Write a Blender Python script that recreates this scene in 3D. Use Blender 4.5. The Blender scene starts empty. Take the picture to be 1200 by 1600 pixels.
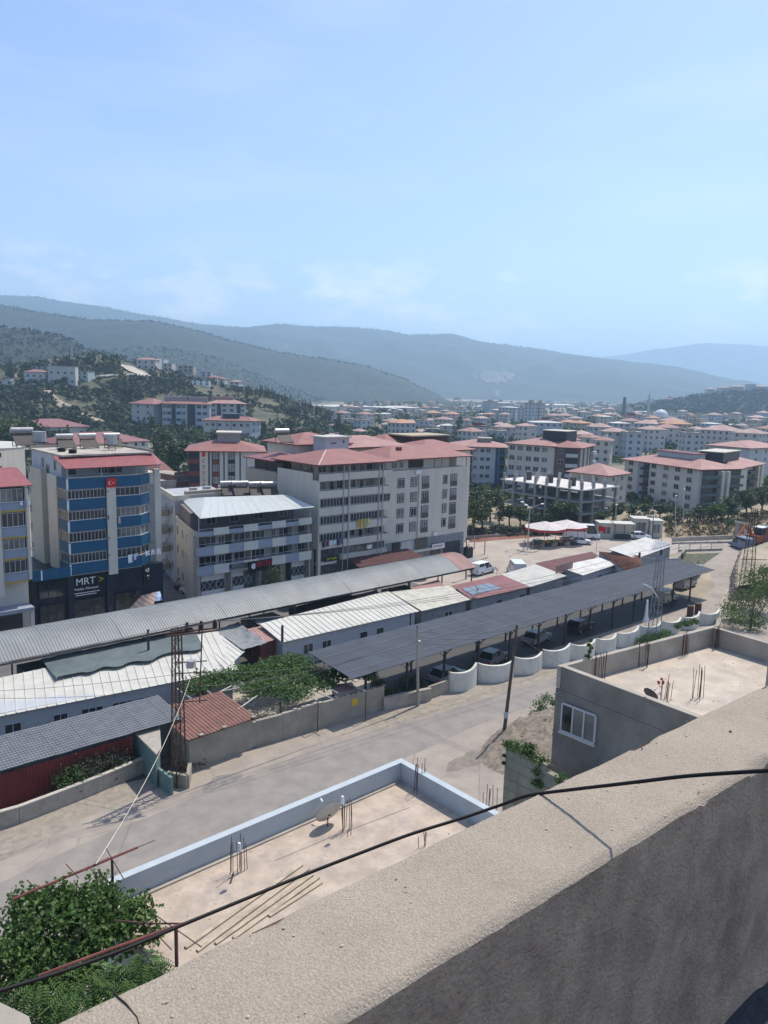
import bpy, bmesh, math, random
from mathutils import Vector, Matrix, noise as mnoise
R = random.Random(7)
scene = bpy.context.scene
COL = scene.collection
rad = math.radians

# ------------------------------------------------------------------ camera, sky, sun
# world axes: +X runs along the market street, +Y across it away from the camera, metres
FPX = 1180.0; PITCH = rad(9.2); ROLL = rad(1.6); HEAD = rad(42); ZC = 28.0
_f = Vector((0, math.cos(PITCH), -math.sin(PITCH))); _r = Vector((1, 0, 0)); _u = _r.cross(_f)
_R = _r*math.cos(ROLL)+_u*math.sin(ROLL); _U = -_r*math.sin(ROLL)+_u*math.cos(ROLL)
_turn = Matrix.Rotation(-HEAD, 3, 'Z')
CR, CU, CF = _turn@_R, _turn@_U, _turn@_f
cd = bpy.data.cameras.new('camera'); cam = bpy.data.objects.new('camera', cd); COL.objects.link(cam)
cd.sensor_fit = 'VERTICAL'; cd.sensor_height = 24.0; cd.lens = FPX/1600*24.0
cd.clip_start = 0.05; cd.clip_end = 40000
cam.matrix_world = Matrix(((CR.x, CU.x, -CF.x, 0), (CR.y, CU.y, -CF.y, 0), (CR.z, CU.z, -CF.z, ZC), (0, 0, 0, 1)))
scene.camera = cam
SUN_AZ = rad(81); SUN_EL = rad(61)
w = bpy.data.worlds.new('World'); scene.world = w; w.use_nodes = True
nt = w.node_tree; nt.nodes.clear()
sk = nt.nodes.new('ShaderNodeTexSky'); sk.sky_type = 'NISHITA'; sk.sun_disc = False
sk.sun_elevation = SUN_EL; sk.sun_rotation = SUN_AZ; sk.altitude = 300; sk.air_density = 1.0; sk.dust_density = 1.2; sk.ozone_density = 4.5
bgn = nt.nodes.new('ShaderNodeBackground'); bgn.inputs['Strength'].default_value = 0.15
wo = nt.nodes.new('ShaderNodeOutputWorld')
# thin cirrus: soft noise that lifts the sky colour a little
tc = nt.nodes.new('ShaderNodeTexCoord'); mp = nt.nodes.new('ShaderNodeMapping'); mp.inputs['Scale'].default_value = (1.5, 1.5, 7)
ns = nt.nodes.new('ShaderNodeTexNoise'); ns.inputs['Scale'].default_value = 1.6; ns.inputs['Detail'].default_value = 6; ns.inputs['Roughness'].default_value = .55
cr = nt.nodes.new('ShaderNodeMapRange'); cr.inputs['From Min'].default_value = .48; cr.inputs['From Max'].default_value = .8; cr.inputs['To Min'].default_value = 0; cr.inputs['To Max'].default_value = .2
mx = nt.nodes.new('ShaderNodeMix'); mx.data_type = 'RGBA'
mx.inputs['B'].default_value = (7.2, 7.0, 7.2, 1)
L = nt.links.new
L(tc.outputs['Generated'], mp.inputs['Vector']); L(mp.outputs[0], ns.inputs['Vector']); L(ns.outputs['Fac'], cr.inputs['Value'])
n2 = nt.nodes.new('ShaderNodeTexNoise'); n2.inputs['Scale'].default_value = 7; n2.inputs['Detail'].default_value = 8; n2.inputs['Roughness'].default_value = .6; m2_ = nt.nodes.new('ShaderNodeMapping'); m2_.inputs['Scale'].default_value = (1, 1, 2.2); L(tc.outputs['Generated'], m2_.inputs['Vector']); L(m2_.outputs[0], n2.inputs['Vector'])
r2_ = nt.nodes.new('ShaderNodeMapRange'); r2_.inputs['From Min'].default_value = .5; r2_.inputs['From Max'].default_value = .62; r2_.inputs['To Max'].default_value = .75; L(n2.outputs['Fac'], r2_.inputs['Value'])
sz = nt.nodes.new('ShaderNodeSeparateXYZ'); L(tc.outputs['Generated'], sz.inputs[0]); fc = nt.nodes.new('ShaderNodeFloatCurve'); L(sz.outputs['Z'], fc.inputs['Value'])
cv = fc.mapping.curves[0]; cv.points[0].location = (0, 1); cv.points[1].location = (1, 0); cv.points.new(.08, 1); cv.points.new(.17, .12); cv.points.new(.22, 0); fc.mapping.update()
mu_ = nt.nodes.new('ShaderNodeMath'); mu_.operation = 'MULTIPLY'; L(r2_.outputs[0], mu_.inputs[0]); L(fc.outputs[0], mu_.inputs[1]); mxx = nt.nodes.new('ShaderNodeMath'); mxx.operation = 'MAXIMUM'; L(mu_.outputs[0], mxx.inputs[0]); L(cr.outputs[0], mxx.inputs[1])
L(mxx.outputs[0], mx.inputs['Factor']); tn = nt.nodes.new('ShaderNodeMix'); tn.data_type = 'RGBA'; tn.blend_type = 'MULTIPLY'; tn.inputs['Factor'].default_value = 1; tn.inputs['B'].default_value = (1.04, .98, 1.0, 1); L(sk.outputs[0], tn.inputs['A']); L(tn.outputs['Result'], mx.inputs['A']); L(mx.outputs['Result'], bgn.inputs['Color']); L(bgn.outputs[0], wo.inputs[0])
sl = bpy.data.lights.new('sun', 'SUN'); sun = bpy.data.objects.new('sun', sl); COL.objects.link(sun)
sl.energy = 4.0; sl.angle = rad(0.55); sl.color = (1, .93, .82)
SD = Vector((math.sin(SUN_AZ)*math.cos(SUN_EL), math.cos(SUN_AZ)*math.cos(SUN_EL), math.sin(SUN_EL)))
sun.rotation_euler = SD.to_track_quat('Z', 'Y').to_euler()
scene.view_settings.view_transform = 'Standard'; scene.view_settings.look = 'None'
scene.view_settings.exposure = 0.4; scene.view_settings.gamma = 1; scene.view_settings.use_curve_mapping = False
scene.cycles.max_bounces = 6; scene.cycles.diffuse_bounces = 3; scene.cycles.glossy_bounces = 2; scene.cycles.volume_bounces = 1
scene.cycles.transparent_max_bounces = 8

# ------------------------------------------------------------------ measuring helpers (surveyed points -> metres)
def uvray(px, py): return CF+CR*((px-600)/FPX)-CU*((py-800)/FPX)
def oz(px, py, z=0.0):
    d = uvray(px, py); t = (z-ZC)/d.z; return (d.x*t, d.y*t)
def ov(px, py, v):
    d = uvray(px, py); t = v/d.y; return (d.x*t, ZC+d.z*t)      # (u, z)
def ou(px, py, u):
    d = uvray(px, py); t = u/d.x; return (d.y*t, ZC+d.z*t)      # (v, z)
def od(px, py, dist):
    d = uvray(px, py).normalized(); return Vector((d.x*dist, d.y*dist, ZC+d.z*dist))
def fd(px, py, Y):                                              # at Y metres ahead of the camera
    d = uvray(px, py); fx, fy = math.sin(HEAD), math.cos(HEAD); t = Y/(d.x*fx+d.y*fy); return Vector((d.x*t, d.y*t, ZC+d.z*t))
def c2w(x, y): # camera-heading frame -> world
    return (x*math.cos(HEAD)+y*math.sin(HEAD), -x*math.sin(HEAD)+y*math.cos(HEAD))
def w2c(u, v): return (u*math.cos(HEAD)-v*math.sin(HEAD), u*math.sin(HEAD)+v*math.cos(HEAD))

# ------------------------------------------------------------------ materials
MATS = {}
def mat(name, col, rough=.85, var=.12, scale=1.5, bump=0.0, bscale=20.0, metal=0.0, spec=.3, stain=0.0, stain_col=None, stain_scale=.5, wave=None, stretch=None, transl=0.0):
    if name in MATS: return MATS[name]
    m = bpy.data.materials.new(name); m.use_nodes = True; n = m.node_tree; b = n.nodes['Principled BSDF']; l = n.links.new
    b.inputs['Roughness'].default_value = rough; b.inputs['Metallic'].default_value = metal; b.inputs['Specular IOR Level'].default_value = spec
    g = n.nodes.new('ShaderNodeNewGeometry'); pos = g.outputs['Position']
    if stretch:
        mm = n.nodes.new('ShaderNodeMapping'); mm.inputs['Scale'].default_value = stretch; l(pos, mm.inputs['Vector']); spos = mm.outputs[0]
    else: spos = pos
    def noi(s, det=5, src=None, rg=.6):
        t = n.nodes.new('ShaderNodeTexNoise'); t.inputs['Scale'].default_value = s; t.inputs['Detail'].default_value = det; t.inputs['Roughness'].default_value = rg
        l(src or pos, t.inputs['Vector']); return t.outputs['Fac']
    def rng(src, a, c, lo, hi):
        t = n.nodes.new('ShaderNodeMapRange'); t.inputs['From Min'].default_value = a; t.inputs['From Max'].default_value = c
        t.inputs['To Min'].default_value = lo; t.inputs['To Max'].default_value = hi; l(src, t.inputs['Value']); return t.outputs[0]
    def mixc(fac, A, B):
        t = n.nodes.new('ShaderNodeMix'); t.data_type = 'RGBA'; l(fac, t.inputs['Factor'])
        for k, v in (('A', A), ('B', B)):
            if isinstance(v, tuple): t.inputs[k].default_value = (*v[:3], 1)
            else: l(v, t.inputs[k])
        return t.outputs['Result']
    lo = tuple(c*(1-var) for c in col); hi = tuple(min(1, c*(1+var)) for c in col)
    c = mixc(rng(noi(scale, src=spos), .35, .65, 0, 1), lo, hi)
    if stain: 
        sc = stain_col or tuple(x*.45 for x in col)
        c = mixc(rng(noi(stain_scale, 8, spos, .7), .5, .68, 0, stain), c, sc)
    l(c, b.inputs['Base Color'])
    if bump:
        bp = n.nodes.new('ShaderNodeBump'); bp.inputs['Strength'].default_value = bump; bp.inputs['Distance'].default_value = .02 if bscale > 5 else .15
        l(noi(bscale, 4), bp.inputs['Height']); l(bp.outputs[0], b.inputs['Normal'])
    if transl:
        tr = n.nodes.new('ShaderNodeBsdfTranslucent'); l(c, tr.inputs['Color']); ms = n.nodes.new('ShaderNodeMixShader'); ms.inputs[0].default_value = transl
        o = n.nodes['Material Output']; l(b.outputs[0], ms.inputs[1]); l(tr.outputs[0], ms.inputs[2]); l(ms.outputs[0], o.inputs['Surface'])
    MATS[name] = m; m['c'] = 1
    return m
def rgb(h):
    h = h.lstrip('#'); v = [int(h[i:i+2], 16)/255 for i in (0, 2, 4)]
    return tuple((x/12.92 if x < .04045 else ((x+.055)/1.055)**2.4) for x in v)
def paint(name, h, **k): return mat(name, rgb(h) if isinstance(h, str) else h, **k)

# ------------------------------------------------------------------ mesh building
class MB:
    def __init__(s): s.v = []; s.f = []; s.m = []
    def face(s, pts, m=0):
        i = len(s.v); s.v += [tuple(p) for p in pts]; s.f.append(tuple(range(i, i+len(pts)))); s.m.append(m); return s
    def raw(s, vs, fs, m=0):
        i = len(s.v); s.v += [tuple(p) for p in vs]; s.f += [tuple(i+k for k in f) for f in fs]; s.m += [m]*len(fs); return s
    def box(s, x0, x1, y0, y1, z0, z1, m=0):
        if x0 > x1: x0, x1 = x1, x0
        if y0 > y1: y0, y1 = y1, y0
        if z0 > z1: z0, z1 = z1, z0
        return s.raw([(x0,y0,z0),(x1,y0,z0),(x1,y1,z0),(x0,y1,z0),(x0,y0,z1),(x1,y0,z1),(x1,y1,z1),(x0,y1,z1)],
                     [(0,3,2,1),(4,5,6,7),(0,1,5,4),(1,2,6,5),(2,3,7,6),(3,0,4,7)], m)
    def prism(s, pts, z0, z1, m=0, z1f=None):
        n = len(pts); a = sum(pts[i][0]*pts[(i+1)%n][1]-pts[(i+1)%n][0]*pts[i][1] for i in range(n))
        if a < 0: pts = list(reversed(pts))
        vs = [(p[0], p[1], z0) for p in pts]+[(p[0], p[1], z1f(p) if z1f else z1) for p in pts]
        return s.raw(vs, [tuple(reversed(range(n))), tuple(range(n, 2*n))]+[(i, (i+1)%n, n+(i+1)%n, n+i) for i in range(n)], m)
    def bar(s, a, b, w=.05, h=None, m=0):
        a = Vector(a); b = Vector(b); h = h or w; d = (b-a).normalized()
        up = Vector((0,0,1)) if abs(d.z) < .95 else Vector((1,0,0)); x = d.cross(up).normalized(); y = x.cross(d)
        q = [(-x*w/2-y*h/2), (x*w/2-y*h/2), (x*w/2+y*h/2), (-x*w/2+y*h/2)]
        return s.raw([a+k for k in q]+[b+k for k in q], [(3,2,1,0),(4,5,6,7),(0,1,5,4),(1,2,6,5),(2,3,7,6),(3,0,4,7)], m)
    def tube(s, pts, r, n=6, m=0, r2=None, caps=True):
        pts = [Vector(p) for p in pts]; K = len(pts); vs = []; 
        for i, p in enumerate(pts):
            d = (pts[min(i+1, K-1)]-pts[max(i-1, 0)]).normalized(); up = Vector((0,0,1)) if abs(d.z) < .95 else Vector((1,0,0))
            x = d.cross(up).normalized(); y = x.cross(d); rr = r if r2 is None else r+(r2-r)*i/(K-1)
            vs += [p+x*rr*math.cos(2*math.pi*k/n)+y*rr*math.sin(2*math.pi*k/n) for k in range(n)]
        fs = [(i*n+k, i*n+(k+1)%n, (i+1)*n+(k+1)%n, (i+1)*n+k) for i in range(K-1) for k in range(n)]
        if caps: fs += [tuple(reversed(range(n))), tuple((K-1)*n+k for k in range(n))]
        return s.raw(vs, fs, m)
    def disc(s, c, nrm, r, n=12, m=0, depth=0.0, rim=0.0):
        c = Vector(c); d = Vector(nrm).normalized(); up = Vector((0,0,1)) if abs(d.z) < .95 else Vector((1,0,0)); x = d.cross(up).normalized(); y = x.cross(d)
        vs = []
        for q, rr in ((0, .0), (1, .5), (2, 1.)):
            if q == 0: vs.append(c-d*depth)
            else: vs += [c-d*depth*(1-rr*rr)+(x*math.cos(2*math.pi*k/n)+y*math.sin(2*math.pi*k/n))*r*rr for k in range(n)]
        fs = [(0, 1+k, 1+(k+1)%n) for k in range(n)]+[(1+k, 1+n+k, 1+n+(k+1)%n, 1+(k+1)%n) for k in range(n)]
        s.raw(vs, fs, m)
        return s.raw([v-d*.02 for v in vs], [tuple(reversed(f)) for f in fs], m)
    def sphere(s, c, rx, ry=None, rz=None, n=10, k=6, m=0, z0=-1.0):
        ry = ry or rx; rz = rz or rx; vs = []; fs = []
        for i in range(k+1):
            z = z0+(1-z0)*i/k; z = max(-1, min(1, z)); q = math.sqrt(max(0, 1-z*z))
            vs += [(c[0]+rx*q*math.cos(2*math.pi*j/n), c[1]+ry*q*math.sin(2*math.pi*j/n), c[2]+rz*z) for j in range(n)]
        fs = [(i*n+j, i*n+(j+1)%n, (i+1)*n+(j+1)%n, (i+1)*n+j) for i in range(k) for j in range(n)]
        return s.raw(vs, fs, m)
    def mesh(s, name, mats, off=(0,0,0), smooth=False):
        me = bpy.data.meshes.new(name); ox, oy, oz_ = off
        me.from_pydata([(x-ox, y-oy, z-oz_) for x, y, z in s.v], [], s.f); 
        mats = mats if isinstance(mats, (list, tuple)) else [mats]
        for m in mats: me.materials.append(m)
        if len(mats) > 1: me.polygons.foreach_set('material_index', s.m)
        if smooth: me.polygons.foreach_set('use_smooth', [True]*len(me.polygons))
        me.update(); return me
def rootloc(p):
    while p.parent: p = p.parent
    return p.location
def tag(o, label=None, cat=None, group=None, kind=None):
    if label: o['label'] = label
    if cat: o['category'] = cat
    if group: o['group'] = group
    if kind: o['kind'] = kind
    return o
def empty(name, loc, label, cat, group=None, rz=0):
    o = bpy.data.objects.new(name, None); COL.objects.link(o); o.location = loc; o.rotation_euler.z = rz; o.empty_display_size = .2
    return tag(o, label, cat, group)
def part(name, mb, mats, parent=None, local=False, smooth=False, label=None, kind=None):
    """one mesh object; mb in world axes unless local"""
    off = (0,0,0) if (parent is None or local) else tuple(rootloc(parent))
    me = mb if isinstance(mb, bpy.types.Mesh) else mb.mesh(name, mats, off, smooth)
    o = bpy.data.objects.new(name, me); COL.objects.link(o)
    if parent: o.parent = parent
    if label: o['label'] = label
    if kind: o['kind'] = kind
    return o
def single(name, mb, mats, label, cat, group=None, smooth=False, kind=None):
    """a thing that is one mesh, origin at its base centre"""
    xs = [v[0] for v in mb.v]; ys = [v[1] for v in mb.v]; zs = [v[2] for v in mb.v]; o = ((min(xs)+max(xs))/2, (min(ys)+max(ys))/2, min(zs))
    ob = bpy.data.objects.new(name, mb.mesh(name, mats, o, smooth)); ob.location = o; COL.objects.link(ob); return tag(ob, label, cat, group, kind)
def struct(name, mb, mats, smooth=False, kind='structure', label=None):
    o = part(name, mb, mats, smooth=smooth); o['kind'] = kind
    if label: o['label'] = label
    return o
def inst(name, me, loc, parent=None, rz=0, label=None, scale=None):
    """another object on a shared mesh; loc in the parent's local axes"""
    o = bpy.data.objects.new(name, me); COL.objects.link(o); o.location = loc; o.rotation_euler.z = rz
    if scale: o.scale = scale
    if parent: o.parent = parent
    if label: o['label'] = label
    return o
KIDS = {}
def kids(o):
    return [c for c in o.children]
def copy_tree(o, parent=None):
    c = o.copy(); COL.objects.link(c); c.parent = parent
    for ch in list(o.children): copy_tree(ch, c)
    return c
def place(o, loc, rz=0, label=None, group=None, scale=None):
    o.location = loc; o.rotation_euler.z = rz
    if label: o['label'] = label
    if group: o['group'] = group
    if scale: o.scale = scale
    return o
FR, RT, BK, LF = 0.0, math.pi/2, math.pi, -math.pi/2        # facings: -y, +x, +y, -x

# ------------------------------------------------------------------ palette
frame_w = paint('white_pvc', (.5, .51, .52), rough=.4, var=.03)
frame_d = paint('dark_brown_frame', (.045, .03, .025), rough=.5)
glass_d = mat('dark_glass', (.02, .026, .033), rough=.12, var=.35, scale=.35, spec=.6)
glass_m = mat('curtained_glass', (.15, .145, .135), rough=.25, var=.5, scale=.6, spec=.5)
white_wall = mat('white_render', (.57, .525, .45), var=.06, scale=.8, stain=.25, stain_scale=.35, stretch=(1, 1, .25), stain_col=(.4, .39, .36))
cream_wall = mat('cream_render', (.5, .47, .39), var=.05, scale=.8, stain=.25, stain_scale=.4, stretch=(1, 1, .25), stain_col=(.38, .35, .28))
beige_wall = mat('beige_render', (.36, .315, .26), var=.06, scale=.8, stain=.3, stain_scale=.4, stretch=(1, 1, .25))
navy = mat('navy_paint', (.012, .085, .17), rough=.5, var=.08)
navy_dark = mat('dark_cladding', (.02, .025, .04), rough=.4, var=.15)
grey_blue = mat('grey_paint', (.27, .3, .36), var=.06)
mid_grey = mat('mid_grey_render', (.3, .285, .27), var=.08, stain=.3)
metal_gr = mat('galvanised_metal', (.42, .43, .44), rough=.45, metal=.5, var=.1)
dark_metal = mat('dark_metal', (.035, .037, .042), rough=.6, var=.2)
rust = mat('rusty_steel', (.085, .045, .034), rough=.8, var=.4, scale=3)
rebar_m = mat('rusty_rebar', (.09, .05, .038), rough=.8, var=.3, scale=3)
red_roof = mat('red_roof_sheet', (.27, .135, .115), rough=.6, var=.12, scale=.6, stain=.35, stain_scale=.3, stain_col=(.3, .16, .14))
red_tile = mat('red_clay_tile', (.36, .15, .12), rough=.8, var=.2, scale=1.2, bump=.4, bscale=4)
pink_roof = mat('faded_red_roof', (.33, .2, .175), rough=.7, var=.15, scale=.5)
maroon = mat('maroon_sheet', (.16, .05, .05), rough=.6, var=.15)
white_roof = mat('white_roof_sheet', (.5, .485, .43), rough=.55, var=.07, scale=.7, stain=.5, stain_scale=.45, stain_col=(.37, .35, .3), spec=.4)
grey_roof = mat('grey_vault_sheet', (.21, .22, .215), rough=.55, var=.12, scale=.4, stain=.4, stain_scale=.25, stain_col=(.2, .21, .21), spec=.4)
dark_roof = mat('dark_steel_sheet', (.062, .072, .088), rough=.5, var=.14, scale=.4, stain=.3, stain_scale=.5, spec=.4)
tile_grey = mat('grey_tile_sheet', (.17, .18, .19), rough=.55, var=.12, spec=.4)
conc = mat('raw_concrete', (.35, .315, .265), rough=.9, var=.12, scale=1.2, bump=.3, bscale=25, stain=.5, stain_scale=.8, stain_col=(.2, .185, .16))
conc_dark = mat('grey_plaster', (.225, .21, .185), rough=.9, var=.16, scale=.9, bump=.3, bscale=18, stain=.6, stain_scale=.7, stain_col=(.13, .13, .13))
wood = mat('weathered_timber', (.38, .32, .23), rough=.8, var=.2, scale=3)
rubber = mat('tyre_rubber', (.015, .015, .016), rough=.9)
bark = mat('bark', (.12, .09, .065), rough=.95, var=.3, scale=4)
white_paint = mat('white_paint', (.72, .72, .7), rough=.5, var=.04, stain=.25, stain_scale=.8, stain_col=(.5, .48, .42))
black = mat('black_rubber_cable', (.012, .012, .013), rough=.7)
# ================================================================== THE SETTING
def ground_mat():
    m = mat('earth', (.3, .25, .18), var=.2, scale=.15, bump=.4, bscale=8, stain=.6, stain_scale=.06, stain_col=(.12, .13, .06)); return m
far_ground = mat('plain_earth', (.2, .175, .13), var=.35, scale=.012, stain=.95, stain_scale=.008, stain_col=(.05, .065, .035))
plaza_m = mat('dusty_concrete', (.36, .31, .26), var=.09, scale=.25, bump=.2, bscale=12, stain=.5, stain_scale=.12, stain_col=(.22, .2, .175))
asph_m = mat('street_asphalt', (.13, .125, .125), var=.15, scale=.4, bump=.2, bscale=20, stain=.4, stain_scale=.3, stain_col=(.22, .2, .18))
S = 12900
struct('ground', MB().raw([(-S,-S,0),(S,-S,0),(S,S,0),(-S,S,0)], [(0,1,2,3)]), far_ground)
struct('soil', MB().raw([(-60,-5,.004),(250,-5,.004),(250,175,.004),(-60,175,.004)], [(0,1,2,3)]), ground_mat())

def road_mat():
    """worn pale asphalt: dust, wheel polish, patches and hairline cracks"""
    m = mat('worn_road', (.3, .258, .215), var=.1, scale=.6, bump=.35, bscale=22, stain=.75, stain_scale=.22, stain_col=(.2, .18, .158))
    n = m.node_tree; l = n.links.new; b = n.nodes['Principled BSDF']; src = b.inputs['Base Color'].links[0].from_socket
    g = n.nodes.new('ShaderNodeNewGeometry')
    wn = n.nodes.new('ShaderNodeTexNoise'); wn.inputs['Scale'].default_value = .8; l(g.outputs['Position'], wn.inputs['Vector'])
    ad = n.nodes.new('ShaderNodeMix'); ad.data_type = 'VECTOR'; ad.inputs['Factor'].default_value = .25; l(g.outputs['Position'], ad.inputs['A']); l(wn.outputs['Color'], ad.inputs['B'])
    vo = n.nodes.new('ShaderNodeTexVoronoi'); vo.feature = 'DISTANCE_TO_EDGE'; vo.inputs['Scale'].default_value = .33; l(ad.outputs['Result'], vo.inputs['Vector'])
    mr = n.nodes.new('ShaderNodeMapRange'); mr.inputs['From Min'].default_value = .0; mr.inputs['From Max'].default_value = .012; mr.inputs['To Min'].default_value = .35; mr.inputs['To Max'].default_value = 0; l(vo.outputs['Distance'], mr.inputs['Value'])
    nz = n.nodes.new('ShaderNodeTexNoise'); nz.inputs['Scale'].default_value = .15; l(g.outputs['Position'], nz.inputs['Vector'])
    m2 = n.nodes.new('ShaderNodeMapRange'); m2.inputs['From Min'].default_value = .42; m2.inputs['From Max'].default_value = .55; l(nz.outputs['Fac'], m2.inputs['Value'])
    mu = n.nodes.new('ShaderNodeMath'); mu.operation = 'MULTIPLY'; l(mr.outputs[0], mu.inputs[0]); l(m2.outputs[0], mu.inputs[1])
    mi = n.nodes.new('ShaderNodeMix'); mi.data_type = 'RGBA'; l(mu.outputs[0], mi.inputs['Factor']); l(src, mi.inputs['A']); mi.inputs['B'].default_value = (.07, .065, .06, 1)
    l(mi.outputs['Result'], b.inputs['Base Color']); return m
road_m = road_mat()
def sheet(name, pts, z, m, kind='structure', label=None, th=0.0):
    a = sum(pts[i][0]*pts[(i+1)%len(pts)][1]-pts[(i+1)%len(pts)][0]*pts[i][1] for i in range(len(pts)))
    if a < 0: pts = list(reversed(pts))
    mb = MB().face([(p[0], p[1], z) for p in pts])
    return struct(name, mb, m, kind=kind, label=label)
def wob(pts, n=5, amp=.35, seed=0):
    """roughen a polygon's edges"""
    out = []
    for i in range(len(pts)):
        a = Vector((*pts[i][:2], 0)); b = Vector((*pts[(i+1)%len(pts)][:2], 0))
        for k in range(n):
            p = a.lerp(b, k/n); q = mnoise.noise_vector(p*.6+Vector((seed, 0, 0)))*amp; out.append((p.x+q.x, p.y+q.y))
    return out
# the near road runs along the market wall and climbs out of view to the right
sheet('road', [(-45, 20), (58, 20), (100, 30), (134, 42), (158, 50), (170, 62), (146, 69), (138, 64), (112, 49), (100, 46), (58, 47.6), (24, 47.6), (12, 49.6), (-10, 49.8), (-45, 50)], .008, road_m)
sheet('asphalt_lane', wob([oz(-40, 1395), oz(150, 1310), oz(330, 1235), oz(480, 1175), oz(640, 1125), oz(860, 1062), (70, 42.5), (70, 37.5), oz(760, 1128), oz(620, 1190), oz(480, 1260), oz(250, 1370), oz(60, 1460), oz(-80, 1500)], 6, .35, 2), .0105, mat('grey_lane', (.235, .213, .188), rough=.9, var=.1, scale=.7, bump=.3, bscale=25, stain=.6, stain_scale=.35, stain_col=(.28, .245, .205)))
sheet('market_yard', [(12, 50), (24, 47.6), (58, 47.6), (100, 46), (104, 53), (104, 64), (95, 68), (12, 68)], .012, mat('shaded_yard', (.08, .077, .074), var=.12, scale=.3, stain=.5, stain_scale=.3))  # yard colour darkened to hold the shade under the car shelter
sheet('market_street', [(-20, 68), (76, 68), (76, 81.5), (-20, 81.5)], .012, asph_m)
sheet('pavement', [(20, 81.5), (96, 81.5), (96, 86), (20, 86)], .12, mat('paving', (.27, .26, .25), var=.1, scale=.8, stain=.4))
sheet('side_street', [(38.2, 86), (44, 83), (57, 132), (52, 133)], .136, asph_m)
sheet('square', wob([oz(728, 845), oz(860, 837), oz(960, 839), oz(1050, 842), oz(1130, 848), (138, 64), (118, 66), (76, 66), (76, 86)], 4, .5), .02, plaza_m)
for px, py, rx, ry, c in ((345, 1222, 1.5, .8, (.2, .182, .165)), (255, 1185, 1.3, .9, (.2, .185, .17)), (170, 1255, 1.2, .5, (.15, .13, .12)), (735, 1187, 2.2, .8, (.2, .17, .14))):
    u, v = oz(px, py); pts = [(u+rx*math.cos(t)*(1+.25*R.random()), v+ry*math.sin(t)*(1+.25*R.random())) for t in [k*math.pi/7 for k in range(14)]]
    sheet('road_patch', wob(pts, 3, .45, px), .0125+.0005*rx, mat('patched_asphalt_%d' % px, c, var=.2, scale=1.5, bump=.3, bscale=20))
# ragged dusty verge by the market wall and round the pylon
sheet('verge', wob([oz(0, 1300), oz(60, 1275), oz(150, 1238), oz(240, 1212), oz(262, 1222), oz(250, 1232), oz(170, 1262), oz(80, 1305), oz(0, 1345)], 5, .3, 4), .014, mat('dusty_verge', (.27, .235, .19), var=.2, scale=2, bump=.5, bscale=15, stain=.4))
sheet('verge', wob([oz(560, 1125), oz(690, 1095), oz(850, 1045), oz(1020, 1000), oz(1020, 1010), oz(870, 1056), oz(700, 1110), oz(600, 1140)], 5, .25, 8), .014, MATS['dusty_verge'])
# rubble-strewn bank at the foot of the unplastered house
def bank():
    mb = MB(); nx, ny = 46, 30; c = oz(815, 1150); base = []
    for j in range(ny+1):
        for i in range(nx+1):
            a = (i/nx-.5)*2; b = (j/ny-.5)*2; x = c[0]+1.5+a*8; y = c[1]-2.2+b*4.2
            e = max(0, 1-(a*a+b*b)); h = 1.9*e**.8*(.5+.5*a+.35)+.35*mnoise.noise(Vector((x*1.3, y*1.3, 3)))*min(1, e*4)+.12*mnoise.noise(Vector((x*5, y*5, 3)))*min(1, e*4)
            base.append((x, y, h-.03))
    mb.raw(base, [(j*(nx+1)+i, j*(nx+1)+i+1, (j+1)*(nx+1)+i+1, (j+1)*(nx+1)+i) for j in range(ny) for i in range(nx)])
    return struct('earth_bank', mb, mat('dug_soil', (.2, .165, .125), var=.35, scale=2.5, bump=1, bscale=10, stain=.7, stain_scale=1.5, stain_col=(.15, .12, .09)), smooth=True)
bank()

# ------------------------------------------------------------------ hills and mountains
forest_m = mat('pine_forest', (.012, .023, .014), var=.7, scale=.03, bump=1.0, bscale=.07, stain=.5, stain_scale=.006, stain_col=(.024, .034, .02))
scrub_m = mat('hill_scrub', (.1, .095, .055), var=.35, scale=.05, bump=.8, bscale=.4, stain=.9, stain_scale=.03, stain_col=(.045, .06, .03))
RG = []
def interp(tab, x):
    if x <= tab[0][0]: return tab[0][1]
    for (a, b), (c, d) in zip(tab, tab[1:]):
        if x <= c: 
            t = (x-a)/(c-a); t = t*t*(3-2*t)*.35+t*.65; return b+(d-b)*t
    return tab[-1][1]
def ridge(name, tab, Y, front, back, m, nx=220, ny=36, rough=.05, spikes=0.0, seed=0, relief=.25, kind='structure'):
    """a real range: crest surveyed at distance Y, sloping down to the plain before and behind it"""
    xs = [tab[0][0]+(tab[-1][0]-tab[0][0])*i/nx for i in range(nx+1)]; vs = []; H = []; RG.append((vs, nx, ny))
    for px in xs:
        p = fd(px, interp(tab, px), Y); H.append((w2c(p.x, p.y)[0], p.z))
    for j in range(ny+1):
        t = j/ny; y = Y-front+t*(front+back)
        d = (Y-y)/front if y < Y else (y-Y)/back
        for i, (x, h) in enumerate(H):
            e = max(0, min(1, i/8, (nx-i)/8)) if False else 1
            s = 1-d; k = s*s*(3-2*s)*.6+s*.4
            P = Vector((x/500+seed, y/500, seed)); nn = mnoise.fractal(P, 1, 2.1, 4)
            z = h*k*(1+relief*nn*(1-k)*2.2)+spikes*mnoise.noise(Vector((x*.09, y*.02, seed)))*min(1, s*3)
            gx, gy = c2w(x*(1+.0*d), y); vs.append((gx, gy, z if j not in (0, ny) else -8))
    mb = MB().raw(vs, [(j*(nx+1)+i, j*(nx+1)+i+1, (j+1)*(nx+1)+i+1, (j+1)*(nx+1)+i) for j in range(ny) for i in range(nx)])
    return struct(name, mb, m, smooth=True)
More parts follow.
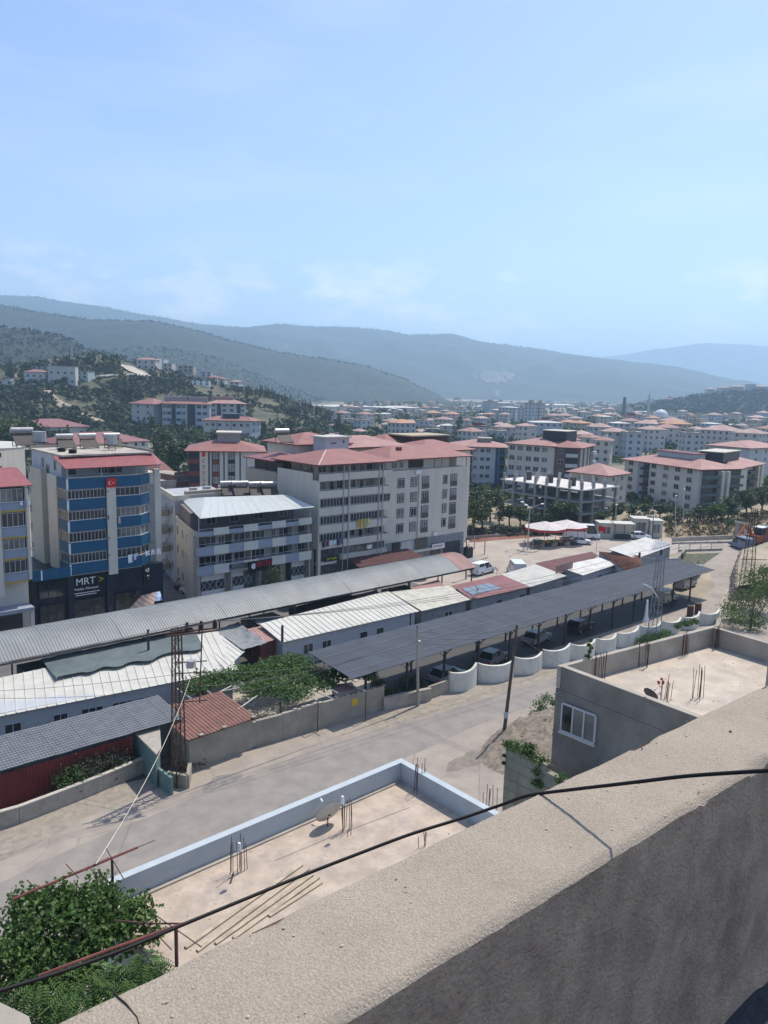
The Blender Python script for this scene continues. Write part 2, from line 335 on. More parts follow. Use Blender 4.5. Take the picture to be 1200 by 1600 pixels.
ridge('far_mountain', [(620, 600), (700, 588), (800, 572), (880, 563), (960, 556), (1030, 545), (1100, 536), (1160, 538), (1230, 545), (1320, 560), (1450, 590)], 9700, 1500, 1500, forest_m, spikes=0, seed=3)
ridge('mountain', [(-420, 470), (-200, 455), (0, 461), (60, 464), (110, 472), (150, 478), (230, 492), (320, 508), (400, 513), (440, 507), (490, 511), (540, 511), (590, 515), (640, 523), (700, 522), (760, 537), (850, 547), (900, 556), (960, 565), (1040, 574), (1090, 588), (1118, 600), (1150, 612), (1200, 622)], 5200, 2200, 1700, forest_m, nx=420, ny=70, spikes=6, relief=.4, seed=1)
ridge('mountain', [(-500, 470), (-200, 462), (0, 477), (60, 487), (110, 495), (150, 500), (240, 502), (300, 515), (380, 537), (440, 551), (500, 560), (560, 569), (620, 588), (670, 612), (700, 628)], 2300, 700, 900, forest_m, nx=360, ny=50, spikes=4, relief=.4, seed=5)
ridge('mountain', [(-300, 560), (100, 560), (180, 545), (250, 542), (300, 550), (340, 560), (400, 585), (450, 606), (500, 622), (530, 628)], 1750, 430, 400, forest_m, nx=260, ny=40, spikes=4, seed=9)
ridge('foothill', [(-500, 540), (-200, 500), (-60, 505), (0, 511), (50, 517), (100, 525), (115, 541), (150, 549), (200, 560), (260, 580), (320, 612)], 1150, 330, 400, forest_m, nx=220, ny=40, spikes=3, seed=12)
ridge('wooded_hill', [(930, 652), (960, 645), (1000, 636), (1050, 629), (1090, 622), (1130, 616), (1200, 611), (1300, 600), (1500, 590)], 1500, 330, 500, forest_m, nx=200, ny=40, spikes=3, seed=15)
scar_m = mat('quarry_cut', (.11, .1, .085), var=.3, scale=.01)
quarry_m = mat('bare_cut_slope', (.34, .28, .22), var=.2, scale=.02)
def on_slope(px, py, Y): return fd(px, py, Y)
# near hill on the left: olive terraces, houses, a cut track
HT = [(-330, 560), (-200, 545), (-80, 552), (0, 566), (40, 572), (70, 566), (95, 560), (125, 556), (150, 554), (180, 556), (200, 566), (225, 572), (262, 580), (300, 592), (340, 602), (370, 607), (405, 611), (440, 622), (480, 634), (520, 647), (560, 660)]
HY, HF, HB = 600, 235, 180
def hill_z(x, y):
    """height of the near hill at camera-heading coordinates"""
    if y < HY-HF or y > HY+HB: return 0
    px = 600+x/HY*1180*math.cos(PITCH)*1.013
    h = interp(HT, px); p = fd(px, h, HY); d = (HY-y)/HF if y < HY else (y-HY)/HB; s = 1-d; k = s*s*(3-2*s)*.55+s*.45
    n = mnoise.fractal(Vector((x/90, y/90, 4)), 1, 2.1, 4)
    return max(-2, max(0, p.z)*k*(1+.35*n*(1-k)*2))
def near_hill():
    nx, ny = 200, 70; vs = []; x0 = fd(-330, 600, HY); x0 = w2c(x0.x, x0.y)[0]; x1 = fd(575, 600, HY); x1 = w2c(x1.x, x1.y)[0]
    for j in range(ny+1):
        y = HY-HF+(HF+HB)*j/ny
        for i in range(nx+1):
            x = x0+(x1-x0)*i/nx; gx, gy = c2w(x, y); vs.append((gx, gy, hill_z(x, y)-.2+.5*mnoise.noise(Vector((x/7, y/7, 0))) if 0 < j < ny else -3))
    return struct('hill', MB().raw(vs, [(j*(nx+1)+i, j*(nx+1)+i+1, (j+1)*(nx+1)+i+1, (j+1)*(nx+1)+i) for j in range(ny) for i in range(nx)]), scrub_m, smooth=True)
near_hill()
def hill_hit(px, py):
    """where the line of sight through a photo point meets the near hill"""
    d = uvray(px, py); fx, fy = math.sin(HEAD), math.cos(HEAD); k = d.x*fx+d.y*fy
    y = HY-HF
    while y < HY+60:
        t = y/k; p = Vector((d.x*t, d.y*t, ZC+d.z*t)); x = w2c(p.x, p.y)[0]
        if hill_z(x, y) >= p.z: return Vector((p.x, p.y, hill_z(x, y)))
        y += 2.5
    return None
def hill_strip(name, pts, wd, m, up=.5):
    L_ = []; 
    for (a, b) in zip(pts, pts[1:]):
        for k in range(6):
            t = k/6; h = hill_hit(a[0]+(b[0]-a[0])*t, a[1]+(b[1]-a[1])*t)
            if h: L_.append(h)
    mb = MB(); vs = []
    for i, p in enumerate(L_):
        q = L_[min(i+1, len(L_)-1)]-L_[max(0, i-1)]; q.z = 0; q.normalize(); s = Vector((-q.y, q.x, 0))
        for k in (-1, -.33, .33, 1):
            a = p+s*wd*k*(1+.3*mnoise.noise(p*.1)); x, y = w2c(a.x, a.y); vs.append((a.x, a.y, hill_z(x, y)+up+.3*mnoise.noise(a*.3)))
    mb.raw(vs, [(i*4+k, i*4+k+1, i*4+k+5, i*4+k+4) for i in range(len(L_)-1) for k in range(3)]); return struct(name, mb, m)
hill_strip('dirt_track', [(72, 614), (85, 628), (105, 640), (130, 652), (160, 662)], 3.2, quarry_m, .8)
hill_strip('cut_slope', [(55, 640), (62, 628), (72, 618)], 5, quarry_m, .8)
hill_strip('cut_slope', [(192, 572), (205, 578), (222, 586), (232, 592)], 5.5, mat('pale_spoil', (.42, .38, .31), var=.2, scale=.1), .9)
hill_strip('hill_road', [(82, 607), (100, 606), (118, 605)], 1.6, mat('grey_track', (.24, .235, .22), var=.1), .8)
hill_strip('hill_road', [(140, 594), (165, 589), (190, 588), (215, 588)], 1.6, MATS['grey_track'], .8)
hill_strip('hill_road', [(12, 600), (18, 592), (24, 586)], 3, MATS['grey_track'], .8)
# bare patches: quarry scar on the far range, fields at its foot
def scar(pts, Y0, Y1):
    mb = MB(); vs = [tuple(fd(px, py, Y)) for (px, py, Y) in pts]; n = len(vs)//2
    mb.raw(vs, [(i, i+1, n+i+1, n+i) for i in range(n-1)]); return struct('quarry_face', mb, quarry_m)
for k, (x0, x1, y, Y, c) in enumerate(((480, 690, 634, 1750, (.25, .19, .14)), (500, 640, 640, 1400, (.22, .2, .13)), (640, 820, 640, 1500, (.17, .16, .1)), (560, 900, 631, 2150, (.2, .17, .13)))):
    a = oz(x0, y+4); b = oz(x1, y+4); c_ = oz(x1+15, y-1.2); d = oz(x0+10, y-1.2)
    sheet('field', wob([a, b, c_, d], 6, 8, k), .5+.1*k, mat('field_%d' % k, c, var=.25, scale=.006))
# pale quarry steps cut into the far range: patches lying on its slope
def to_px(p):
    v = Vector(p)-Vector((0, 0, ZC)); w_ = v.dot(CF); return 600+FPX*v.dot(CR)/w_, 800-FPX*v.dot(CU)/w_
vs_, nx_, ny_ = RG[1]; sc = MB()
for j in range(2, ny_//2+12):
    for i in range(nx_):
        q = [vs_[j*(nx_+1)+i], vs_[j*(nx_+1)+i+1], vs_[(j+1)*(nx_+1)+i+1], vs_[(j+1)*(nx_+1)+i]]; X_, Y_ = to_px(q[0]); nn_ = mnoise.noise(Vector((X_*.12, Y_*.25, 1)))*.6
        if ((X_-772)/36)**2+((Y_-592)/9)**2 < 1+nn_ or ((X_-775)/5)**2+((Y_-618)/8)**2 < 1+nn_ or ((X_-443)/5)**2+((Y_-545)/4)**2 < .8+nn_:
            if mnoise.noise(Vector((X_*.3, Y_*.5, 6))) < .4: sc.face([(a, b, c+5) for a, b, c in q])
struct('quarry_face', sc, scar_m)
# ------------------------------------------------------------------ haze
hz = bpy.data.materials.new('valley_haze'); hz.use_nodes = True; n = hz.node_tree; n.nodes.clear()
pv_ = n.nodes.new('ShaderNodeVolumePrincipled'); pv_.inputs['Color'].default_value = (.54, .78, 1, 1); pv_.inputs['Density'].default_value = 2.1e-4; pv_.inputs['Anisotropy'].default_value = .25
mo = n.nodes.new('ShaderNodeOutputMaterial'); n.links.new(pv_.outputs[0], mo.inputs['Volume'])
haze = struct('haze', MB().box(-13000, 13000, -13000, 13000, -12, 740), hz, kind='stuff')
# ================================================================== OUR OWN ROOF EDGE
gran = mat('sandy_concrete', (.36, .305, .24), rough=.95, var=.06, scale=5, bump=.5, bscale=240, stain=.2, stain_scale=3, stain_col=(.28, .235, .18))
_n = gran.node_tree; _b = _n.nodes['Principled BSDF']; _src = _b.inputs['Base Color'].links[0].from_socket
_g = _n.nodes.new('ShaderNodeNewGeometry'); _v = _n.nodes.new('ShaderNodeTexVoronoi'); _v.inputs['Scale'].default_value = 360; _n.links.new(_g.outputs['Position'], _v.inputs['Vector'])
_h = _n.nodes.new('ShaderNodeMapRange'); _h.inputs['From Min'].default_value = 0; _h.inputs['From Max'].default_value = 1; _h.inputs['To Min'].default_value = .84; _h.inputs['To Max'].default_value = 1.12
_sx = _n.nodes.new('ShaderNodeSeparateColor'); _n.links.new(_v.outputs['Color'], _sx.inputs[0]); _n.links.new(_sx.outputs[0], _h.inputs['Value'])
_mm = _n.nodes.new('ShaderNodeMix'); _mm.data_type = 'RGBA'; _mm.blend_type = 'MULTIPLY'; _mm.inputs['Factor'].default_value = 1; _n.links.new(_src, _mm.inputs['A']); _n.links.new(_h.outputs[0], _mm.inputs['B']); _n.links.new(_mm.outputs['Result'], _b.inputs['Base Color'])
plast = mat('stained_plaster', (.56, .385, .26), rough=.95, var=.18, scale=14, bump=.9, bscale=110, stain=.6, stain_scale=4, stain_col=(.27, .175, .115), stretch=(1, 1, .8))
ZP = 27.2
E0 = Vector(oz(80, 1595, ZP)).to_3d(); E1 = Vector(oz(1200, 1065, ZP)).to_3d()      # outer top edge
I0 = Vector(oz(520, 1600, ZP)).to_3d(); I1 = Vector(oz(1200, 1185, ZP)).to_3d()     # inner top edge
def parapet():
    t = empty('parapet', (1, .7, 20), 'thick sandy concrete parapet running diagonally across the foreground with a dark shaded inner face', 'parapet')
    def lin(A, B, u): k = (u-A.x)/(B.x-A.x); return A.y+(B.y-A.y)*k
    NU = 420; top = MB(); vs = []; U0, U1 = -1.5, 7
    prof = 22
    for i in range(NU+1):
        u = U0+(U1-U0)*i/NU; yo = lin(E0, E1, u); yi = lin(I0, I1, u)
        for j in range(prof+1):
            s = j/prof; y = yo+(yi-yo)*s; r = .012; e = min(s, 1-s)*abs(yo-yi); z = ZP-(.012*(1-min(1, e/r))**2)
            q = Vector((u*9, y*9, 0)); z += .0025*mnoise.noise(q)+.001*mnoise.noise(q*5)+.0006*mnoise.noise(q*14)
            edge = 1-min(1, e/.03); y += edge*(.0025*mnoise.noise(Vector((u*9, 5, s)))+.0022*mnoise.noise(Vector((u*50, 9, s))))
            if edge > 0 and mnoise.noise(Vector((u*8, 2, round(s)))) > .3: z -= edge*.009
            vs.append((u, y, z))
    W = prof+1
    top.raw(vs, [(i*W+j, i*W+j+1, (i+1)*W+j+1, (i+1)*W+j) for i in range(NU) for j in range(prof)])
    part('coping', top, gran, t, smooth=True)
    inner = MB(); vs2 = []; NZ = 26
    for i in range(NU+1):
        for k in range(NZ+1):
            b = vs[i*W+prof]; f = k/NZ; q = Vector((b[0]*5, f*3, 7))
            vs2.append((b[0], b[1]+.012*mnoise.noise(q)*min(1, f*4)+.005*mnoise.noise(q*4)*min(1, f*6)-.02*max(0, f-.88)*4, b[2]+(26.58-b[2])*f))
    inner.raw(vs2, [(i*(NZ+1)+k, (i+1)*(NZ+1)+k, (i+1)*(NZ+1)+k+1, i*(NZ+1)+k+1) for i in range(NU) for k in range(NZ)])
    part('inner_face', inner, plast, t, smooth=True)
    out = MB(); 
    out.raw([vs[0], vs[NU*W], (vs[NU*W][0], vs[NU*W][1], 20), (vs[0][0], vs[0][1], 20)], [(0, 1, 2, 3)])
    part('outer_face', out, plast, t)
    cr = MB(); pts = [oz(*p, ZP) for p in [(176, 1548), (186, 1560), (197, 1569), (207, 1582), (214, 1590), (219, 1606)]]
    for a, b in zip(pts, pts[1:]): cr.bar((*a, ZP+.0005), (*b, ZP+.0005), .0011, .003)
    part('crack', cr, mat('crack_shadowed_dirt', (.05, .042, .035)), t)
    st = MB()
    for k in range(170):
        u = R.uniform(.2, 3.2); s = R.random(); y = lin(E0, E1, u)+(lin(I0, I1, u)-lin(E0, E1, u))*s; r = R.uniform(.0008, .003)
        st.sphere((u, y, ZP+r*.3), r, r*R.uniform(.6, 1), r*.6, 5, 3)
    part('loose_grit', st, mat('grit', (.4, .36, .3), var=.5, scale=60), t, kind='stuff')
    for px, py, r in ((1141, 1144, .004), (1003, 1171, .003), (915, 1230, .002)):
        s = MB().sphere((*oz(px, py, ZP), ZP+.002), r, r*.8, r*.7, 6, 4); single('pebble', s, mat('dark_pebble', (.08, .06, .05)), {1141: 'dark pebble lying on the right end of the sandy parapet', 1003: 'small dark pebble on the parapet beside the grey house wall', 915: 'tiny dark pebble on the parapet near the black cable'}[px], 'pebble')
parapet()
struct('terrace_floor', MB().box(-2, 8, -6, .63, 26.3, 26.58), mat('shaded_floor', (.035, .04, .05), rough=.7, var=.25, scale=12, bump=.4, bscale=60, stain=.3, stain_scale=8, stain_col=(.12, .12, .13)))  # dark bluish tone is the shade on this floor, put into its colour
struct('own_building_wall', MB().box(-2, 8, -6, .45, 0, 26.3), plast)
C0 = Vector((1.2, *ou(826, 1243, 1.2)))
cab = [od(-60, 1568, 1.5), od(0, 1548, 1.52), od(100, 1517, 1.56), od(200, 1481, 1.6), od(290, 1443, 1.64), od(380, 1406, 1.68), od(470, 1369, 1.72), od(560, 1334, 1.74), od(640, 1304, 1.76), od(720, 1279, 1.78), od(785, 1257, 1.78), C0]+[Vector((1.2, *ou(px, py, 1.2))) for px, py in ((900, 1233), (960, 1226), (1010, 1220), (1080, 1212), (1200, 1204), (1300, 1198))]
def cat(pts, n=6):
    out = []
    for i in range(len(pts)-1):
        p0, p1, p2, p3 = pts[max(0, i-1)], pts[i], pts[i+1], pts[min(len(pts)-1, i+2)]
        for k in range(n):
            t = k/n; out.append(.5*((2*p1)+(p2-p0)*t+(2*p0-5*p1+4*p2-p3)*t*t+(3*p1-p0-3*p2+p3)*t**3))
    return out+[pts[-1]]
single('cable', MB().tube(cat(cab), .0034, 8), black, 'thick black cable draped over the sandy parapet and sagging away to the left', 'cable', smooth=True)
lp = [oz(*p, 23) for p in [(-40, 1552), (0, 1566), (45, 1588), (60, 1640), (-60, 1640)]]
t = empty('ledge', (*lp[1], 20), 'corner of a pale ledge with a dark red band in the bottom left corner', 'ledge')
part('coping', MB().prism(lp, 22.94, 23), conc, t); part('band', MB().prism([(p[0], p[1]-.02) for p in lp], 22.2, 22.937), maroon, t)

# ================================================================== PALE BLUE HOUSE BELOW
ZR = 13.4
pale = mat('pale_blue_paint', (.39, .44, .465), rough=.7, var=.04, stain=.3, stain_scale=1.2, stain_col=(.25, .3, .34))
slab_m = mat('roof_screed', (.42, .345, .275), rough=.95, var=.16, scale=1.3, bump=.5, bscale=14, stain=.85, stain_scale=1.1, stain_col=(.29, .25, .22))
def pale_house():
    t = empty('flat_roofed_house', (12, 12, 0), 'pale blue house directly below with a bare concrete roof terrace and rebar stubs', 'house')
    u0, u1, v0, v1 = 7.3, 18.75, 3.0, 19.45; th = .26; zt = 14.12
    part('wall', MB().box(u0, u1, v0, v1, 0, ZR-.03), pale, t)
    part('roof', MB().box(u0+.02, u1-.02, v0+.02, v1-.02, ZR-.03, ZR), slab_m, t)
    part('parapet', MB().box(u0, u1, v1-th, v1, ZR, zt), pale, t)
    part('parapet', MB().box(u1-th, u1, v0, v1-th-.002, ZR, zt), pale, t)
    part('fillet', MB().prism([(u0+.3, v1-th-.17), (u1-th-.05, v1-th-.14), (u1-th-.002, v1-th-.002), (u0+.3, v1-th-.002)], ZR, ZR+.05), conc, t)
    return t
pale_house()
def rebar(px, py, z, n, h, label, group=None, sp=.28, bent=0.0, loc=None):
    x, y = loc or oz(px, py, z); t = empty('rebar_bundle', (x, y, z), label, 'rebar', group)
    for k in range(n):
        a = R.uniform(-sp, sp); b = R.uniform(-sp, sp)*.6; hh = h*R.uniform(.75, 1.1); dx, dy = R.uniform(-.06, .06), R.uniform(-.06, .06)
        pts = [(x+a, y+b, z), (x+a+dx*.5, y+b+dy*.5, z+hh*.6), (x+a+dx, y+b+dy, z+hh)]
        part('bar', MB().tube(pts, .011, 5), rebar_m, t)
    if bent:
        for k in range(int(bent)):
            a = R.uniform(-sp, sp); part('bar', MB().tube([(x+a, y, z+.02), (x+a-.3, y-.35, z+.03)], .01, 5), rebar_m, t)
    return t
RB = 'rusty rebar stubs on the flat roofs'
rebar(372, 1362, ZR, 9, 1.15, 'rebar stubs with a white plastic bottle stuck on one, against the pale blue parapet', RB, bent=4)
rebar(543, 1296, ZR, 9, 1.1, 'rebar stubs standing right behind the round satellite dish', RB, bent=2)
rebar(655, 1236, ZR, 9, 1.2, 'rebar stubs by the far corner of the pale blue parapet', RB)
rebar(765, 1268, ZR, 7, 1.0, 'rebar stubs where the pale blue parapet meets the sandy parapet', RB)
rebar(660, 1322, ZR, 4, .55, 'three short rebar ends just over the sandy parapet below the cable', RB)
def bottle(px, py, z, label):
    x, y = oz(px, py, z); single('plastic_bottle', MB().tube([(x, y, z), (x, y, z+.2), (x, y, z+.27)], .07, 8, r2=.045), mat('milky_plastic', (.62, .66, .68), rough=.3), label, 'bottle')
bottle(374, 1330, ZR+1.0, 'white plastic bottle pushed over the rebar near the tree')
bottle(535, 1256, ZR+1.15, 'white plastic bottle on the rebar beside the satellite dish')
def dish(loc, nrm, r, label, h=.55, m=None, group=None):
    x, y, z = loc; t = empty('satellite_dish', loc, label, 'satellite dish', group); nrm = Vector(nrm).normalized(); c = Vector((x, y, z+h)); m = m or mat('dish_grey', (.5, .48, .44), rough=.5, stain=.3)
    part('reflector', MB().disc(c, nrm, r, 20, depth=r*.22), m, t)
    part('mast', MB().tube([(x, y, z), (x, y, z+h-.02)], .022, 6), dark_metal, t)
    low = c-Vector((0, 0, r*.75)); f = c+nrm*r*.95
    part('arm', MB().tube([low, f], .013, 5), metal_gr, t); part('receiver', MB().tube([f-nrm*.05, f+nrm*.09], .035, 7), white_paint, t)
    part('bracket', MB().box(c.x-.06, c.x+.06, c.y-.1, c.y-.02, c.z-.12, c.z+.02), dark_metal, t); return t
dish((*oz(512, 1291, ZR), ZR), (.1, .86, .38), .47, 'large pale satellite dish on the pale blue house roof throwing a round shadow')
PL = [((472, 1352), (300, 1475)), ((482, 1358), (318, 1480)), ((488, 1368), (345, 1470)), ((498, 1372), (372, 1462)), ((502, 1380), (425, 1430))]
for k, (a, b) in enumerate(PL):
    A = Vector((*oz(*a, ZR), ZR+.03)); B = Vector((*oz(*b, ZR), ZR+.03)); d = (B-A); B = A+d*1.05
    single('timber_plank', MB().bar(A, B, .11, .045), wood, ['long timber plank nearest the rebar, leftmost of the planks on the roof', 'second timber plank from the left on the roof screed', 'middle one of the five timber planks on the roof', 'fourth timber plank from the left, close to the sandy parapet', 'shortest timber plank, rightmost of the five on the roof'][k], 'plank', 'timber planks laid on the roof')
single('debris', MB().sphere((*oz(625, 1216, ZR), ZR+.25), .16, .14, .35, 7, 5), mat('dark_rag', (.03, .03, .035)), 'dark bundle of rags in the far corner of the pale blue roof', 'rags')
single('conduit', MB().tube([(*oz(430, 1345, ZR), ZR+.02), (*oz(520, 1307, ZR), ZR+.02), (*oz(640, 1262, ZR), ZR+.02)], .008, 4), conc, 'thin pale conduit lying across the bare roof', 'conduit')
for nm, zz, (xa, xb, ya, yb), n_ in (('roof_litter', ZR, (8, 18.3, 12, 19), 260), ('roof_litter', 16.63, (25, 33.5, 9, 15), 200)):
    gb = MB()
    for k in range(n_):
        x, y, r = R.uniform(xa, xb), R.uniform(ya, yb), R.uniform(.006, .022)*R.uniform(.6, 1.4); gb.sphere((x, y, zz+r*.3), r*1.3, r, r*.6, 5, 3)
    struct(nm, gb, mat('mortar_crumbs', (.38, .32, .26), var=.4, scale=8), kind='stuff')
# pipe frame for the climbing plant
def frame():
    z = 15.0; P_ = lambda x, y, zz=z: Vector((*oz(x, y, zz), zz))
    t = empty('pipe_trellis', P_(177, 1378, 13.4), 'rusty red pipe trellis carrying the climbing plant at the left', 'trellis')
    red = mat('red_pipe', (.17, .055, .045), rough=.6, var=.3, scale=2)
    part('rail', MB().tube([P_(20, 1405), P_(215, 1324)], .035, 6), red, t)
    part('rail', MB().tube([P_(205, 1328), P_(242, 1313)], .012, 5), rust, t)
    part('rail', MB().tube([P_(60, 1525), P_(170, 1484), P_(286, 1443)], .035, 6), red, t)
    part('rail', MB().tube([P_(178, 1438), P_(230, 1443), P_(284, 1443)], .022, 6), rust, t)
    a = P_(175, 1344); part('post', MB().tube([a, (a.x, a.y, 13.4)], .035, 6), dark_metal, t)
    a = P_(275, 1452); part('post', MB().tube([a, (a.x, a.y, 14.0)], .045, 6), rust, t)
    for p, q in (((166, 1326), (193, 1373)), ((103, 1350), (123, 1372)), ((42, 1375), (56, 1388)), ((138, 1354), (162, 1379)), ((240, 1428), (315, 1480)), ((218, 1432), (268, 1484)), ((145, 1352), (170, 1340))):
        part('rod', MB().tube([P_(*p, z+.05), P_(*q, z-.0)], .014, 5), rust, t)
    return t
frame()

# ------------------------------------------------------------------ foliage
leaf_bright = mat('leaf_green', (.075, .14, .034), rough=.55, var=.45, scale=2.5, spec=.3, transl=.3)
leaf_mid = mat('leaf_mid_green', (.068, .1, .04), rough=.6, var=.4, scale=.8, transl=.2)
leaf_dark = mat('leaf_dark_green', (.048, .074, .034), rough=.7, var=.4, scale=.6, transl=.12)
leaf_olive = mat('leaf_olive', (.07, .085, .055), rough=.7, var=.3, scale=.8, transl=.15)
leaf_dry = mat('leaf_dry', (.17, .14, .07), rough=.8, var=.3, scale=1, transl=.1)
def leaf(mb, p, s, up=.5, m=0, rr=None, asp=.8):
    rr = rr or R
    n = Vector((rr.gauss(0, 1), rr.gauss(0, 1), rr.gauss(0, 1)+up)).normalized(); a = n.orthogonal().normalized()
    a = Matrix.Rotation(rr.uniform(0, 6.28), 3, n)@a; b = n.cross(a); w_ = s*asp/2; c = s*.12
    mb.raw([p-a*s/2, p-b*w_+n*c, p+a*s/2, p+b*w_+n*c], [(0, 1, 2), (0, 2, 3)], m)
def cloud_leaves(mb, c, rx, ry, rz, n, s, up=.5, shell=.55, seed=0, m=0, bottom=-1, lump=.35, asp=.8):
    rr = random.Random(seed); c = Vector(c)
    k = 0
    while k < n:
        d = Vector((rr.gauss(0, 1), rr.gauss(0, 1), rr.gauss(0, 1))).normalized()
        if d.z < bottom: continue
        r = (shell+(1-shell)*rr.random())**.6*(1+lump*mnoise.noise(d*2.2+Vector((seed*3.1, 0, 0)))*1.6+.15*mnoise.noise(d*6+Vector((0, seed, 0))))
        if mnoise.noise(d*3.4*r+Vector((9, seed, 4))) < -.42: 
            if rr.random() < .75: k += 1; continue
        leaf(mb, c+Vector((d.x*rx*r, d.y*ry*r, d.z*rz*r)), s*rr.uniform(.65, 1.3), up, m, rr, asp); k += 1
def limb(mb, a, b, r0, r1, n=6, bend=.15):
    a = Vector(a); b = Vector(b); m = (a+b)/2+Vector((R.uniform(-1, 1), R.uniform(-1, 1), 0))*(b-a).length*bend*.5
    mb.tube([a, m, b], r0, n, r2=r1)
def fig_tree():
    c = Vector((*oz(100, 1465, 13.9), 13.9)); t = empty('climbing_tree', (c.x, c.y, 0), 'large leafy dark green tree filling the bottom left corner in front of the pale roof', 'tree')
    mb = MB(); mb.tube([(c.x, c.y, 0), (c.x+.2, c.y, 6), (c.x-.1, c.y+.1, 12.5)], .22, 8, r2=.12)
    for k in range(9):
        d = Vector((R.uniform(-1, 1), R.uniform(-1, 1), R.uniform(.0, .7))); limb(mb, (c.x, c.y, 12+R.random()), c+d*1.6, .07, .02)
    part('trunk', mb, bark, t)
    f = MB(); cloud_leaves(f, c+Vector((0, 0, -.1)), 1.75, 1.45, 1.05, 7600, .125, .7, .3, 3, lump=.4)
    for (px, py, zz, r, n) in ((40, 1415, 14.4, .6, 500), (150, 1400, 14.5, .7, 650), (215, 1425, 14.2, .5, 420), (235, 1460, 13.9, .35, 170), (20, 1500, 13.9, .8, 600), (190, 1440, 14.2, .5, 350), (95, 1405, 14.6, .6, 520)):
        cloud_leaves(f, (*oz(px, py, zz), zz), r, r, r*.7, int(n*1.4), .12, .7, .2, int(px), lump=.5)
    part('leaves', f, leaf_bright, t, kind='stuff')
    g = MB()
    for (px, py, zz, r, n) in ((225, 1515, 14.0, .5, 560), (190, 1535, 13.9, .6, 700), (215, 1545, 13.8, .5, 500), (130, 1555, 13.8, .8, 900), (70, 1545, 13.8, .7, 600), (120, 1560, 12.8, .8, 520), (60, 1570, 12.2, .6, 300), (30, 1540, 12.8, .7, 320), (160, 1590, 12, .6, 260), (235, 1490, 13.2, .3, 110), (95, 1600, 11.6, .7, 300)):
        rr = random.Random(int(px)); cc = Vector((*oz(px, py, zz), zz))
        for _ in range(n//5):
            d = Vector((rr.gauss(0, 1), rr.gauss(0, 1), rr.gauss(0, .8))).normalized(); p = cc+d*r*rr.random()**.5; ax = Vector((d.x, d.y, -.35)).normalized(); sd = ax.cross(Vector((0, 0, 1))).normalized()
            for q in range(6):       # pinnate frond
                o = p+ax*q*.055-Vector((0, 0, .004*q*q))
                for sg in (-1, 1): g.face([o, o+sd*sg*.1+ax*.045, o+sd*sg*.115+ax*.02-Vector((0, 0, .015)), o+sd*sg*.06-ax*.008])
    part('fronds', g, leaf_bright, t, kind='stuff')
    fl = mat('orange_petals', (.55, .07, .03), rough=.6)
    for (px, py, zz) in ((11, 1490, 13.9), (73, 1557, 12.9), (14, 1566, 12.9)):
        m_ = MB(); x, y = oz(px, py, zz)
        for _ in range(16): leaf(m_, Vector((x+R.uniform(-.08, .08), y+R.uniform(-.08, .08), zz+.25+R.uniform(-.06, .06))), .07)
        part('flower', m_, fl, t)
fig_tree()

# ================================================================== UNPLASTERED GREY HOUSE
def grey_house():
    A, B, C, D = (24.15, 16.4), (34.4, 15.0), (33.4, 6.5), (23.6, 6.5); zt = 17.5; zf = 16.62
    t = empty('unplastered_house', (29, 12, 0), 'grey rendered house on the right with a bare roof terrace and one white window', 'house')
    def inset(p, d): cx, cy = 29, 11.5; v = Vector((cx-p[0], cy-p[1])); return (p[0]+math.copysign(d, v.x), p[1]+math.copysign(d, v.y))
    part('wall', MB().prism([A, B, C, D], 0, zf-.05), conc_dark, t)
    part('roof', MB().prism([inset(p, .05) for p in (A, B, C, D)], zf-.05, zf), mat('pale_screed', (.45, .385, .31), rough=.95, var=.14, scale=1.1, bump=.3, bscale=20, stain=.8, stain_scale=.5, stain_col=(.34, .31, .28)), t)
    th = .2
    def seg(p, q): 
        d = Vector((q[0]-p[0], q[1]-p[1])).normalized(); n = Vector((-d.y, d.x)); c = Vector((29-p[0], 11.5-p[1]));
        if n.dot(c) < 0: n = -n
        return [p, q, (q[0]+n.x*th-d.x*.0, q[1]+n.y*th), (p[0]+n.x*th, p[1]+n.y*th)]
    part('parapet', MB().prism(seg(A, B), zf, zt), conc, t)
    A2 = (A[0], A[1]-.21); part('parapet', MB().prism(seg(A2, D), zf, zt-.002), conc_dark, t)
    part('coping', MB().prism([(A[0]-.03, A[1]-.215), (A[0]+.22, A[1]-.215), (D[0]+.22, D[1]), (D[0]-.03, D[1])], zt-.001, zt+.03), conc, t)
    B2 = (B[0]-.02, B[1]-.21); part('parapet', MB().prism(seg(B2, C), zf, zt-.002), conc, t)
    px_, py_ = oz(1197, 1072, zf); part('column', MB().box(px_-.1, px_+.5, py_-.4, py_, zf, zf+1.55), conc, t)
    # window, left wall
    v1, z1 = ou(880, 1098, 24.0); v0, z0 = ou(929, 1160, 24.0); z0 = 15.02; z1 = 16.18; u = 23.98
    f = MB(); f.box(u-.05, u+.03, v0, v1, z0, z0+.06).box(u-.05, u+.03, v0, v1, z1-.06, z1)
    for k in (0, 1/3, 2/3, 1): vv = v0+(v1-v0)*k; f.box(u-.05, u+.03, vv-.03, vv+.03, z0+.06, z1-.06)
    fo = part('window', f, frame_w, t)
    for k in range(3):
        a = v0+(v1-v0)*k/3+.03; b = v0+(v1-v0)*(k+1)/3-.03; part('pane', MB().box(u-.03, u-.02, a, b, z0+.06, z1-.06), glass_m if k < 2 else glass_d, fo)
    part('sill', MB().box(u-.12, u, v0-.06, v1+.06, z0-.07, z0), white_wall, t)
    part('spout', MB().tube([(24.0, 16.1, 16.5), (23.7, 16.15, 16.5)], .03, 6), metal_gr, t)
grey_house()
zf = 16.62
rebar(0, 0, zf, 9, 1.15, 'rebar stubs in the nearest corner of the grey house terrace by the climbing weed', RB, loc=(26.2, 15.75))
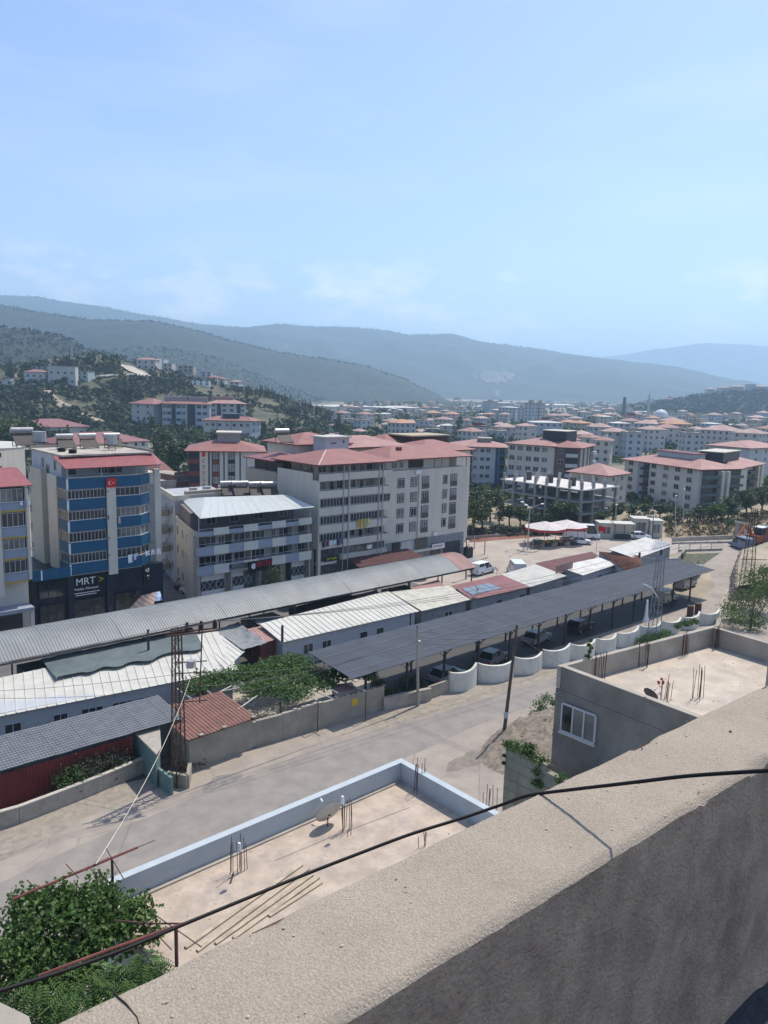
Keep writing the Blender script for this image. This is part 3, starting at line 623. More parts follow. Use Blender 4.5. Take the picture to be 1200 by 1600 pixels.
rebar(0, 0, zf, 10, 1.15, 'rebar stubs leaning on the middle of the grey house far parapet', RB, loc=(29.0, 15.4))
rebar(0, 0, zf, 10, 1.15, 'rebar stubs on the far parapet right of the middle of the grey house terrace', RB, loc=(31.9, 15.0))
rebar(0, 0, zf, 8, 1.1, 'rebar stubs in the far corner of the grey house terrace', RB, loc=(34.0, 14.5), sp=.15)
rebar(1092, 1092, zf, 9, 1.2, 'tall rebar stubs standing free in the middle of the grey house terrace', RB)
rebar(1040, 1094, zf, 8, .9, 'short rebar stubs with a red rag behind the small dark dish', RB)
dish((*oz(1016, 1098, zf), zf), (.8, -.1, .5), .3, 'small dark satellite dish on the grey house terrace', h=.35, m=mat('dark_dish', (.1, .1, .1)))
rg = MB(); x, y = oz(1033, 1082, zf)
for k in range(16): leaf(rg, Vector((x+R.uniform(-.25, .15), y+R.uniform(-.06, .06), zf+.4+R.uniform(-.15, .2))), .12)
single('rag', rg, mat('red_cloth', (.5, .06, .06)), 'torn red rag tied round the short rebar on the grey terrace', 'rag')
# mossy retaining wall with creeper in front of the grey house
t = empty('retaining_wall', (22, 15, 0), 'weathered block wall overgrown with creeper, left of the grey house', 'wall')
wm = mat('mossy_blockwork', (.27, .255, .2), rough=.95, var=.2, scale=1, bump=.7, bscale=12, stain=.8, stain_scale=.9, stain_col=(.12, .115, .085), stretch=(1, 1, .35))
part('wall', MB().box(21.9, 22.15, 15.05, 16.95, 0, 14.6), wm, t); part('wall', MB().box(21.9, 22.15, 12.5, 15.047, 0, 14.32), wm, t)
for k in range(9): part('joint', MB().box(21.885, 21.9, 12.6, 16.94, 12.4+k*.42-1.6, 12.415+k*.42-1.6), conc_dark, t)
def creeper(pts, label, n=420, s=.12, r=.3):
    mb = MB()
    for i, (x, y, z, rr_) in enumerate(pts): cloud_leaves(mb, (x, y, z), rr_, rr_, rr_*.7, n, s, .6, .1, i+40)
    return single('creeper', mb, leaf_bright, label, 'climbing plant', smooth=False)
creeper([(22.0, 16.6, 14.7, .35), (22.0, 16.1, 14.75, .35), (22.0, 15.6, 14.6, .42), (21.95, 15.4, 14.2, .3), (21.8, 15.3, 13.8, .25), (22.0, 14.4, 14.3, .3), (21.9, 14.0, 14.1, .33), (21.85, 13.8, 13.8, .3), (22.0, 16.9, 14.65, .25), (21.9, 16.98, 14.2, .07), (21.88, 16.98, 13.9, .08), (22.0, 15.9, 14.9, .3), (22.1, 15.3, 14.5, .3)], 'bright green creeper hanging over the weathered block wall', 260, .085)
creeper([(25.9+.12*math.sin(k*2.1), 16.1, 16.8+k*.16, .15-.008*k) for k in range(10)]+[(26.3, 16.1, 17.3, .16), (26.6, 16.1, 17.2, .14), (26.9, 16.1, 17.1, .12)], 'thin weed climbing over the near corner of the grey terrace parapet', 45, .11)
# ================================================================== MARKET ROOFS
def panel_mesh(name, w_, prof, ribs, amp, m, th=.03):
    """one corrugated sheet: x across 0..w_, profile points (y, z) from eave up"""
    mb = MB(); xs = []
    for k in range(ribs):
        x = w_*k/ribs; xs += [(x, 0), (x+w_/ribs*.18, amp), (x+w_/ribs*.36, amp), (x+w_/ribs*.5, 0)]
    xs.append((w_*.995, 0)); n = len(xs); vs = [(x, y, z+a) for (y, z) in prof for (x, a) in xs]
    mb.raw(vs, [(j*n+i, j*n+i+1, (j+1)*n+i+1, (j+1)*n+i) for j in range(len(prof)-1) for i in range(n-1)])
    vs = [(x, y, z-th) for (y, z) in prof for x in (0, w_*.995)]
    mb.raw(vs, [(j*2, (j+1)*2, (j+1)*2+1, j*2+1) for j in range(len(prof)-1)])
    return mb.mesh(name, m)
def run_roof(t, u0, u1, prof, pw, ribs, amp, m, name='roof_panel', skip=None):
    me = panel_mesh(name, pw, prof, ribs, amp, m); n = max(1, round((u1-u0)/pw)); L0 = t.location
    for k in range(n):
        if skip and skip(u0+k*pw): continue
        o = inst(name, me, (u0+k*pw-L0.x, -L0.y+R.uniform(-.04, .04), R.uniform(-.006, .012)-L0.z), t)
def post_row(t, us, v, z0, z1, w_=.14, m=None, name='post'):
    me = MB().box(-w_/2, w_/2, -w_/2, w_/2, 0, z1-z0).mesh(name, m or dark_metal)
    for u in us: inst(name, me, (u-t.location.x, v-t.location.y, z0-t.location.z), t)
# long grey barrel roof
t = empty('vaulted_market_roof', (42, 69.5, 0), 'very long curved grey sheet roof over the open market aisle', 'market roof')
pr = [(66.1+7*s, 4.45+1.35*math.sin(math.pi*(s*.93+.0))) for s in [k/9 for k in range(10)]]
run_roof(t, 4.2, 73.6, pr, 1.1, 4, .035, grey_roof)
run_roof(t, 73.5, 76.8, [(a, b+.01) for a, b in pr], 1.1, 4, .035, pink_roof)
post_row(t, [6+5.85*k for k in range(13)], 66.4, 0, 4.5, .12); post_row(t, [6+5.85*k for k in range(13)], 72.7, 0, 4.6, .12)
part('beam', MB().box(4.4, 76.6, 66.35, 66.45, 4.15, 4.4), dark_metal, t); part('beam', MB().box(4.4, 76.6, 72.65, 72.75, 4.3, 4.6), dark_metal, t)
for k in range(13):
    u = 6+5.85*k; part('truss', MB().bar((u, 66.4, 4.3), (u, 72.7, 4.4), .08).bar((u, 67.5, 4.35), (u, 69.5, 5.6), .05).bar((u, 71.5, 4.35), (u, 69.5, 5.6), .05), dark_metal, t)
# stalls and clutter in the shade under it
stall_c = [mat('stall_dark', (.05, .05, .055), var=.3), mat('stall_brown', (.12, .08, .06), var=.3), mat('stall_green', (.05, .08, .06), var=.3), mat('stall_grey', (.2, .2, .2), var=.2)]
for k, u in enumerate((8, 14.5, 21.5, 45, 51.5, 58.5, 66)):
    tt = empty('market_stall', (u, 69.6, 0), ['market stall in the shade at the left end of the long grey roof', 'brown stall under the grey roof just right of its left end', 'stall in the shade behind the dark green tarpaulin', 'stall under the grey roof behind the small grey awning', 'stall under the grey roof behind the second dark tarpaulin', 'stall under the grey roof beside the pink sheet roof', 'stall under the grey roof nearest its red end'][k], 'stall', 'stalls in the shade under the long roof')
    part('cabin', MB().box(u-2.2, u+2.0, 68.6, 71, 0, 2.3), stall_c[k % 4], tt)
    part('shutter', MB().box(u-1.9, u+1.0, 68.52, 68.6, .5, 2.0), stall_c[(k+3) % 4], tt)
    part('counter', MB().box(u-2.0, u+1.8, 67.9, 68.5, .7, .9).box(u-1.9, u-1.8, 68, 68.1, 0, .7).box(u+1.6, u+1.7, 68, 68.1, 0, .7), wood, tt)

def shed(name, label, c, zn, zf_, rm, wm_, pw=1.0, ribs=2, amp=.035, wins=(), cat_='market shed', wall_in=.35, zg=0, group=None, doors=()):
    """c: surveyed roof corners near-left, near-right, far-right, far-left"""
    NL, NR = oz(*c[0], zn), oz(*c[1], zn); FRt, FL = oz(*c[2], zf_), oz(*c[3], zf_)
    cx = (NL[0]+NR[0]+FRt[0]+FL[0])/4; cy = (NL[1]+NR[1]+FRt[1]+FL[1])/4
    t = empty(name, (cx, cy, zg), label, cat_, group)
    Ln = Vector((NR[0]-NL[0], NR[1]-NL[1])).length; n = max(1, round(Ln/pw))
    a, b, c2, d = Vector((*NL, zn)), Vector((*NR, zn)), Vector((*FRt, zf_)), Vector((*FL, zf_))
    for k in range(n):
        s0, s1 = k/n, (k+.99)/n; mb = MB(); vs = []; xs = []
        for q in range(ribs):
            for (f, h) in (((0, 0), (.04, amp), (.1, amp), (.14, 0)) if ribs == 1 else ((0, 0), (.18, amp), (.36, amp), (.5, 0))): xs.append(((q+f)/ribs, h))
        xs.append((1, 0)); dz = R.uniform(-.005, .012)
        for e in (0, 1):
            for f, h in xs:
                s = s0+(s1-s0)*f; p = (a.lerp(b, s)) if e == 0 else (d.lerp(c2, s)); vs.append((p.x, p.y, p.z+h+dz))
        m_ = len(xs); mb.raw(vs, [(i, i+1, m_+i+1, m_+i) for i in range(m_-1)])
        p = [a.lerp(b, s0), a.lerp(b, s1), d.lerp(c2, s1), d.lerp(c2, s0)]; mb.face([(q.x, q.y, q.z-.05) for q in reversed(p)])
        part('roof_panel', mb, rm, t)
    w_ = wall_in; ctr = Vector((cx, cy, 0))
    def ins(p): v = ctr-Vector((p.x, p.y, 0)); l = v.length; return (p.x+math.copysign(min(w_, abs(v.x)*.3), v.x), p.y+math.copysign(w_, v.y))
    q = [ins(p) for p in (a, b, c2, d)]
    slope = lambda p: zn+(zf_-zn)*max(0, min(1, (p[1]-min(a.y, b.y))/max(.5, max(c2.y, d.y)-min(a.y, b.y))))-.08
    part('wall', MB().prism(q, zg, zn, z1f=slope), wm_, t)
    n0 = Vector((*q[0], 0)); n1 = Vector((*q[1], 0)); dr = (n1-n0).normalized(); rz = math.atan2(dr.y, dr.x); LL = (n1-n0).length
    for (s, ww, hh, sill, m2) in wins:
        p = n0+dr*(LL*s)
        window(t, (p.x, p.y, zg+sill), rz, ww, hh, m2)
    for s in doors:
        p = n0+dr*(LL*s); nn = Vector((dr.y, -dr.x, 0)); o = part('door', MB().box(0, .9, -.05, 0, 0, 2.0).mesh('door', navy_dark), None, t, local=True); o.location = (p.x-t.location.x, p.y-t.location.y, .02); o.rotation_euler.z = rz
    return t, q
WC = {}
def window(t, loc, rz, w_, h_, panes=2, fm=None, gm=None, fw=.06, pr=.05, sill=False):
    """window: frame (a part) with its panes (sub-parts); shared meshes"""
    fm = fm or frame_w; gm = gm or glass_d; key = (round(w_, 2), round(h_, 2), panes, fm.name, gm.name, fw, pr, sill)
    if key not in WC:
        f = MB().box(0, w_, -pr, .02, 0, fw).box(0, w_, -pr, .02, h_-fw, h_)
        for k in range(panes+1): x = fw/2+(w_-fw)*k/panes; f.box(x-fw/2, x+fw/2, -pr, .02, fw, h_-fw)
        if sill: f.box(-.08, w_+.08, -pr-.08, .02, -.07, -.003)
        pw = (w_-fw)/panes-fw
        WC[key] = (f.mesh('window', fm), MB().box(0, pw, -.018, .01, fw, h_-fw).mesh('pane', gm), [fw+(pw+fw)*k for k in range(panes)])
    fme, pme, xs = WC[key]; L0 = t.location
    o = inst('window', fme, (loc[0]-L0.x, loc[1]-L0.y, loc[2]-L0.z), t, rz)
    for x in xs: inst('pane', pme, (x, 0, 0), o)
    return o
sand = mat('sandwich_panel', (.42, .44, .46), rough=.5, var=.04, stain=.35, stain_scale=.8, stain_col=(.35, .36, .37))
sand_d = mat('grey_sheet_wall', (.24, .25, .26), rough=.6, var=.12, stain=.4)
W2 = lambda s, ww=2.0, hh=1.1, sill=1.0, m2=3: (s, ww, hh, sill, m2)
shed('container_row', 'long white cabin row at the lower left, its ribbed roof half under a grey-green tarpaulin', [(-60, 1131), (372, 1046), (340, 985), (-60, 1072)], 3.0, 3.5, white_roof, sand, .72, 1, .05,
     [W2(.285, 1.1, 1.3, .8, 2), W2(.385, 1.7, 1.2, .9, 3), W2(.50, 1.7, 1.1, 1.0, 3), W2(.6, 1.7, 1.1, 1.0, 3), W2(.83, 1.2, 1.0, 1.1, 2), W2(.12, 1.2, 1.2, .9, 2)])
shed('market_shed', 'small white ribbed roof at the right end of the lower white cabin row', [(352, 1046), (383, 1017), (345, 992), (312, 1006)], 3.1, 3.3, white_roof, sand, .8, 1, .045)
t1, _ = shed('market_shed', 'long white ribbed roof in the middle of the market with a long shaded white wall', [(440, 1004), (655, 955), (606, 923), (405, 975)], 3.0, 3.7, white_roof, sand, .7, 1, .05, [W2(.14, 1.2, 1.1, 1.0, 2), W2(.27, 1.2, 1.0, 1.0, 2), (.55, 1.1, 1.1, .9, 1), (.68, 1.1, 1.1, .9, 1)])
dirty = mat('dirty_cream_roof', (.5, .48, .4), rough=.7, var=.12, stain=.7, stain_scale=.6, stain_col=(.3, .28, .23))
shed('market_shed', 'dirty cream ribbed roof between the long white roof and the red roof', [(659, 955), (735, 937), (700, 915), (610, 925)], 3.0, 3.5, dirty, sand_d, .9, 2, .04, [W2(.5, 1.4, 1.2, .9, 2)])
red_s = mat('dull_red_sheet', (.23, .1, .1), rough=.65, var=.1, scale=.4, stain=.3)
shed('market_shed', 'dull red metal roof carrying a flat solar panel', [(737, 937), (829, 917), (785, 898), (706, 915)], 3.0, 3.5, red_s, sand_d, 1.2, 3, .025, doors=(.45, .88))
solar = mat('solar_glass', (.16, .19, .22), rough=.2, spec=.6)
A_ = [oz(738, 930, 3.17), oz(784, 919, 3.17), oz(765, 911, 3.38), oz(722, 920, 3.38)]
tt = empty('photovoltaic_array', (*A_[0], 3.3), 'flat grey solar array lying on the dull red market roof', 'solar array')
for k in range(4):
    f0, f1 = k/4, (k+.94)/4; L2 = lambda a, b, f: (a[0]+(b[0]-a[0])*f, a[1]+(b[1]-a[1])*f); part('module', MB().prism([L2(A_[0], A_[1], f0), L2(A_[0], A_[1], f1), L2(A_[3], A_[2], f1), L2(A_[3], A_[2], f0)], 3.0, 3.2, z1f=lambda p: 3.2+.21*(p[1]-A_[0][1])/(A_[3][1]-A_[0][1])), solar, tt)
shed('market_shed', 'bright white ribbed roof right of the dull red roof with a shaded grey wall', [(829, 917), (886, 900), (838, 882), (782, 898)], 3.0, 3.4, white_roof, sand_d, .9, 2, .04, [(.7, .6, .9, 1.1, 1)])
shed('market_shed', 'low maroon roof behind the white market roofs at the edge of the square', [(868, 899), (935, 868), (925, 862), (836, 880)], 2.9, 3.0, mat('maroon_roof', (.13, .055, .05), rough=.7, var=.15), sand_d, 1.2, 3, .025)
shed('market_shed', 'patched white roof with scraps on it next to the heap of red tiles', [(911, 899), (964, 882), (937, 871), (870, 885)], 3.0, 3.3, mat('patched_white_roof', (.58, .57, .52), rough=.6, var=.08, stain=.8, stain_scale=1.0, stain_col=(.36, .27, .22)), sand, 1.0, 2, .03, doors=(.5,))
shed('market_shed', 'brown tiled roof heaped with broken red tiles', [(978, 893), (1003, 883), (1000, 868), (935, 862)], 3.1, 3.5, mat('broken_tile', (.16, .07, .045), rough=.9, var=.5, scale=3, bump=1, bscale=6, stain=.6, stain_scale=2, stain_col=(.3, .14, .09)), sand, .8, 4, .08, [(.1, .5, .6, 1.2, 1)])
shed('market_hall', 'large plain off-white roof at the right end of the market by the square', [(994, 873), (1052, 852), (1009, 839), (950, 858)], 3.3, 4.2, mat('big_pale_roof', (.55, .54, .5), rough=.7, var=.06, stain=.3, stain_scale=.4), sand_d, 1.1, 3, .03)
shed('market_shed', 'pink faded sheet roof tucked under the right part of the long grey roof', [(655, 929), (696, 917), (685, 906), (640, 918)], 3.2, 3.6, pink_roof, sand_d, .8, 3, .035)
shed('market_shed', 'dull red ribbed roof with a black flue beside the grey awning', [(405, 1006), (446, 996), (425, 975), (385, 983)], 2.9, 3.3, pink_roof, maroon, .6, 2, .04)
single('flue', MB().tube([(*oz(441, 1003, 3.0), 3.0), (*oz(441, 1003, 3.0), 4.7)], .13, 8), dark_metal, 'short black flue at the corner of the dull red ribbed roof', 'flue')
single('flue', MB().tube([(*oz(232, 1018, 3.5), 3.4), (*oz(232, 1018, 3.5), 5.6)], .12, 8), dark_metal, 'black flue pipe rising from the grey-green tarpaulin', 'flue')
single('flue', MB().tube([(*oz(641, 972, 3.0), 1.4), (*oz(641, 972, 3.0), 4.0)], .07, 6), dark_metal, 'thin black flue on the wall at the end of the long white roof', 'flue')
dishL = ['small dish on a pole over the red roof with the solar panel', 'small dark dish at the corner of the white roof by the square', 'small dish beside the dark sheets left of the pink roof']
for k, (px, py, zz, r) in enumerate(((745, 930, 3.3, .45), (776, 899, 3.5, .4), (533, 960, 2.6, .35))):
    dish((*oz(px, py, zz), zz), (.6, -.5, .5), r, dishL[k], h=.9)
# tarpaulins and odd sheets
tarp_m = mat('slate_tarpaulin', (.1, .125, .125), rough=.75, var=.15, scale=.5, bump=.5, bscale=1.5, stain=.4, stain_scale=.4, stain_col=(.15, .17, .165))
def cloth(name, label, c, z0, z1, m, sag=.25, amp=.08, cat_='tarpaulin', n=22, wav=None):
    P4 = [Vector((*oz(*c[0], z0), z0)), Vector((*oz(*c[1], z0), z0)), Vector((*oz(*c[2], z1), z1)), Vector((*oz(*c[3], z1), z1))]; vs = []
    for j in range(n+1):
        for i in range(n*2+1):
            a = P4[0].lerp(P4[1], i/(2*n)); b = P4[3].lerp(P4[2], i/(2*n)); p = a.lerp(b, j/n); e = math.sin(math.pi*i/(2*n))*math.sin(math.pi*j/n)
            q = mnoise.noise(p*.9)+.5*mnoise.noise(p*2.3); dy = 0
            if j == 0 and wav: dy = wav*mnoise.noise(Vector((p.x*.45, 5, 0)))
            vs.append((p.x, p.y+dy, p.z-sag*e+amp*q))
    W = 2*n+1; return single(name, MB().raw(vs, [(j*W+i, j*W+i+1, (j+1)*W+i+1, (j+1)*W+i) for j in range(n) for i in range(2*n)]), m, label, cat_, smooth=True)
cloth('tarpaulin', 'large grey-green tarpaulin spread over the lower white cabin roof', [(88, 1060), (318, 1010), (300, 980), (64, 1030)], 3.62, 3.75, tarp_m, .05, .05, wav=1.6)
cloth('tarpaulin', 'pale ragged grey tarpaulin slung between the lower white row and the red roof', [(380, 1015), (418, 1004), (372, 972), (335, 985)], 3.3, 3.3, mat('pale_tarpaulin', (.2, .21, .215), rough=.7, var=.15, bump=.4, bscale=2), .35, .12)
cloth('tarpaulin', 'dark grey awning sheet left of the long white market roof', [(415, 985), (448, 974), (430, 958), (392, 966)], 3.2, 3.3, mat('grey_awning', (.16, .175, .17), rough=.8), .2, .05)
cloth('awning', 'square grey-green awning sheet behind the long white market roof', [(570, 944), (604, 936), (588, 922), (556, 930)], 3.2, 3.4, MATS['grey_awning'], .05, .03, cat_='awning')
cloth('awning', 'dark sheet roof between the long white roof and the barrel roof', [(470, 962), (560, 940), (545, 925), (455, 950)], 2.9, 3.0, dark_metal, .1, .05, cat_='awning')
# yard railing in front of the cabins
def railing(name, label, u0, u1, v, z=1.1, step=1.9, m=None, cat_='railing'):
    t = empty(name, ((u0+u1)/2, v, 0), label, cat_); m = m or dark_metal
    part('rail', MB().bar((u0, v, z), (u1, v, z), .05), m, t); part('rail', MB().bar((u0, v, z*.55), (u1, v, z*.55), .04), m, t)
    post_row(t, [u0+step*k for k in range(int((u1-u0)/step)+1)], v, 0, z, .07, m)
railing('railing', 'dark railing along the lower white cabin row', 10, 34, 57.5)
railing('railing', 'dark railing along the long white market shed', 41, 59, 58.2)
railing('railing', 'dark railing along the dull red and white sheds on the right', 60, 84, 57.4)

# dark sloping car-park roof
t = empty('carport', (72, 49.5, 0), 'long dark sloping metal car shelter on steel posts beside the white wall segments', 'carport')
run_roof(t, 38.6, 105.2, [(46.3, 4.0), (48.4, 4.18), (50.5, 4.36), (52.6, 4.55)], 1.06, 5, .03, dark_roof)
post_row(t, [41+4.95*k for k in range(13)], 47.3, 0, 4.05, .17); post_row(t, [41+4.95*k for k in range(13)], 51.8, 0, 4.45, .14)
part('beam', MB().box(38.8, 105, 47.22, 47.38, 3.86, 4.03), dark_metal, t); part('beam', MB().box(38.8, 105, 51.72, 51.88, 4.2, 4.42), dark_metal, t)
for k in range(13):
    u = 41+4.95*k; part('bracket', MB().bar((u, 46.4, 3.95), (u, 52.4, 4.44), .1).bar((u, 47.3, 2.9), (u+1.3, 47.3, 3.9), .05).bar((u, 47.3, 2.9), (u-1.3, 47.3, 3.9), .05).bar((u, 47.3, 3.2), (u, 46.4, 3.92), .06), dark_metal, t)
for f in (.18, .45, .72): part('seam', MB().bar((39, 46.3+6.3*f, 4.06+.55*f), (105, 46.3+6.3*f, 4.06+.55*f), .03, .02), mid_grey, t)
# grey tile-sheet roof and red sheet fence at the left
t = empty('market_shed', (13, 52.6, 0), 'long low grey tile-pattern roof at the left edge above the red sheet fence', 'market shed')
steps = []
for k in range(14): steps += [(50.0+4.5*k/14, 2.95+.4*k/14+.05), (50.0+4.5*(k+.93)/14, 2.95+.4*(k+.93)/14)]
run_roof(t, -6, 25.2, steps, 1.04, 5, .03, tile_grey)
part('wall', MB().box(-6, 24.6, 50.9, 54, 0, 2.9), sand_d, t)
t = empty('sheet_fence', (5, 50.3, 0), 'dark red corrugated sheet fence in the lower left behind the bushes', 'fence')
fm_ = MB()
for q in range(5):
    x = q*.21; fm_.raw([(x, 0, 0), (x+.06, -.05, 0), (x+.12, -.05, 0), (x+.17, 0, 0), (x+.21, 0, 0), (x, 0, 2.6), (x+.06, -.05, 2.6), (x+.12, -.05, 2.6), (x+.17, 0, 2.6), (x+.21, 0, 2.6)], [(k, k+1, k+6, k+5) for k in range(4)])
fme = fm_.mesh('sheet', mat('red_fence_sheet', (.17, .03, .028), rough=.5, var=.15, scale=.6, stain=.3))
for k in range(26): inst('sheet', fme, (-6+k*1.05-5, R.uniform(-.02, .02), 0), t)
# low wall with pale coping along the road
a0 = oz(-60, 1312); pts = [oz(-60, 1312), oz(30, 1286), oz(90, 1263), oz(160, 1235), oz(238, 1201)]
t = empty('roadside_wall', (12, 49, 0), 'low concrete roadside wall with a pale coping at the left', 'wall')
for a, b in zip(pts, pts[1:]):
    A, B = Vector((*a, .55)), Vector((*b, .55)); part('wall', MB().bar(A+(B-A)*.004, B, .22, 1.1), conc, t); part('coping', MB().bar(A+Vector((0, 0, .6)), B+Vector((0, 0, .6)), .32, .08), mat('pale_coping', (.42, .39, .33), rough=.9, var=.2, scale=4), t)
def wall_line(label, pts, h, th, m, copm=None, seg=None, name='wall', cat_='wall'):
    P = [oz(*p) for p in pts]; t = empty(name, (*P[0], 0), label, cat_)
    for i, (a, b) in enumerate(zip(P, P[1:])):
        hh = h[i] if isinstance(h, (list, tuple)) else h
        A, B = Vector((*a, hh/2)), Vector((*b, hh/2)); part('wall', MB().bar(A+(B-A)*.003, B, th, hh), m, t)
        if copm: part('coping', MB().bar(A+Vector((0, 0, hh/2+.05)), B+Vector((0, 0, hh/2+.05)), th+.1, .1), copm, t)
    return t
tanw = mat('tan_render', (.3, .27, .215), rough=.9, var=.12, scale=.8, bump=.4, bscale=12, stain=.6, stain_scale=.5, stain_col=(.2, .175, .14))
yt = wall_line('tall tan rendered wall along the near road with a small yellow plate', [(322, 1186), (400, 1166), (440, 1155), (500, 1137), (598, 1108)], [2.1, 2.15, 2.2, 2.2], .3, tanw)
x, z = oz(550, 1096, 1.5); 
P_ = Vector((*oz(500, 1137), 0)); Q_ = Vector((*oz(598, 1108), 0)); dq = (Q_-P_).normalized(); c_ = P_+(Q_-P_)*.52+Vector((dq.y, -dq.x, 0))*.165
s_ = MB().bar(c_-dq*.3+Vector((0, 0, 1.5)), c_+dq*.3+Vector((0, 0, 1.5)), .03, .6); single('sign', s_, mat('yellow_plate', (.6, .38, .03), rough=.5), 'small yellow plate on the tall tan road wall', 'sign')
wall_line('low concrete wall with railing stub beside the concrete pole', [(598, 1110), (672, 1094)], 1.1, .3, conc, conc)
wall_line('thick end pier of road wall left of the first white wall segment', [(668, 1092), (702, 1080)], 1.2, .3, tanw)
for k in range(26):
    f = k/25; p = P_+(Vector((*oz(400, 1166), 0))-P_)*f if k < 13 else P_+(Q_-P_)*((k-13)/12)
    if R.random() < .55: global_n = globals().setdefault('stone_n', []); stone_n.append(1); single('stone', MB().box(p.x-.2, p.x+.15, p.y-.14, p.y+.13, 2.2, 2.2+R.uniform(.06, .16)), conc, 'coping stone number %s from the shed end on the tall tan road wall' % ('one', 'two', 'three', 'four', 'five', 'six', 'seven', 'eight', 'nine', 'ten', 'eleven', 'twelve', 'thirteen', 'fourteen', 'fifteen', 'sixteen', 'seventeen', 'eighteen', 'nineteen', 'twenty')[len(stone_n)-1], 'stone', 'loose coping stones on the road wall')
# red shed and teal house by the pylon
shed('brick_shed', 'small shed with a rusty red ribbed roof beside the lattice pylon', [(293, 1158), (402, 1121), (345, 1080), (238, 1108)], 2.6, 2.9, mat('rusty_red_roof', (.2, .1, .075), rough=.7, var=.15, stain=.4, stain_scale=1), tanw, .62, 2, .05, cat_='shed', wall_in=.25)
for px, py, lb in ((396, 1120, 'pale stone weighing down the right corner of the rusty red shed roof'), (350, 1136, 'stone on the near edge of the rusty red shed roof, middle one'), (314, 1148, 'stone on the near edge of the rusty red shed roof, left one')):
    q = oz(px, py, 2.75); single('stone', MB().sphere((*q, 2.75), .22, .16, .1, 6, 4), conc, lb, 'stone')
t = empty('lean_to', (22, 49, 0), 'flat roofed teal painted outbuilding between the bushes and the pylon', 'outbuilding')
q = [oz(197, 1130, 2.6), oz(247, 1178, 2.6), oz(252, 1140, 2.6), oz(240, 1113, 2.6)]
teal = mat('teal_wall', (.13, .21, .19), rough=.9, var=.12, stain=.5, stain_scale=.8, stain_col=(.2, .2, .17))
qq = [oz(197, 1131, 2.6), oz(244, 1177, 2.6), oz(250, 1168, 2.6), oz(246, 1116, 2.6)]; part('low_wall', MB().bar((*oz(246, 1182, 2.1), .65), (*oz(268, 1198, 2.1), .65), .2, 1.3), teal, t)
part('wall', MB().prism(qq, 0, 2.5), teal, t); part('roof', MB().prism([(p[0]*1.0, p[1]) for p in [oz(194, 1129, 2.6), oz(244, 1179, 2.6), oz(252, 1169, 2.6), oz(248, 1113, 2.6)]], 2.503, 2.63), conc, t)
b = oz(287, 1222); t = wall_line('short concrete wing wall at the foot of the lattice pylon', [(262, 1226), (293, 1232), (297, 1212)], 1.0, .25, tanw)
# heap of brushwood
hp = MB(); c_ = Vector((*oz(305, 1196), .3))
for k in range(260):
    d = Vector((R.gauss(0, 1), R.gauss(0, 1), abs(R.gauss(0, .5)))).normalized()*R.uniform(.1, .95); e = Vector((R.gauss(0, 1), R.gauss(0, 1), R.gauss(0, .4))).normalized()*.3; d.z = abs(d.z)*.7
    hp.bar(c_+d-e, c_+d+e, .03)
single('brushwood_heap', hp, mat('dead_brush', (.1, .075, .055), var=.4, scale=4), 'heap of dark dead brushwood at the roadside by the shed', 'brushwood', kind='stuff')
# grape pergola
def pergola():
    t = empty('grape_pergola', (36, 51.5, 0), 'grape pergola: white poles and vine leaves behind the tall tan wall', 'pergola')
    z = 2.7; pole = mat('white_pole', (.5, .48, .42), rough=.6, var=.1)
    Pz = lambda x, y: (*oz(x, y, z), z)
    for a, b in (((275, 1075), (318, 1105)), ((372, 1108), (440, 1060)), ((438, 1065), (497, 1095)), ((300, 1062), (345, 1095)), ((365, 1070), (330, 1088)), ((488, 1078), (520, 1092)), ((530, 1062), (572, 1080)), ((505, 1070), (528, 1083)), ((345, 1080), (425, 1065)), ((360, 1055), (400, 1082))):
        part('pole', MB().tube([Pz(*a), Pz(*b)], .05, 5), pole, t)
    for a in ((318, 1105), (372, 1105), (438, 1068), (497, 1095), (572, 1080), (345, 1040), (450, 1030)):
        p = Pz(*a); part('post', MB().tube([p, (p[0], p[1], 0)], .045, 5), rust, t)
    f = MB()
    for (px, py, r, n) in ((330, 1058, 2.0, 900), (370, 1052, 1.9, 800), (305, 1072, 1.2, 380), (420, 1045, 2.1, 1100), (455, 1035, 2.2, 1200), (480, 1055, 2.0, 1000), (430, 1070, 1.7, 800), (500, 1062, 1.8, 700), (530, 1050, 1.5, 500), (400, 1075, 1.4, 520), (555, 1050, 1.2, 300), (460, 1080, 1.5, 500), (575, 1052, .9, 200)):
        x, y = oz(px, py, 2.9); cloud_leaves(f, (x, y, 2.8), r*1.1, r*1.1, .55, int(n*1.9), .22, 1.2, .1, px, lump=.25)
    part('vine_leaves', f, leaf_bright, t, kind='stuff')
pergola()
sheet('pergola_floor', [oz(300, 1150), oz(600, 1085), oz(560, 1040), oz(290, 1100)], .03, conc)
q = [oz(512, 1078, 2.4), oz(560, 1072, 2.4), oz(548, 1062, 2.5), oz(515, 1064, 2.5)]
single('roof_sheet', MB().prism([oz(520, 1084, 2.5), oz(558, 1078, 2.5), oz(550, 1066, 2.5), oz(516, 1070, 2.5)], 2.45, 2.5), pink_roof, 'small faded red roof sheet behind the tan wall near the yellow plate', 'roof sheet')
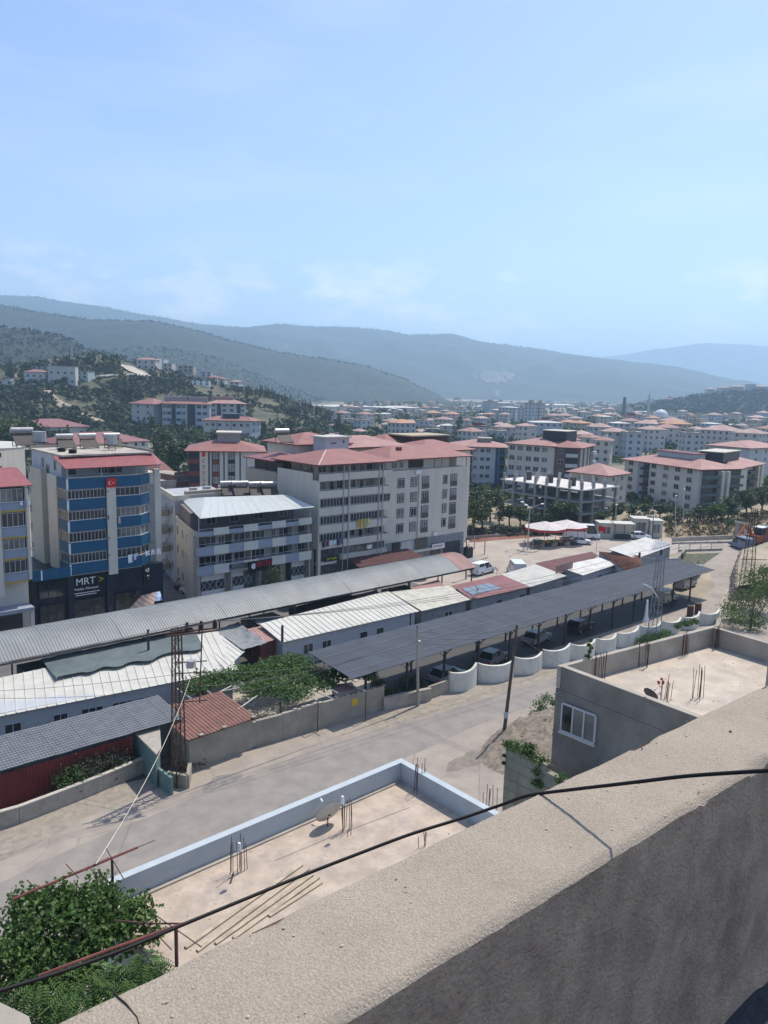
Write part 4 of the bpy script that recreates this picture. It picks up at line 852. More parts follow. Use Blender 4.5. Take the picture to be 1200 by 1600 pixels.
def bush(name, label, c, r, n, s, m, cat_='bush', group=None, flat=.8, seed=1, dry=None):
    f = MB(); t = empty(name, (c[0], c[1], c[2] if len(c) > 2 else 0), label, cat_, group); zb = t.location.z
    cloud_leaves(f, (c[0], c[1], zb+r*flat*.6), r, r, r*flat, n, s, .4, .35, seed, bottom=-.7); part('foliage', f, m, t, kind='stuff')
    st = MB(); [st.tube([(c[0], c[1], zb), (c[0]+R.uniform(-.4, .4)*r, c[1]+R.uniform(-.4, .4)*r, zb+r*.8)], .04*r, 4) for _ in range(3)]; part('stem', st, bark, t); return t
for k, (px, py, r, m, lb) in enumerate(((108, 1240, 1.1, leaf_bright, 'bright green bush at the left end of the bushes by the red sheet fence'), (136, 1228, 1.2, leaf_olive, 'grey-green bush second from the left by the red sheet fence'), (162, 1216, 1.3, leaf_olive, 'rounded grey-green bush in front of the red sheet fence'), (186, 1205, 1.3, leaf_olive, 'tall grey-green bush next to the teal outbuilding'), (220, 1196, .7, leaf_mid, 'small low green bush at the corner of the teal outbuilding'))):
    x, y = oz(px, py); bush('bush', lb, (x, y), r*1.15, 1700, .14, m, seed=k+3, flat=1.05)
for k, (px, py, r, m, lb) in enumerate(((610, 1090, .8, leaf_bright, 'light green plant inside the low wall left of the concrete pole'), (632, 1075, .9, leaf_mid, 'green plant behind the low wall, beside the concrete pole'), (650, 1068, .7, leaf_bright, 'bright green plant right behind the concrete pole'), (590, 1075, .8, leaf_mid, 'leafy plant at the end of the tall tan wall'))):
    x, y = oz(px, py); bush('plant', lb, (x, y), r, 520, .15, m, cat_='plant', seed=k+30)
# curved white wall segments
segs = [(702, 745, 1082, 1070), (746, 803, 1066, 1060), (803, 847, 1055, 1046), (848, 891, 1042, 1035), (891, 930, 1032, 1024), (931, 963, 1022, 1013), (964, 998, 1012, 1003), (1000, 1033, 1000, 992), (1034, 1064, 991, 985), (1065, 1093, 984, 978), (1094, 1124, 977, 970)]
wl = ['nearest', 'second', 'third', 'fourth', 'fifth', 'sixth', 'seventh', 'eighth', 'ninth', 'tenth', 'farthest']
for k, (x0, x1, y0, y1) in enumerate(segs):
    A = Vector((*oz(x0, y0), 0)); B = Vector((*oz(x1, y1), 0)); d = (B-A); Ln = d.length; d.normalize(); nrm = Vector((d.y, -d.x, 0)); vs = []; N = 10; h0 = 1.75-.04*k
    th = .28; A2 = A+d*.05; Ln -= .1
    for i in range(N+1):
        s = i/N; bul = .6*math.sin(math.pi*s); hh = h0+(.22*(abs(s-.5)*2)**3)+(.25*s if k % 3 == 0 else 0)
        for (o, z) in ((0, 0), (0, hh), (-th, hh+.01), (-th, 0)): p = A2+d*Ln*s+nrm*(bul+o); vs.append((p.x, p.y, z))
    mb = MB().raw(vs, [(i*4+j, (i+1)*4+j, (i+1)*4+(j+1) % 4, i*4+(j+1) % 4) for i in range(N) for j in range(4)]+[(0, 1, 2, 3), (N*4+3, N*4+2, N*4+1, N*4)])
    single('curved_wall_segment', mb, mat('whitewashed_concrete', (.6, .58, .51), rough=.8, var=.06, scale=1.2, bump=.3, bscale=10, stain=.7, stain_scale=1.1, stain_col=(.38, .35, .29), stretch=(1, 1, .4)), wl[k]+' of the curved whitewashed wall segments along the car shelter', 'wall segment', 'curved whitewashed wall segments')
# poles, pylons, wires
def pole(px, py, px2, py2, label, r=.16, m=None, name='utility_pole'):
    b = Vector((*oz(px, py), 0)); top = uvray(px2, py2); Y = w2c(b.x, b.y)[1]; T = fd(px2, py2, Y*1.0)
    t = empty(name, b, label, 'utility pole'); part('shaft', MB().tube([b, T], r, 8, r2=r*.6), m or mat('pole_wood', (.09, .07, .055), var=.25, scale=2), t)
    return t, b, T
t, b, T1 = pole(787, 1150, 808, 976, 'leaning dark timber pole standing on the earth bank beside the road')
part('meter_box', MB().box(b.x-.28, b.x-.02, b.y-.3, b.y-.1, 1.7, 2.15), sand, t)
t, b, T2 = pole(653, 1103, 652, 982, 'concrete pole with a small lamp standing by the low wall', .15, conc)
part('lamp', MB().sphere((T2.x+.2, T2.y-.1, T2.z-1.2), .14, .12, .12, 7, 4), white_paint, t)
part('insulator', MB().tube([T2, T2+Vector((0, 0, .25))], .06, 6), dark_metal, t)
def lattice(px, py, H, w0, w1, m, label, n=12, arms=(), name='lattice_pylon', bay=None):
    b = Vector((*oz(px, py), 0)); t = empty(name, b, label, 'pylon')
    def cor(z): 
        k = (w0+(w1-w0)*z/H)/2; return [Vector((b.x+sx*k, b.y+sy*k, z)) for sx, sy in ((-1, -1), (1, -1), (1, 1), (-1, 1))]
    c0, c1 = cor(0), cor(H)
    for i in range(4): part('leg', MB().bar(c0[i], c1[i], .075), m, t)
    br = MB(); me = None
    for k in range(n):
        a, c = cor(H*k/n), cor(H*(k+1)/n)
        for i in range(4):
            j = (i+1) % 4; (part('brace', MB().bar(a[i], c[j], .03) if k % 2 else MB().bar(a[j], c[i], .03), m, t) if i != 1 else None); part('brace', MB().bar(c[i], c[j], .03), m, t)
    return t, b
t, b = lattice(280, 1226, 11.5, .75, .45, rust, 'tall rusty lattice pylon with three insulators standing by the near road', 14)
for sy in (-.3, .3): part('crossarm', MB().bar((b.x-.9, b.y+sy, 11.2), (b.x+2.6, b.y+sy-1.0, 11.2), .09), rust, t)
insm = mat('brown_porcelain', (.04, .02, .018), rough=.25)
for k, (dx) in enumerate((.6, 1.5, 2.4)):
    q = Vector((b.x+dx, b.y-.35-.3*k, 11.3)); part('insulator', MB().tube([q, q+Vector((0, 0, .18)), q+Vector((0, 0, .22)), q+Vector((0, 0, .42))], .17, 8).tube([q+Vector((0, 0, .4)), q+Vector((0, 0, .6))], .1, 8), insm, t)
part('side_pole', MB().tube([(b.x+1.6, b.y-.6, 11.2), (b.x+1.4, b.y-.5, 5.9)], .045, 6), rust, t)
for k, zz in enumerate((6.1, 7.3, 8.2, 9.0)): part('crossarm', MB().bar((b.x-.1, b.y+.2, zz), (b.x+1.9, b.y-.7, zz-.05), .06), rust, t)
part('lamp', MB().tube([(b.x+.9, b.y-.3, 8.6), (b.x+.9, b.y-.3, 9.1)], .33, 10), galv if 'galv' in globals() else metal_gr, t)
PY1 = b
t, b2 = lattice(1021, 1000, 10.2, 1.1, .6, mat('grey_lattice_paint', (.2, .21, .24), rough=.6, var=.15), 'grey lattice pylon beside the car shelter with a curved street lamp', 12)
for sg in (-1, 1): part('crossarm', MB().bar((b2.x, b2.y, 9.6), (b2.x+sg*1.9, b2.y-sg*1.6, 9.8), .12), MATS['grey_lattice_paint'], t); part('insulator', MB().tube([(b2.x+sg*1.9, b2.y-sg*1.6, 9.8), (b2.x+sg*1.9, b2.y-sg*1.6, 10.4)], .13, 7), insm, t)
part('insulator', MB().tube([(b2.x, b2.y, 10.2), (b2.x, b2.y, 10.8)], .13, 7), insm, t)
part('lamp_arm', MB().tube([(b2.x, b2.y, 5.2), (b2.x-.7, b2.y+.4, 6.3), (b2.x-1.6, b2.y+1.0, 6.8)], .07, 6), white_paint, t)
t, b3 = lattice(1163, 946, 13.5, 1.6, .6, rust, 'rusty lattice pylon rising behind the bush at the right edge', 14)
part('crossarm', MB().bar((b3.x-1.5, b3.y+1.3, 12.9), (b3.x+1.5, b3.y-1.3, 12.9), .12), rust, t); part('crossarm', MB().bar((b3.x-.8, b3.y+.7, 6.5), (b3.x+1.8, b3.y-1.6, 6.5), .09), rust, t)
wire_m = mat('wire', (.1, .1, .1), rough=.6)
def wire(a, b_, label, sag=.6, r=.018, m=None, cat_='wire', group='overhead wires', name='wire'):
    a = Vector(a); b_ = Vector(b_); pts = [a.lerp(b_, k/16)-Vector((0, 0, 4*sag*(k/16)*(1-k/16))) for k in range(17)]
    return single(name, MB().tube(pts, r, 4), m or wire_m, label, cat_, group)
for k in range(3):
    wire(PY1+Vector((.6+.9*k, -.35-.3*k, 11.8)), Vector((b2.x+(-1.9, 0, 1.9)[k], b2.y+(1.6, 0, -1.6)[k], 10.5)), ('leftmost', 'middle', 'rightmost')[k]+' overhead wire strung from the rusty pylon to the grey pylon', 1.2)
    wire(PY1+Vector((.6+.9*k, -.35-.3*k, 11.8)), (PY1.x-45+k, PY1.y+3-.3*k, 12), ('upper', 'middle', 'lower')[k]+' overhead wire running left from the rusty pylon out of view', .6)
    wire(Vector((b2.x+(-1.9, 0, 1.9)[k], b2.y+(1.6, 0, -1.6)[k], 10.5)), b3+Vector((-1+k, 1-k, 12.9)), ('farthest', 'middle', 'nearest')[k]+' overhead wire from the grey pylon to the pylon at the right edge', .8)
for k in range(3): wire(T2-Vector((0, 0, .3+.5*k)), T1-Vector((0, 0, .4+.5*k)), ('top', 'middle', 'bottom')[k]+' wire from the concrete pole to the leaning timber pole', .3, .014)
for k in range(3): wire(PY1+Vector((1.7, -.6, 6.1+k)), T2-Vector((0, 0, .2+.5*k)), ('bottom', 'middle', 'top')[k]+' low wire from the rusty pylon to the concrete pole', .8, .015)
for k in range(2): wire(T1-Vector((0, 0, .4+.6*k)), b2+Vector((0, 0, 7+k)), ('upper', 'lower')[k]+' wire from the leaning timber pole to the grey pylon', .5, .014)
for k in range(2): wire(PY1+Vector((0, 0, 7+1.2*k)), (6, 66.2, 4.6), ('lower', 'upper')[k]+' wire from the rusty pylon to the left end of the barrel roof', .5, .015)
wire(T1-Vector((0, 0, .8)), (Vector((*oz(1010, 1090, 17.6), 17.6))), 'wire from the leaning timber pole to the grey house terrace', .4, .012)
wire(PY1+Vector((1.2, -.5, 9.2)), (*oz(150, 1350, 15.1), 15.1), 'pale rope hanging in a curve from the rusty pylon down to the pipe trellis', .9, .014, mat('pale_rope', (.5, .47, .4)), 'rope', None, 'rope')
# folded parasol, barrel stands
x, y = oz(1008, 982); t = empty('parasol', (x, y, 0), 'closed white parasol standing in the shade of the car shelter', 'parasol')
part('canopy', MB().tube([(x, y, .9), (x, y, 1.4), (x, y, 3.6)], .42, 8, r2=.1), white_paint, t); part('pole', MB().tube([(x, y, 0), (x, y, .9)], .04, 6), metal_gr, t)
for k, (px, py) in enumerate(((1078, 962), (1090, 958))): 
    x, y = oz(px, py); single('barrel', MB().tube([(x, y, 0), (x, y, .15), (x, y, 1.3), (x, y, 1.35)], .42, 10), rust, ['rusty barrel at the foot of the car shelter post, left one', 'rusty barrel at the foot of the car shelter post, right one'][k], 'barrel')
# weeds at the wall segments
creeper([(*oz(1000+7*k, 1010-2.0*k), .5+.12*(k % 3), .75) for k in range(7)], 'green weeds growing in front of the white wall segments below the grey pylon', 230, .2)
creeper([(*oz(1057+5*k, 993-1.2*k), 1.1+.15*(k % 3), .42) for k in range(7)], 'weeds hanging over the white wall segments left of the right-hand bush', 150, .18)
creeper([(*oz(745, 1040), .5, .7), (*oz(757, 1036), .5, .8), (*oz(735, 1052), .4, .6)], 'dry weeds behind the second white wall segment', 120, .2)
creeper([(*oz(842, 1112), .6, .8), (*oz(853, 1106), .8, .8), (*oz(866, 1110), .7, .6), (*oz(835, 1125), .5, .5)], 'clump of weeds on top of the earth bank beside the grey house', 190, .17)
gr = MB(); c_ = oz(825, 1150)
for k in range(1500):
    a = R.uniform(-7, 6); b_ = R.uniform(-5, 3.6); r = R.uniform(.04, .17)**1.2; x, y = c_[0]+1.5+a, c_[1]-2.2+b_; a/=8; b_/=4.2
    e = max(0, 1-(a*a+b_*b_)); h = 1.9*e**.8*(.5+.5*a+.35); gr.sphere((x, y, max(0, h)), r, r*.8, r*.6, 5, 3)
o = struct('rubble', gr, mat('rubble_stone', (.22, .19, .155), var=.6, scale=3), kind='stuff')
# ================================================================== THE STREET OF APARTMENT BLOCKS
def add_ribs(m, scale=6.0, strength=.5, axis='X', rot=0):
    n = m.node_tree; l = n.links.new; b = n.nodes['Principled BSDF']; g = n.nodes.new('ShaderNodeNewGeometry')
    wv = n.nodes.new('ShaderNodeTexWave'); wv.bands_direction = axis; wv.inputs['Scale'].default_value = scale; wv.inputs['Distortion'].default_value = .15; l(g.outputs['Position'], wv.inputs['Vector'])
    bp = n.nodes.new('ShaderNodeBump'); bp.inputs['Strength'].default_value = strength; bp.inputs['Distance'].default_value = .06; l(wv.outputs['Fac'], bp.inputs['Height'])
    if b.inputs['Normal'].is_linked: l(b.inputs['Normal'].links[0].from_socket, bp.inputs['Normal'])
    l(bp.outputs[0], b.inputs['Normal']); return m
red_roof_r = add_ribs(mat('red_ribbed_roof', (.28, .125, .105), rough=.6, var=.12, scale=.5, stain=.35, stain_scale=.3, stain_col=(.26, .14, .12)), .9, .9)
pink_roof_r = add_ribs(mat('light_red_ribbed_roof', (.34, .19, .165), rough=.65, var=.14, scale=.4), .7, .7)
def text(t, s, size, loc, rz, m, th=.02, align='CENTER', name='lettering'):
    cu = bpy.data.curves.new('lettering', 'FONT'); cu.body = s; cu.size = size; cu.extrude = th; cu.align_x = align
    tmp = bpy.data.objects.new('tmp', cu); COL.objects.link(tmp); dg = bpy.context.evaluated_depsgraph_get(); dg.update()
    me = bpy.data.meshes.new_from_object(tmp.evaluated_get(dg)); bpy.data.objects.remove(tmp); me.name = name
    me.transform(Matrix.Rotation(math.pi/2, 4, 'X')); me.materials.clear(); me.materials.append(m)
    L0 = rootloc(t); return inst(name, me, (loc[0]-L0.x, loc[1]-L0.y, loc[2]-L0.z), t, rz)
def strokes(t, x, y, z, w_, h, m):
    """lettering too small to read in the photograph: its broken strokes only"""
    mb = MB(); rr = random.Random(int(x*10)); q = x-w_/2
    while q < x+w_/2: a = rr.uniform(.06, .13); b = rr.uniform(.35, 1)*h; mb.box(q, q+a, y-.02, y, z+rr.uniform(0, h-b), z+h); q += a+rr.uniform(.06, .16)
    return part('lettering', mb, m, t, kind='stuff')
def hip_mb(mb, x0, x1, y0, y1, z, h, over=.6, inset=None, m=0, fm=1):
    x0 -= over; x1 += over; y0 -= over; y1 += over; w_, d = x1-x0, y1-y0; k = (min(w_, d)/2)*.98 if inset is None else inset
    if w_ >= d: r0, r1 = (x0+k, (y0+y1)/2), (x1-k, (y0+y1)/2)
    else: r0, r1 = ((x0+x1)/2, y0+k), ((x0+x1)/2, y1-k)
    A, B, C, D = (x0, y0, z), (x1, y0, z), (x1, y1, z), (x0, y1, z); P, Q = (*r0, z+h), (*r1, z+h)
    if w_ >= d: fs = [(A, B, Q, P), (B, C, Q), (C, D, P, Q), (D, A, P)]
    else: fs = [(A, B, P), (B, C, Q, P), (C, D, Q), (D, A, P, Q)]
    for f in fs: mb.face(f, m)
    mb.box(x0+.02, x1-.02, y0+.02, y1-.02, z-.18, z-.004, fm); return mb
def heater(label=None, group='solar water heaters on the roofs'):
    t = empty('solar_heater', (0, 0, 0), label, 'solar heater', group)
    st = dark_metal
    part('collector', MB().raw([(-1, -.75, .25), (1, -.75, .25), (1, .45, 1.25), (-1, .45, 1.25), (-1, -.72, .18), (1, -.72, .18), (1, .48, 1.18), (-1, .48, 1.18)], [(0, 1, 2, 3), (7, 6, 5, 4), (0, 4, 5, 1), (1, 5, 6, 2), (2, 6, 7, 3), (3, 7, 4, 0)]), mat('collector_glass', (.075, .065, .06), rough=.6, spec=.15), t)
    part('tank', MB().tube([(-1.05, .6, 1.6), (1.05, .6, 1.6)], .3, 10), mat('tank_sheet', (.36, .36, .36), rough=.35, metal=.3), t)
    for x in (-.9, .9): part('leg', MB().bar((x, .6, 0), (x, .6, 1.3), .06).bar((x, -.75, 0), (x, -.75, .25), .06).bar((x, -.75, .1), (x, .6, .1), .05), st, t)
    return t
HT0 = None
def put_heater(x, y, z, rz, label, s=1.0):
    global HT0
    if HT0 is None: HT0 = o = heater(label)
    else: o = copy_tree(HT0)
    o.scale = (s, s, s); return place(o, (x, y, z), rz, label)
def tank_can(px, py, loc, r, h, label, m=None):
    x, y, z = loc; t = empty('water_tank', loc, label, 'water tank'); part('drum', MB().tube([(x, y, z+.7), (x, y, z+.7+h)], r, 10), m or MATS['tank_sheet'] , t)
    part('stand', MB().bar((x-r*.7, y, z), (x-r*.7, y, z+.7), .07).bar((x+r*.7, y, z), (x+r*.7, y, z+.7), .07).box(x-r, x+r, y-r, y+r, z+.62, z+.7), dark_metal, t); return t
awning_red = add_ribs(mat('red_awning_sheet', (.3, .1, .1), rough=.55, var=.1, stain=.3), 1.6, .8)
# ---- navy and white block with the shop
def navy_block():
    V = 86.0; uL = 29.6; uR = ov(218, 745, V)[0]; uC, zC = ov(237, 740, V+2.0); Z = [(6.1, 7.35), (8.6, 9.8), (11.1, 12.3), (13.55, 14.75), (15.95, 17.15)]
    t = empty('apartment_block', (34, 92, 0), 'navy and white apartment block with glazed balconies and a Turkish flag above a furniture shop', 'apartment block')
    body = MB().box(uL+.35, uC+.9, V+1.5, V+13, 6.0, 17.1); part('wall', body, white_wall, t)
    # penthouse floor
    part('penthouse_wall', MB().box(uL+.35, uC-.2, V+2.6, V+13, 17.1, 19.45), mat('grey_white_wall', (.45, .47, .5), var=.06, stain=.3), t)
    part('roof', MB().box(uL+.2, uC+.3, V+2.0, V+13.1, 19.45, 19.65), mat('dirty_roof_deck', (.42, .38, .32), rough=.95, var=.15, stain=.9, stain_scale=.6, stain_col=(.15, .13, .12)), t)
    part('coping', MB().box(uL+.2, uC+.3, V+12.95, V+13.15, 19.65, 19.95).box(uC+.15, uC+.32, V+2.0, V+12.94, 19.65, 19.95), conc, t)
    aw = MB(); a, b = 18.35, 19.5
    aw.raw([(uL-.2, V-.4, a), (uC-.4, V-.4, a), (uC-1.4, V+2.5, b), (uL-.5, V+2.9, b)], [(0, 1, 2, 3)]); aw.raw([(uC-.4, V-.4, a), (uC+1.0, V+1.0, a+.05), (uC+.6, V+3, b), (uC-1.4, V+2.5, b)], [(0, 1, 2, 3)]); aw.raw([(uL-.2, V-.38, a-.06), (uC-.4, V-.38, a-.06), (uC-1.4, V+2.5, b-.06), (uL-.5, V+2.9, b-.06)], [(3, 2, 1, 0)])
    part('awning', aw, awning_red, t); part('awning_gutter', MB().bar((uL-.25, V-.42, a-.03), (uC-.4, V-.42, a-.03), .1), maroon, t)
    for x in (uL+.2, uL+4, uR-.2): part('post', MB().tube([(x, V+.2, 17.1), (x, V+.2, 18.4)], .05, 6), metal_gr, t)
    spl = [(uL, V+3), (uL, V), (uR, V), (uC, V+2.0), (uC, V+3)]
    for k, (a, b) in enumerate(Z):
        part('balcony_slab', MB().prism([(p[0]+(.03 if i < 2 else -.03), p[1]+.03) for i, p in enumerate(spl)], a-.12, a+.06), mid_grey, t)
        for (p, q) in zip(spl[:-1], spl[1:]):
            if abs(p[0]-q[0])+abs(p[1]-q[1]) > 1.2: part('balcony_panel', MB().bar((*p, (a+b)/2), (*q, (a+b)/2), .12, b-a-.004), navy, t)
        part('rail', MB().bar((uL, V-.02, b+.12), (uR, V-.02, b+.12), .05).bar((uR, V-.02, b+.12), (uC, V+1.98, b+.12), .05), white_paint, t)
        part('corner_trim', MB().box(uL-.09, uL+.12, V-.1, V-.062, a, b), white_paint, t)
    for k in range(4):
        zb = Z[k][1]+.02; h = Z[k+1][0]-.14-zb; um = ov(166, 800, V)[0]; un = ov(180, 800, V)[0]
        gl = glass_d if k in (0, 1) else glass_d
        window(t, (uL+.05, V+.12, zb), FR, um-uL-.15, h, 10, gm=glass_d, fw=.045)
        window(t, (un+.1, V+.12, zb), FR, uR-un-.12, h, 5, gm=(glass_d, glass_m, glass_m, glass_d)[k], fw=.045)
        window(t, (uR, V+.14, zb), math.atan2(2, uC-uR), math.hypot(2, uC-uR), h, 3, gm=(glass_d, glass_m, glass_m, glass_m)[k], fw=.045)
        window(t, (uL+.1, V+2.9, zb), LF, 2.7, h, 3, gm=(glass_d, glass_d, glass_d, glass_m)[k], fw=.045)
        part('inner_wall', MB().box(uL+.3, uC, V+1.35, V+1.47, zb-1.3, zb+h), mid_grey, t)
    # white vertical fin with lettering and the flag
    a, za = ov(166, 760, V-.15); b, _ = ov(180, 760, V-.15)
    part('fin', MB().box(a, b, V-.3, V-.07, 5.6, 15.95), white_wall, t)
    for z in (15.4, 12.2, 9.9, 7.9): part('fin_mark', MB().box((a+b)/2-.5, (a+b)/2-.38, V-.33, V-.302, z, z+(.5 if z == 12.2 else .18)), navy_dark, t)
    fl = MB().box(a-.05, b+.05, V-.4, V-.36, 15.97, 17.0); part('flag_panel', fl, mat('flag_red', (.55, .02, .02), rough=.6), t)
    # crescent and star
    cm = MB(); cx, cz, r = (a+b)/2-.14, 16.48, .22; N = 14; vs = []
    for k in range(N+1):
        th = rad(40)+rad(280)*k/N; vs.append((cx+r*math.cos(th), V-.41, cz+r*math.sin(th))); 
    for k in range(N+1):
        th = rad(40)+rad(280)*k/N; vs.append((cx+.06+r*.78*math.cos(th), V-.41, cz+r*.78*math.sin(th)))
    cm.raw(vs, [(k, k+1, N+2+k, N+1+k) for k in range(N)]); part('crescent', cm, white_paint, t)
    sx = cx+.36; part('star', MB().face([(sx+(.12 if k % 2 == 0 else .05)*math.cos(rad(90+36*k)), V-.41, cz+(.12 if k % 2 == 0 else .05)*math.sin(rad(90+36*k))) for k in range(10)]), white_paint, t)
    # right end fin and left wall panels
    part('fin', MB().box(uC+.05, uC+.75, V+1.4, V+1.9, 5.5, 17.6), white_wall, t)
    part('wall', MB().box(uL-.1, uL+.34, V+3.2, V+6.3, 6.0, 17.2), white_wall, t); part('wall', MB().box(uL-.3, uL+.34, V+7.8, V+12.5, 6.0, 17.5), cream_wall, t)
    for k in range(5): window(t, (uL+.3, V+7.6, 6.8+2.45*k), LF, 1.1, 1.6, 1, gm=glass_d)
    for k in range(5): window(t, (uL-.32, V+12.2, 6.9+2.45*k), LF, .5, 1.2, 1, gm=glass_d)
    for k in range(2): window(t, (uL+.33, V+(5+k*4.2), 17.6), LF, .9, 1.3, 1, gm=glass_d)
    window(t, (uL+4.5, V+2.58, 17.3), FR, 2.2, 1.4, 3); window(t, (uR-2.8, V+2.58, 17.3), FR, 1.8, 1.4, 2); window(t, (uL+1, V+2.58, 17.25), FR, 1.0, 1.8, 1)
    # shop
    uS = 25.6
    part('shop_wall', MB().box(uS, uC+.55, V+.6, V+12.8, .12, 6.0), navy_dark, t)
    part('terrace_slab', MB().box(uS-.1, uL, V-.2, V+5, 5.9, 6.1), navy_dark, t); part('terrace_panel', MB().box(uS-.2, uL-.05, V-.3, V-.15, 6.05, 7.2), navy, t); part('terrace_panel', MB().box(uS-.2, uS-.05, V-.147, V+5, 6.05, 7.2), navy, t)
    part('corner_trim', MB().box(uS+.7, uS+.85, V-.36, V-.302, 6.05, 7.2), white_paint, t)
    part('cladding', MB().box(uL-.02, uR+.2, V+.35, V+.6, 3.3, 5.95), navy_dark, t)
    shopg = mat('shop_glass', (.035, .034, .034), rough=.15, var=.8, scale=1.2, spec=.5, stain=.5, stain_scale=.8, stain_col=(.13, .1, .07))
    for (x0, x1) in ((uS+.6, uS+3.3), (uL+.2, uL+4.0), (uL+5.2, uR+.0)): window(t, (x0, V+.34, .45), FR, x1-x0, 2.5, 3, fm=navy_dark, gm=shopg)
    for (x0, x1) in ((uS+.6, uS+3.6), (uR-2.7, uR-.1)): window(t, (x0, V+.33, 3.7), FR, x1-x0, 1.9, 3, fm=navy_dark, gm=glass_d)
    part('pier', MB().box(uL+4.2, uL+5.0, V+.1, V+.348, .12, 5.9), navy_dark, t); part('pier', MB().box(uS+3.7, uS+4.4, V+.1, V+.348, .12, 5.9), navy_dark, t)
    sg = white_paint; gold = mat('gold_chevron', (.45, .36, .05), rough=.5); sxm, _ = ov(133, 900, V+.3)
    part('sign_board', MB().box(sxm-2.1, sxm+2.1, V+.2, V+.34, 3.35, 5.75), mat('sign_black', (.012, .012, .014)), t)
    text(t, 'MRT', 1.15, (sxm, V+.19, 4.75), 0, sg, .02); text(t, '<', 1.2, (sxm-1.8, V+.19, 4.72), 0, gold, .02); text(t, '>', 1.2, (sxm+1.8, V+.19, 4.72), 0, gold, .02)
    text(t, 'Mobilya Aksesuar', .42, (sxm, V+.19, 4.15), 0, sg, .02)
    for k, ww in enumerate((1.6, 1.2)): part('small_print', MB().box(sxm-ww, sxm+ww, V+.18, V+.198, 3.75-.25*k, 3.83-.25*k), sg, t)
    # corner sign on the chamfer
    rz = rad(32); part('sign_board', MB().bar((uR+.35, V+.25, 4.9), (uC+.5, V+1.6, 4.9), .1, 2.3), MATS['sign_black'], t)
    mx_, my_ = (uR+uC)/2+.45, V+.83
    ang = math.atan2(1.35, uC+.15-uR); text(t, '<MRT>', .8, (mx_, my_, 5.0), ang, sg, .02); text(t, 'Mobilya Aksesuar', .28, (mx_, my_, 4.5), ang, sg, .02)
    part('small_print', MB().bar((uR+.6, V+.36, 4.2), (uC+.2, V+1.3, 4.2), .02, .1), sg, t)
    part('step', MB().box(uS, uR+.5, V-1.2, V+.3, .12, .45), mat('pale_step', (.36, .38, .4)), t)
    for x, y, s, lb in ((uL+3.4, V+9.5, 1.0, 'left solar heater of three in a row on the navy block roof'), (uL+6.2, V+9.5, 1.0, 'middle solar heater in the row on the navy block roof'), (uL+9.3, V+9.5, 1.0, 'right solar heater in the row, behind the grey roof tank of the navy block')): put_heater(x, y, 19.65, 0, lb, s)
    tank_can(0, 0, (uL+7.9, V+6.5, 19.65), .6, 1.2, 'grey round tank on the navy block roof')
    for k, (x, y) in enumerate(((uL+1.8, V+6.5), (uL+2.2, V+4.0))): single('tyre', MB().tube([(x, y, 19.67), (x, y, 20.1)], .45, 9), rubber, ['dark tyre lying farther back on the navy block roof', 'dark tyre lying near the front of the navy block roof'][k], 'tyre')
    return V, uL, uR, uC, uS
V0, uL0, uR0, uC0, uS0 = navy_block()
def laundry(pts, label, z, cols, drop=.9, v=0):
    """clothes pegged along a line"""
    a, b = Vector(pts[0]), Vector(pts[1]); n = len(cols); t = empty('laundry', a, label, 'laundry'); part('line', MB().tube([a, b], .015, 4), wire_m, t)
    for k, c in enumerate(cols):
        p = a.lerp(b, (k+.1)/n); q = a.lerp(b, (k+.85)/n); h = drop*R.uniform(.6, 1.1); mb = MB(); M_ = 4; vs = []
        for j in range(M_+1):
            for i in range(4): s = p.lerp(q, i/3); vs.append((s.x+R.uniform(-.02, .02), s.y+.06*math.sin(i*2+j), s.z-h*j/M_))
        mb.raw(vs, [(j*4+i, j*4+i+1, (j+1)*4+i+1, (j+1)*4+i) for j in range(M_) for i in range(3)]); part('garment', mb, mat('cloth_%s' % c, rgb(c), rough=.9, var=.1), t)
    return t
laundry([(uL0+4.4, V0-.25, 12.45), (uL0+6.0, V0-.25, 12.45)], 'striped laundry hanging from the fourth-floor balcony left of the white fin', 0, ['30305a', 'a03040', '202028', 'c0b0b0'], 1.0)
laundry([(uR0-1.9, V0-.4, 7.7), (uC0+.6, V0+1.0, 7.8)], 'white and pale laundry hung across the lower corner balcony of the navy block', 0, ['d8dade', 'cfd3da', 'a87068', 'e0e0e0', 'cfd3da', 'e0e0e0'], 1.0)
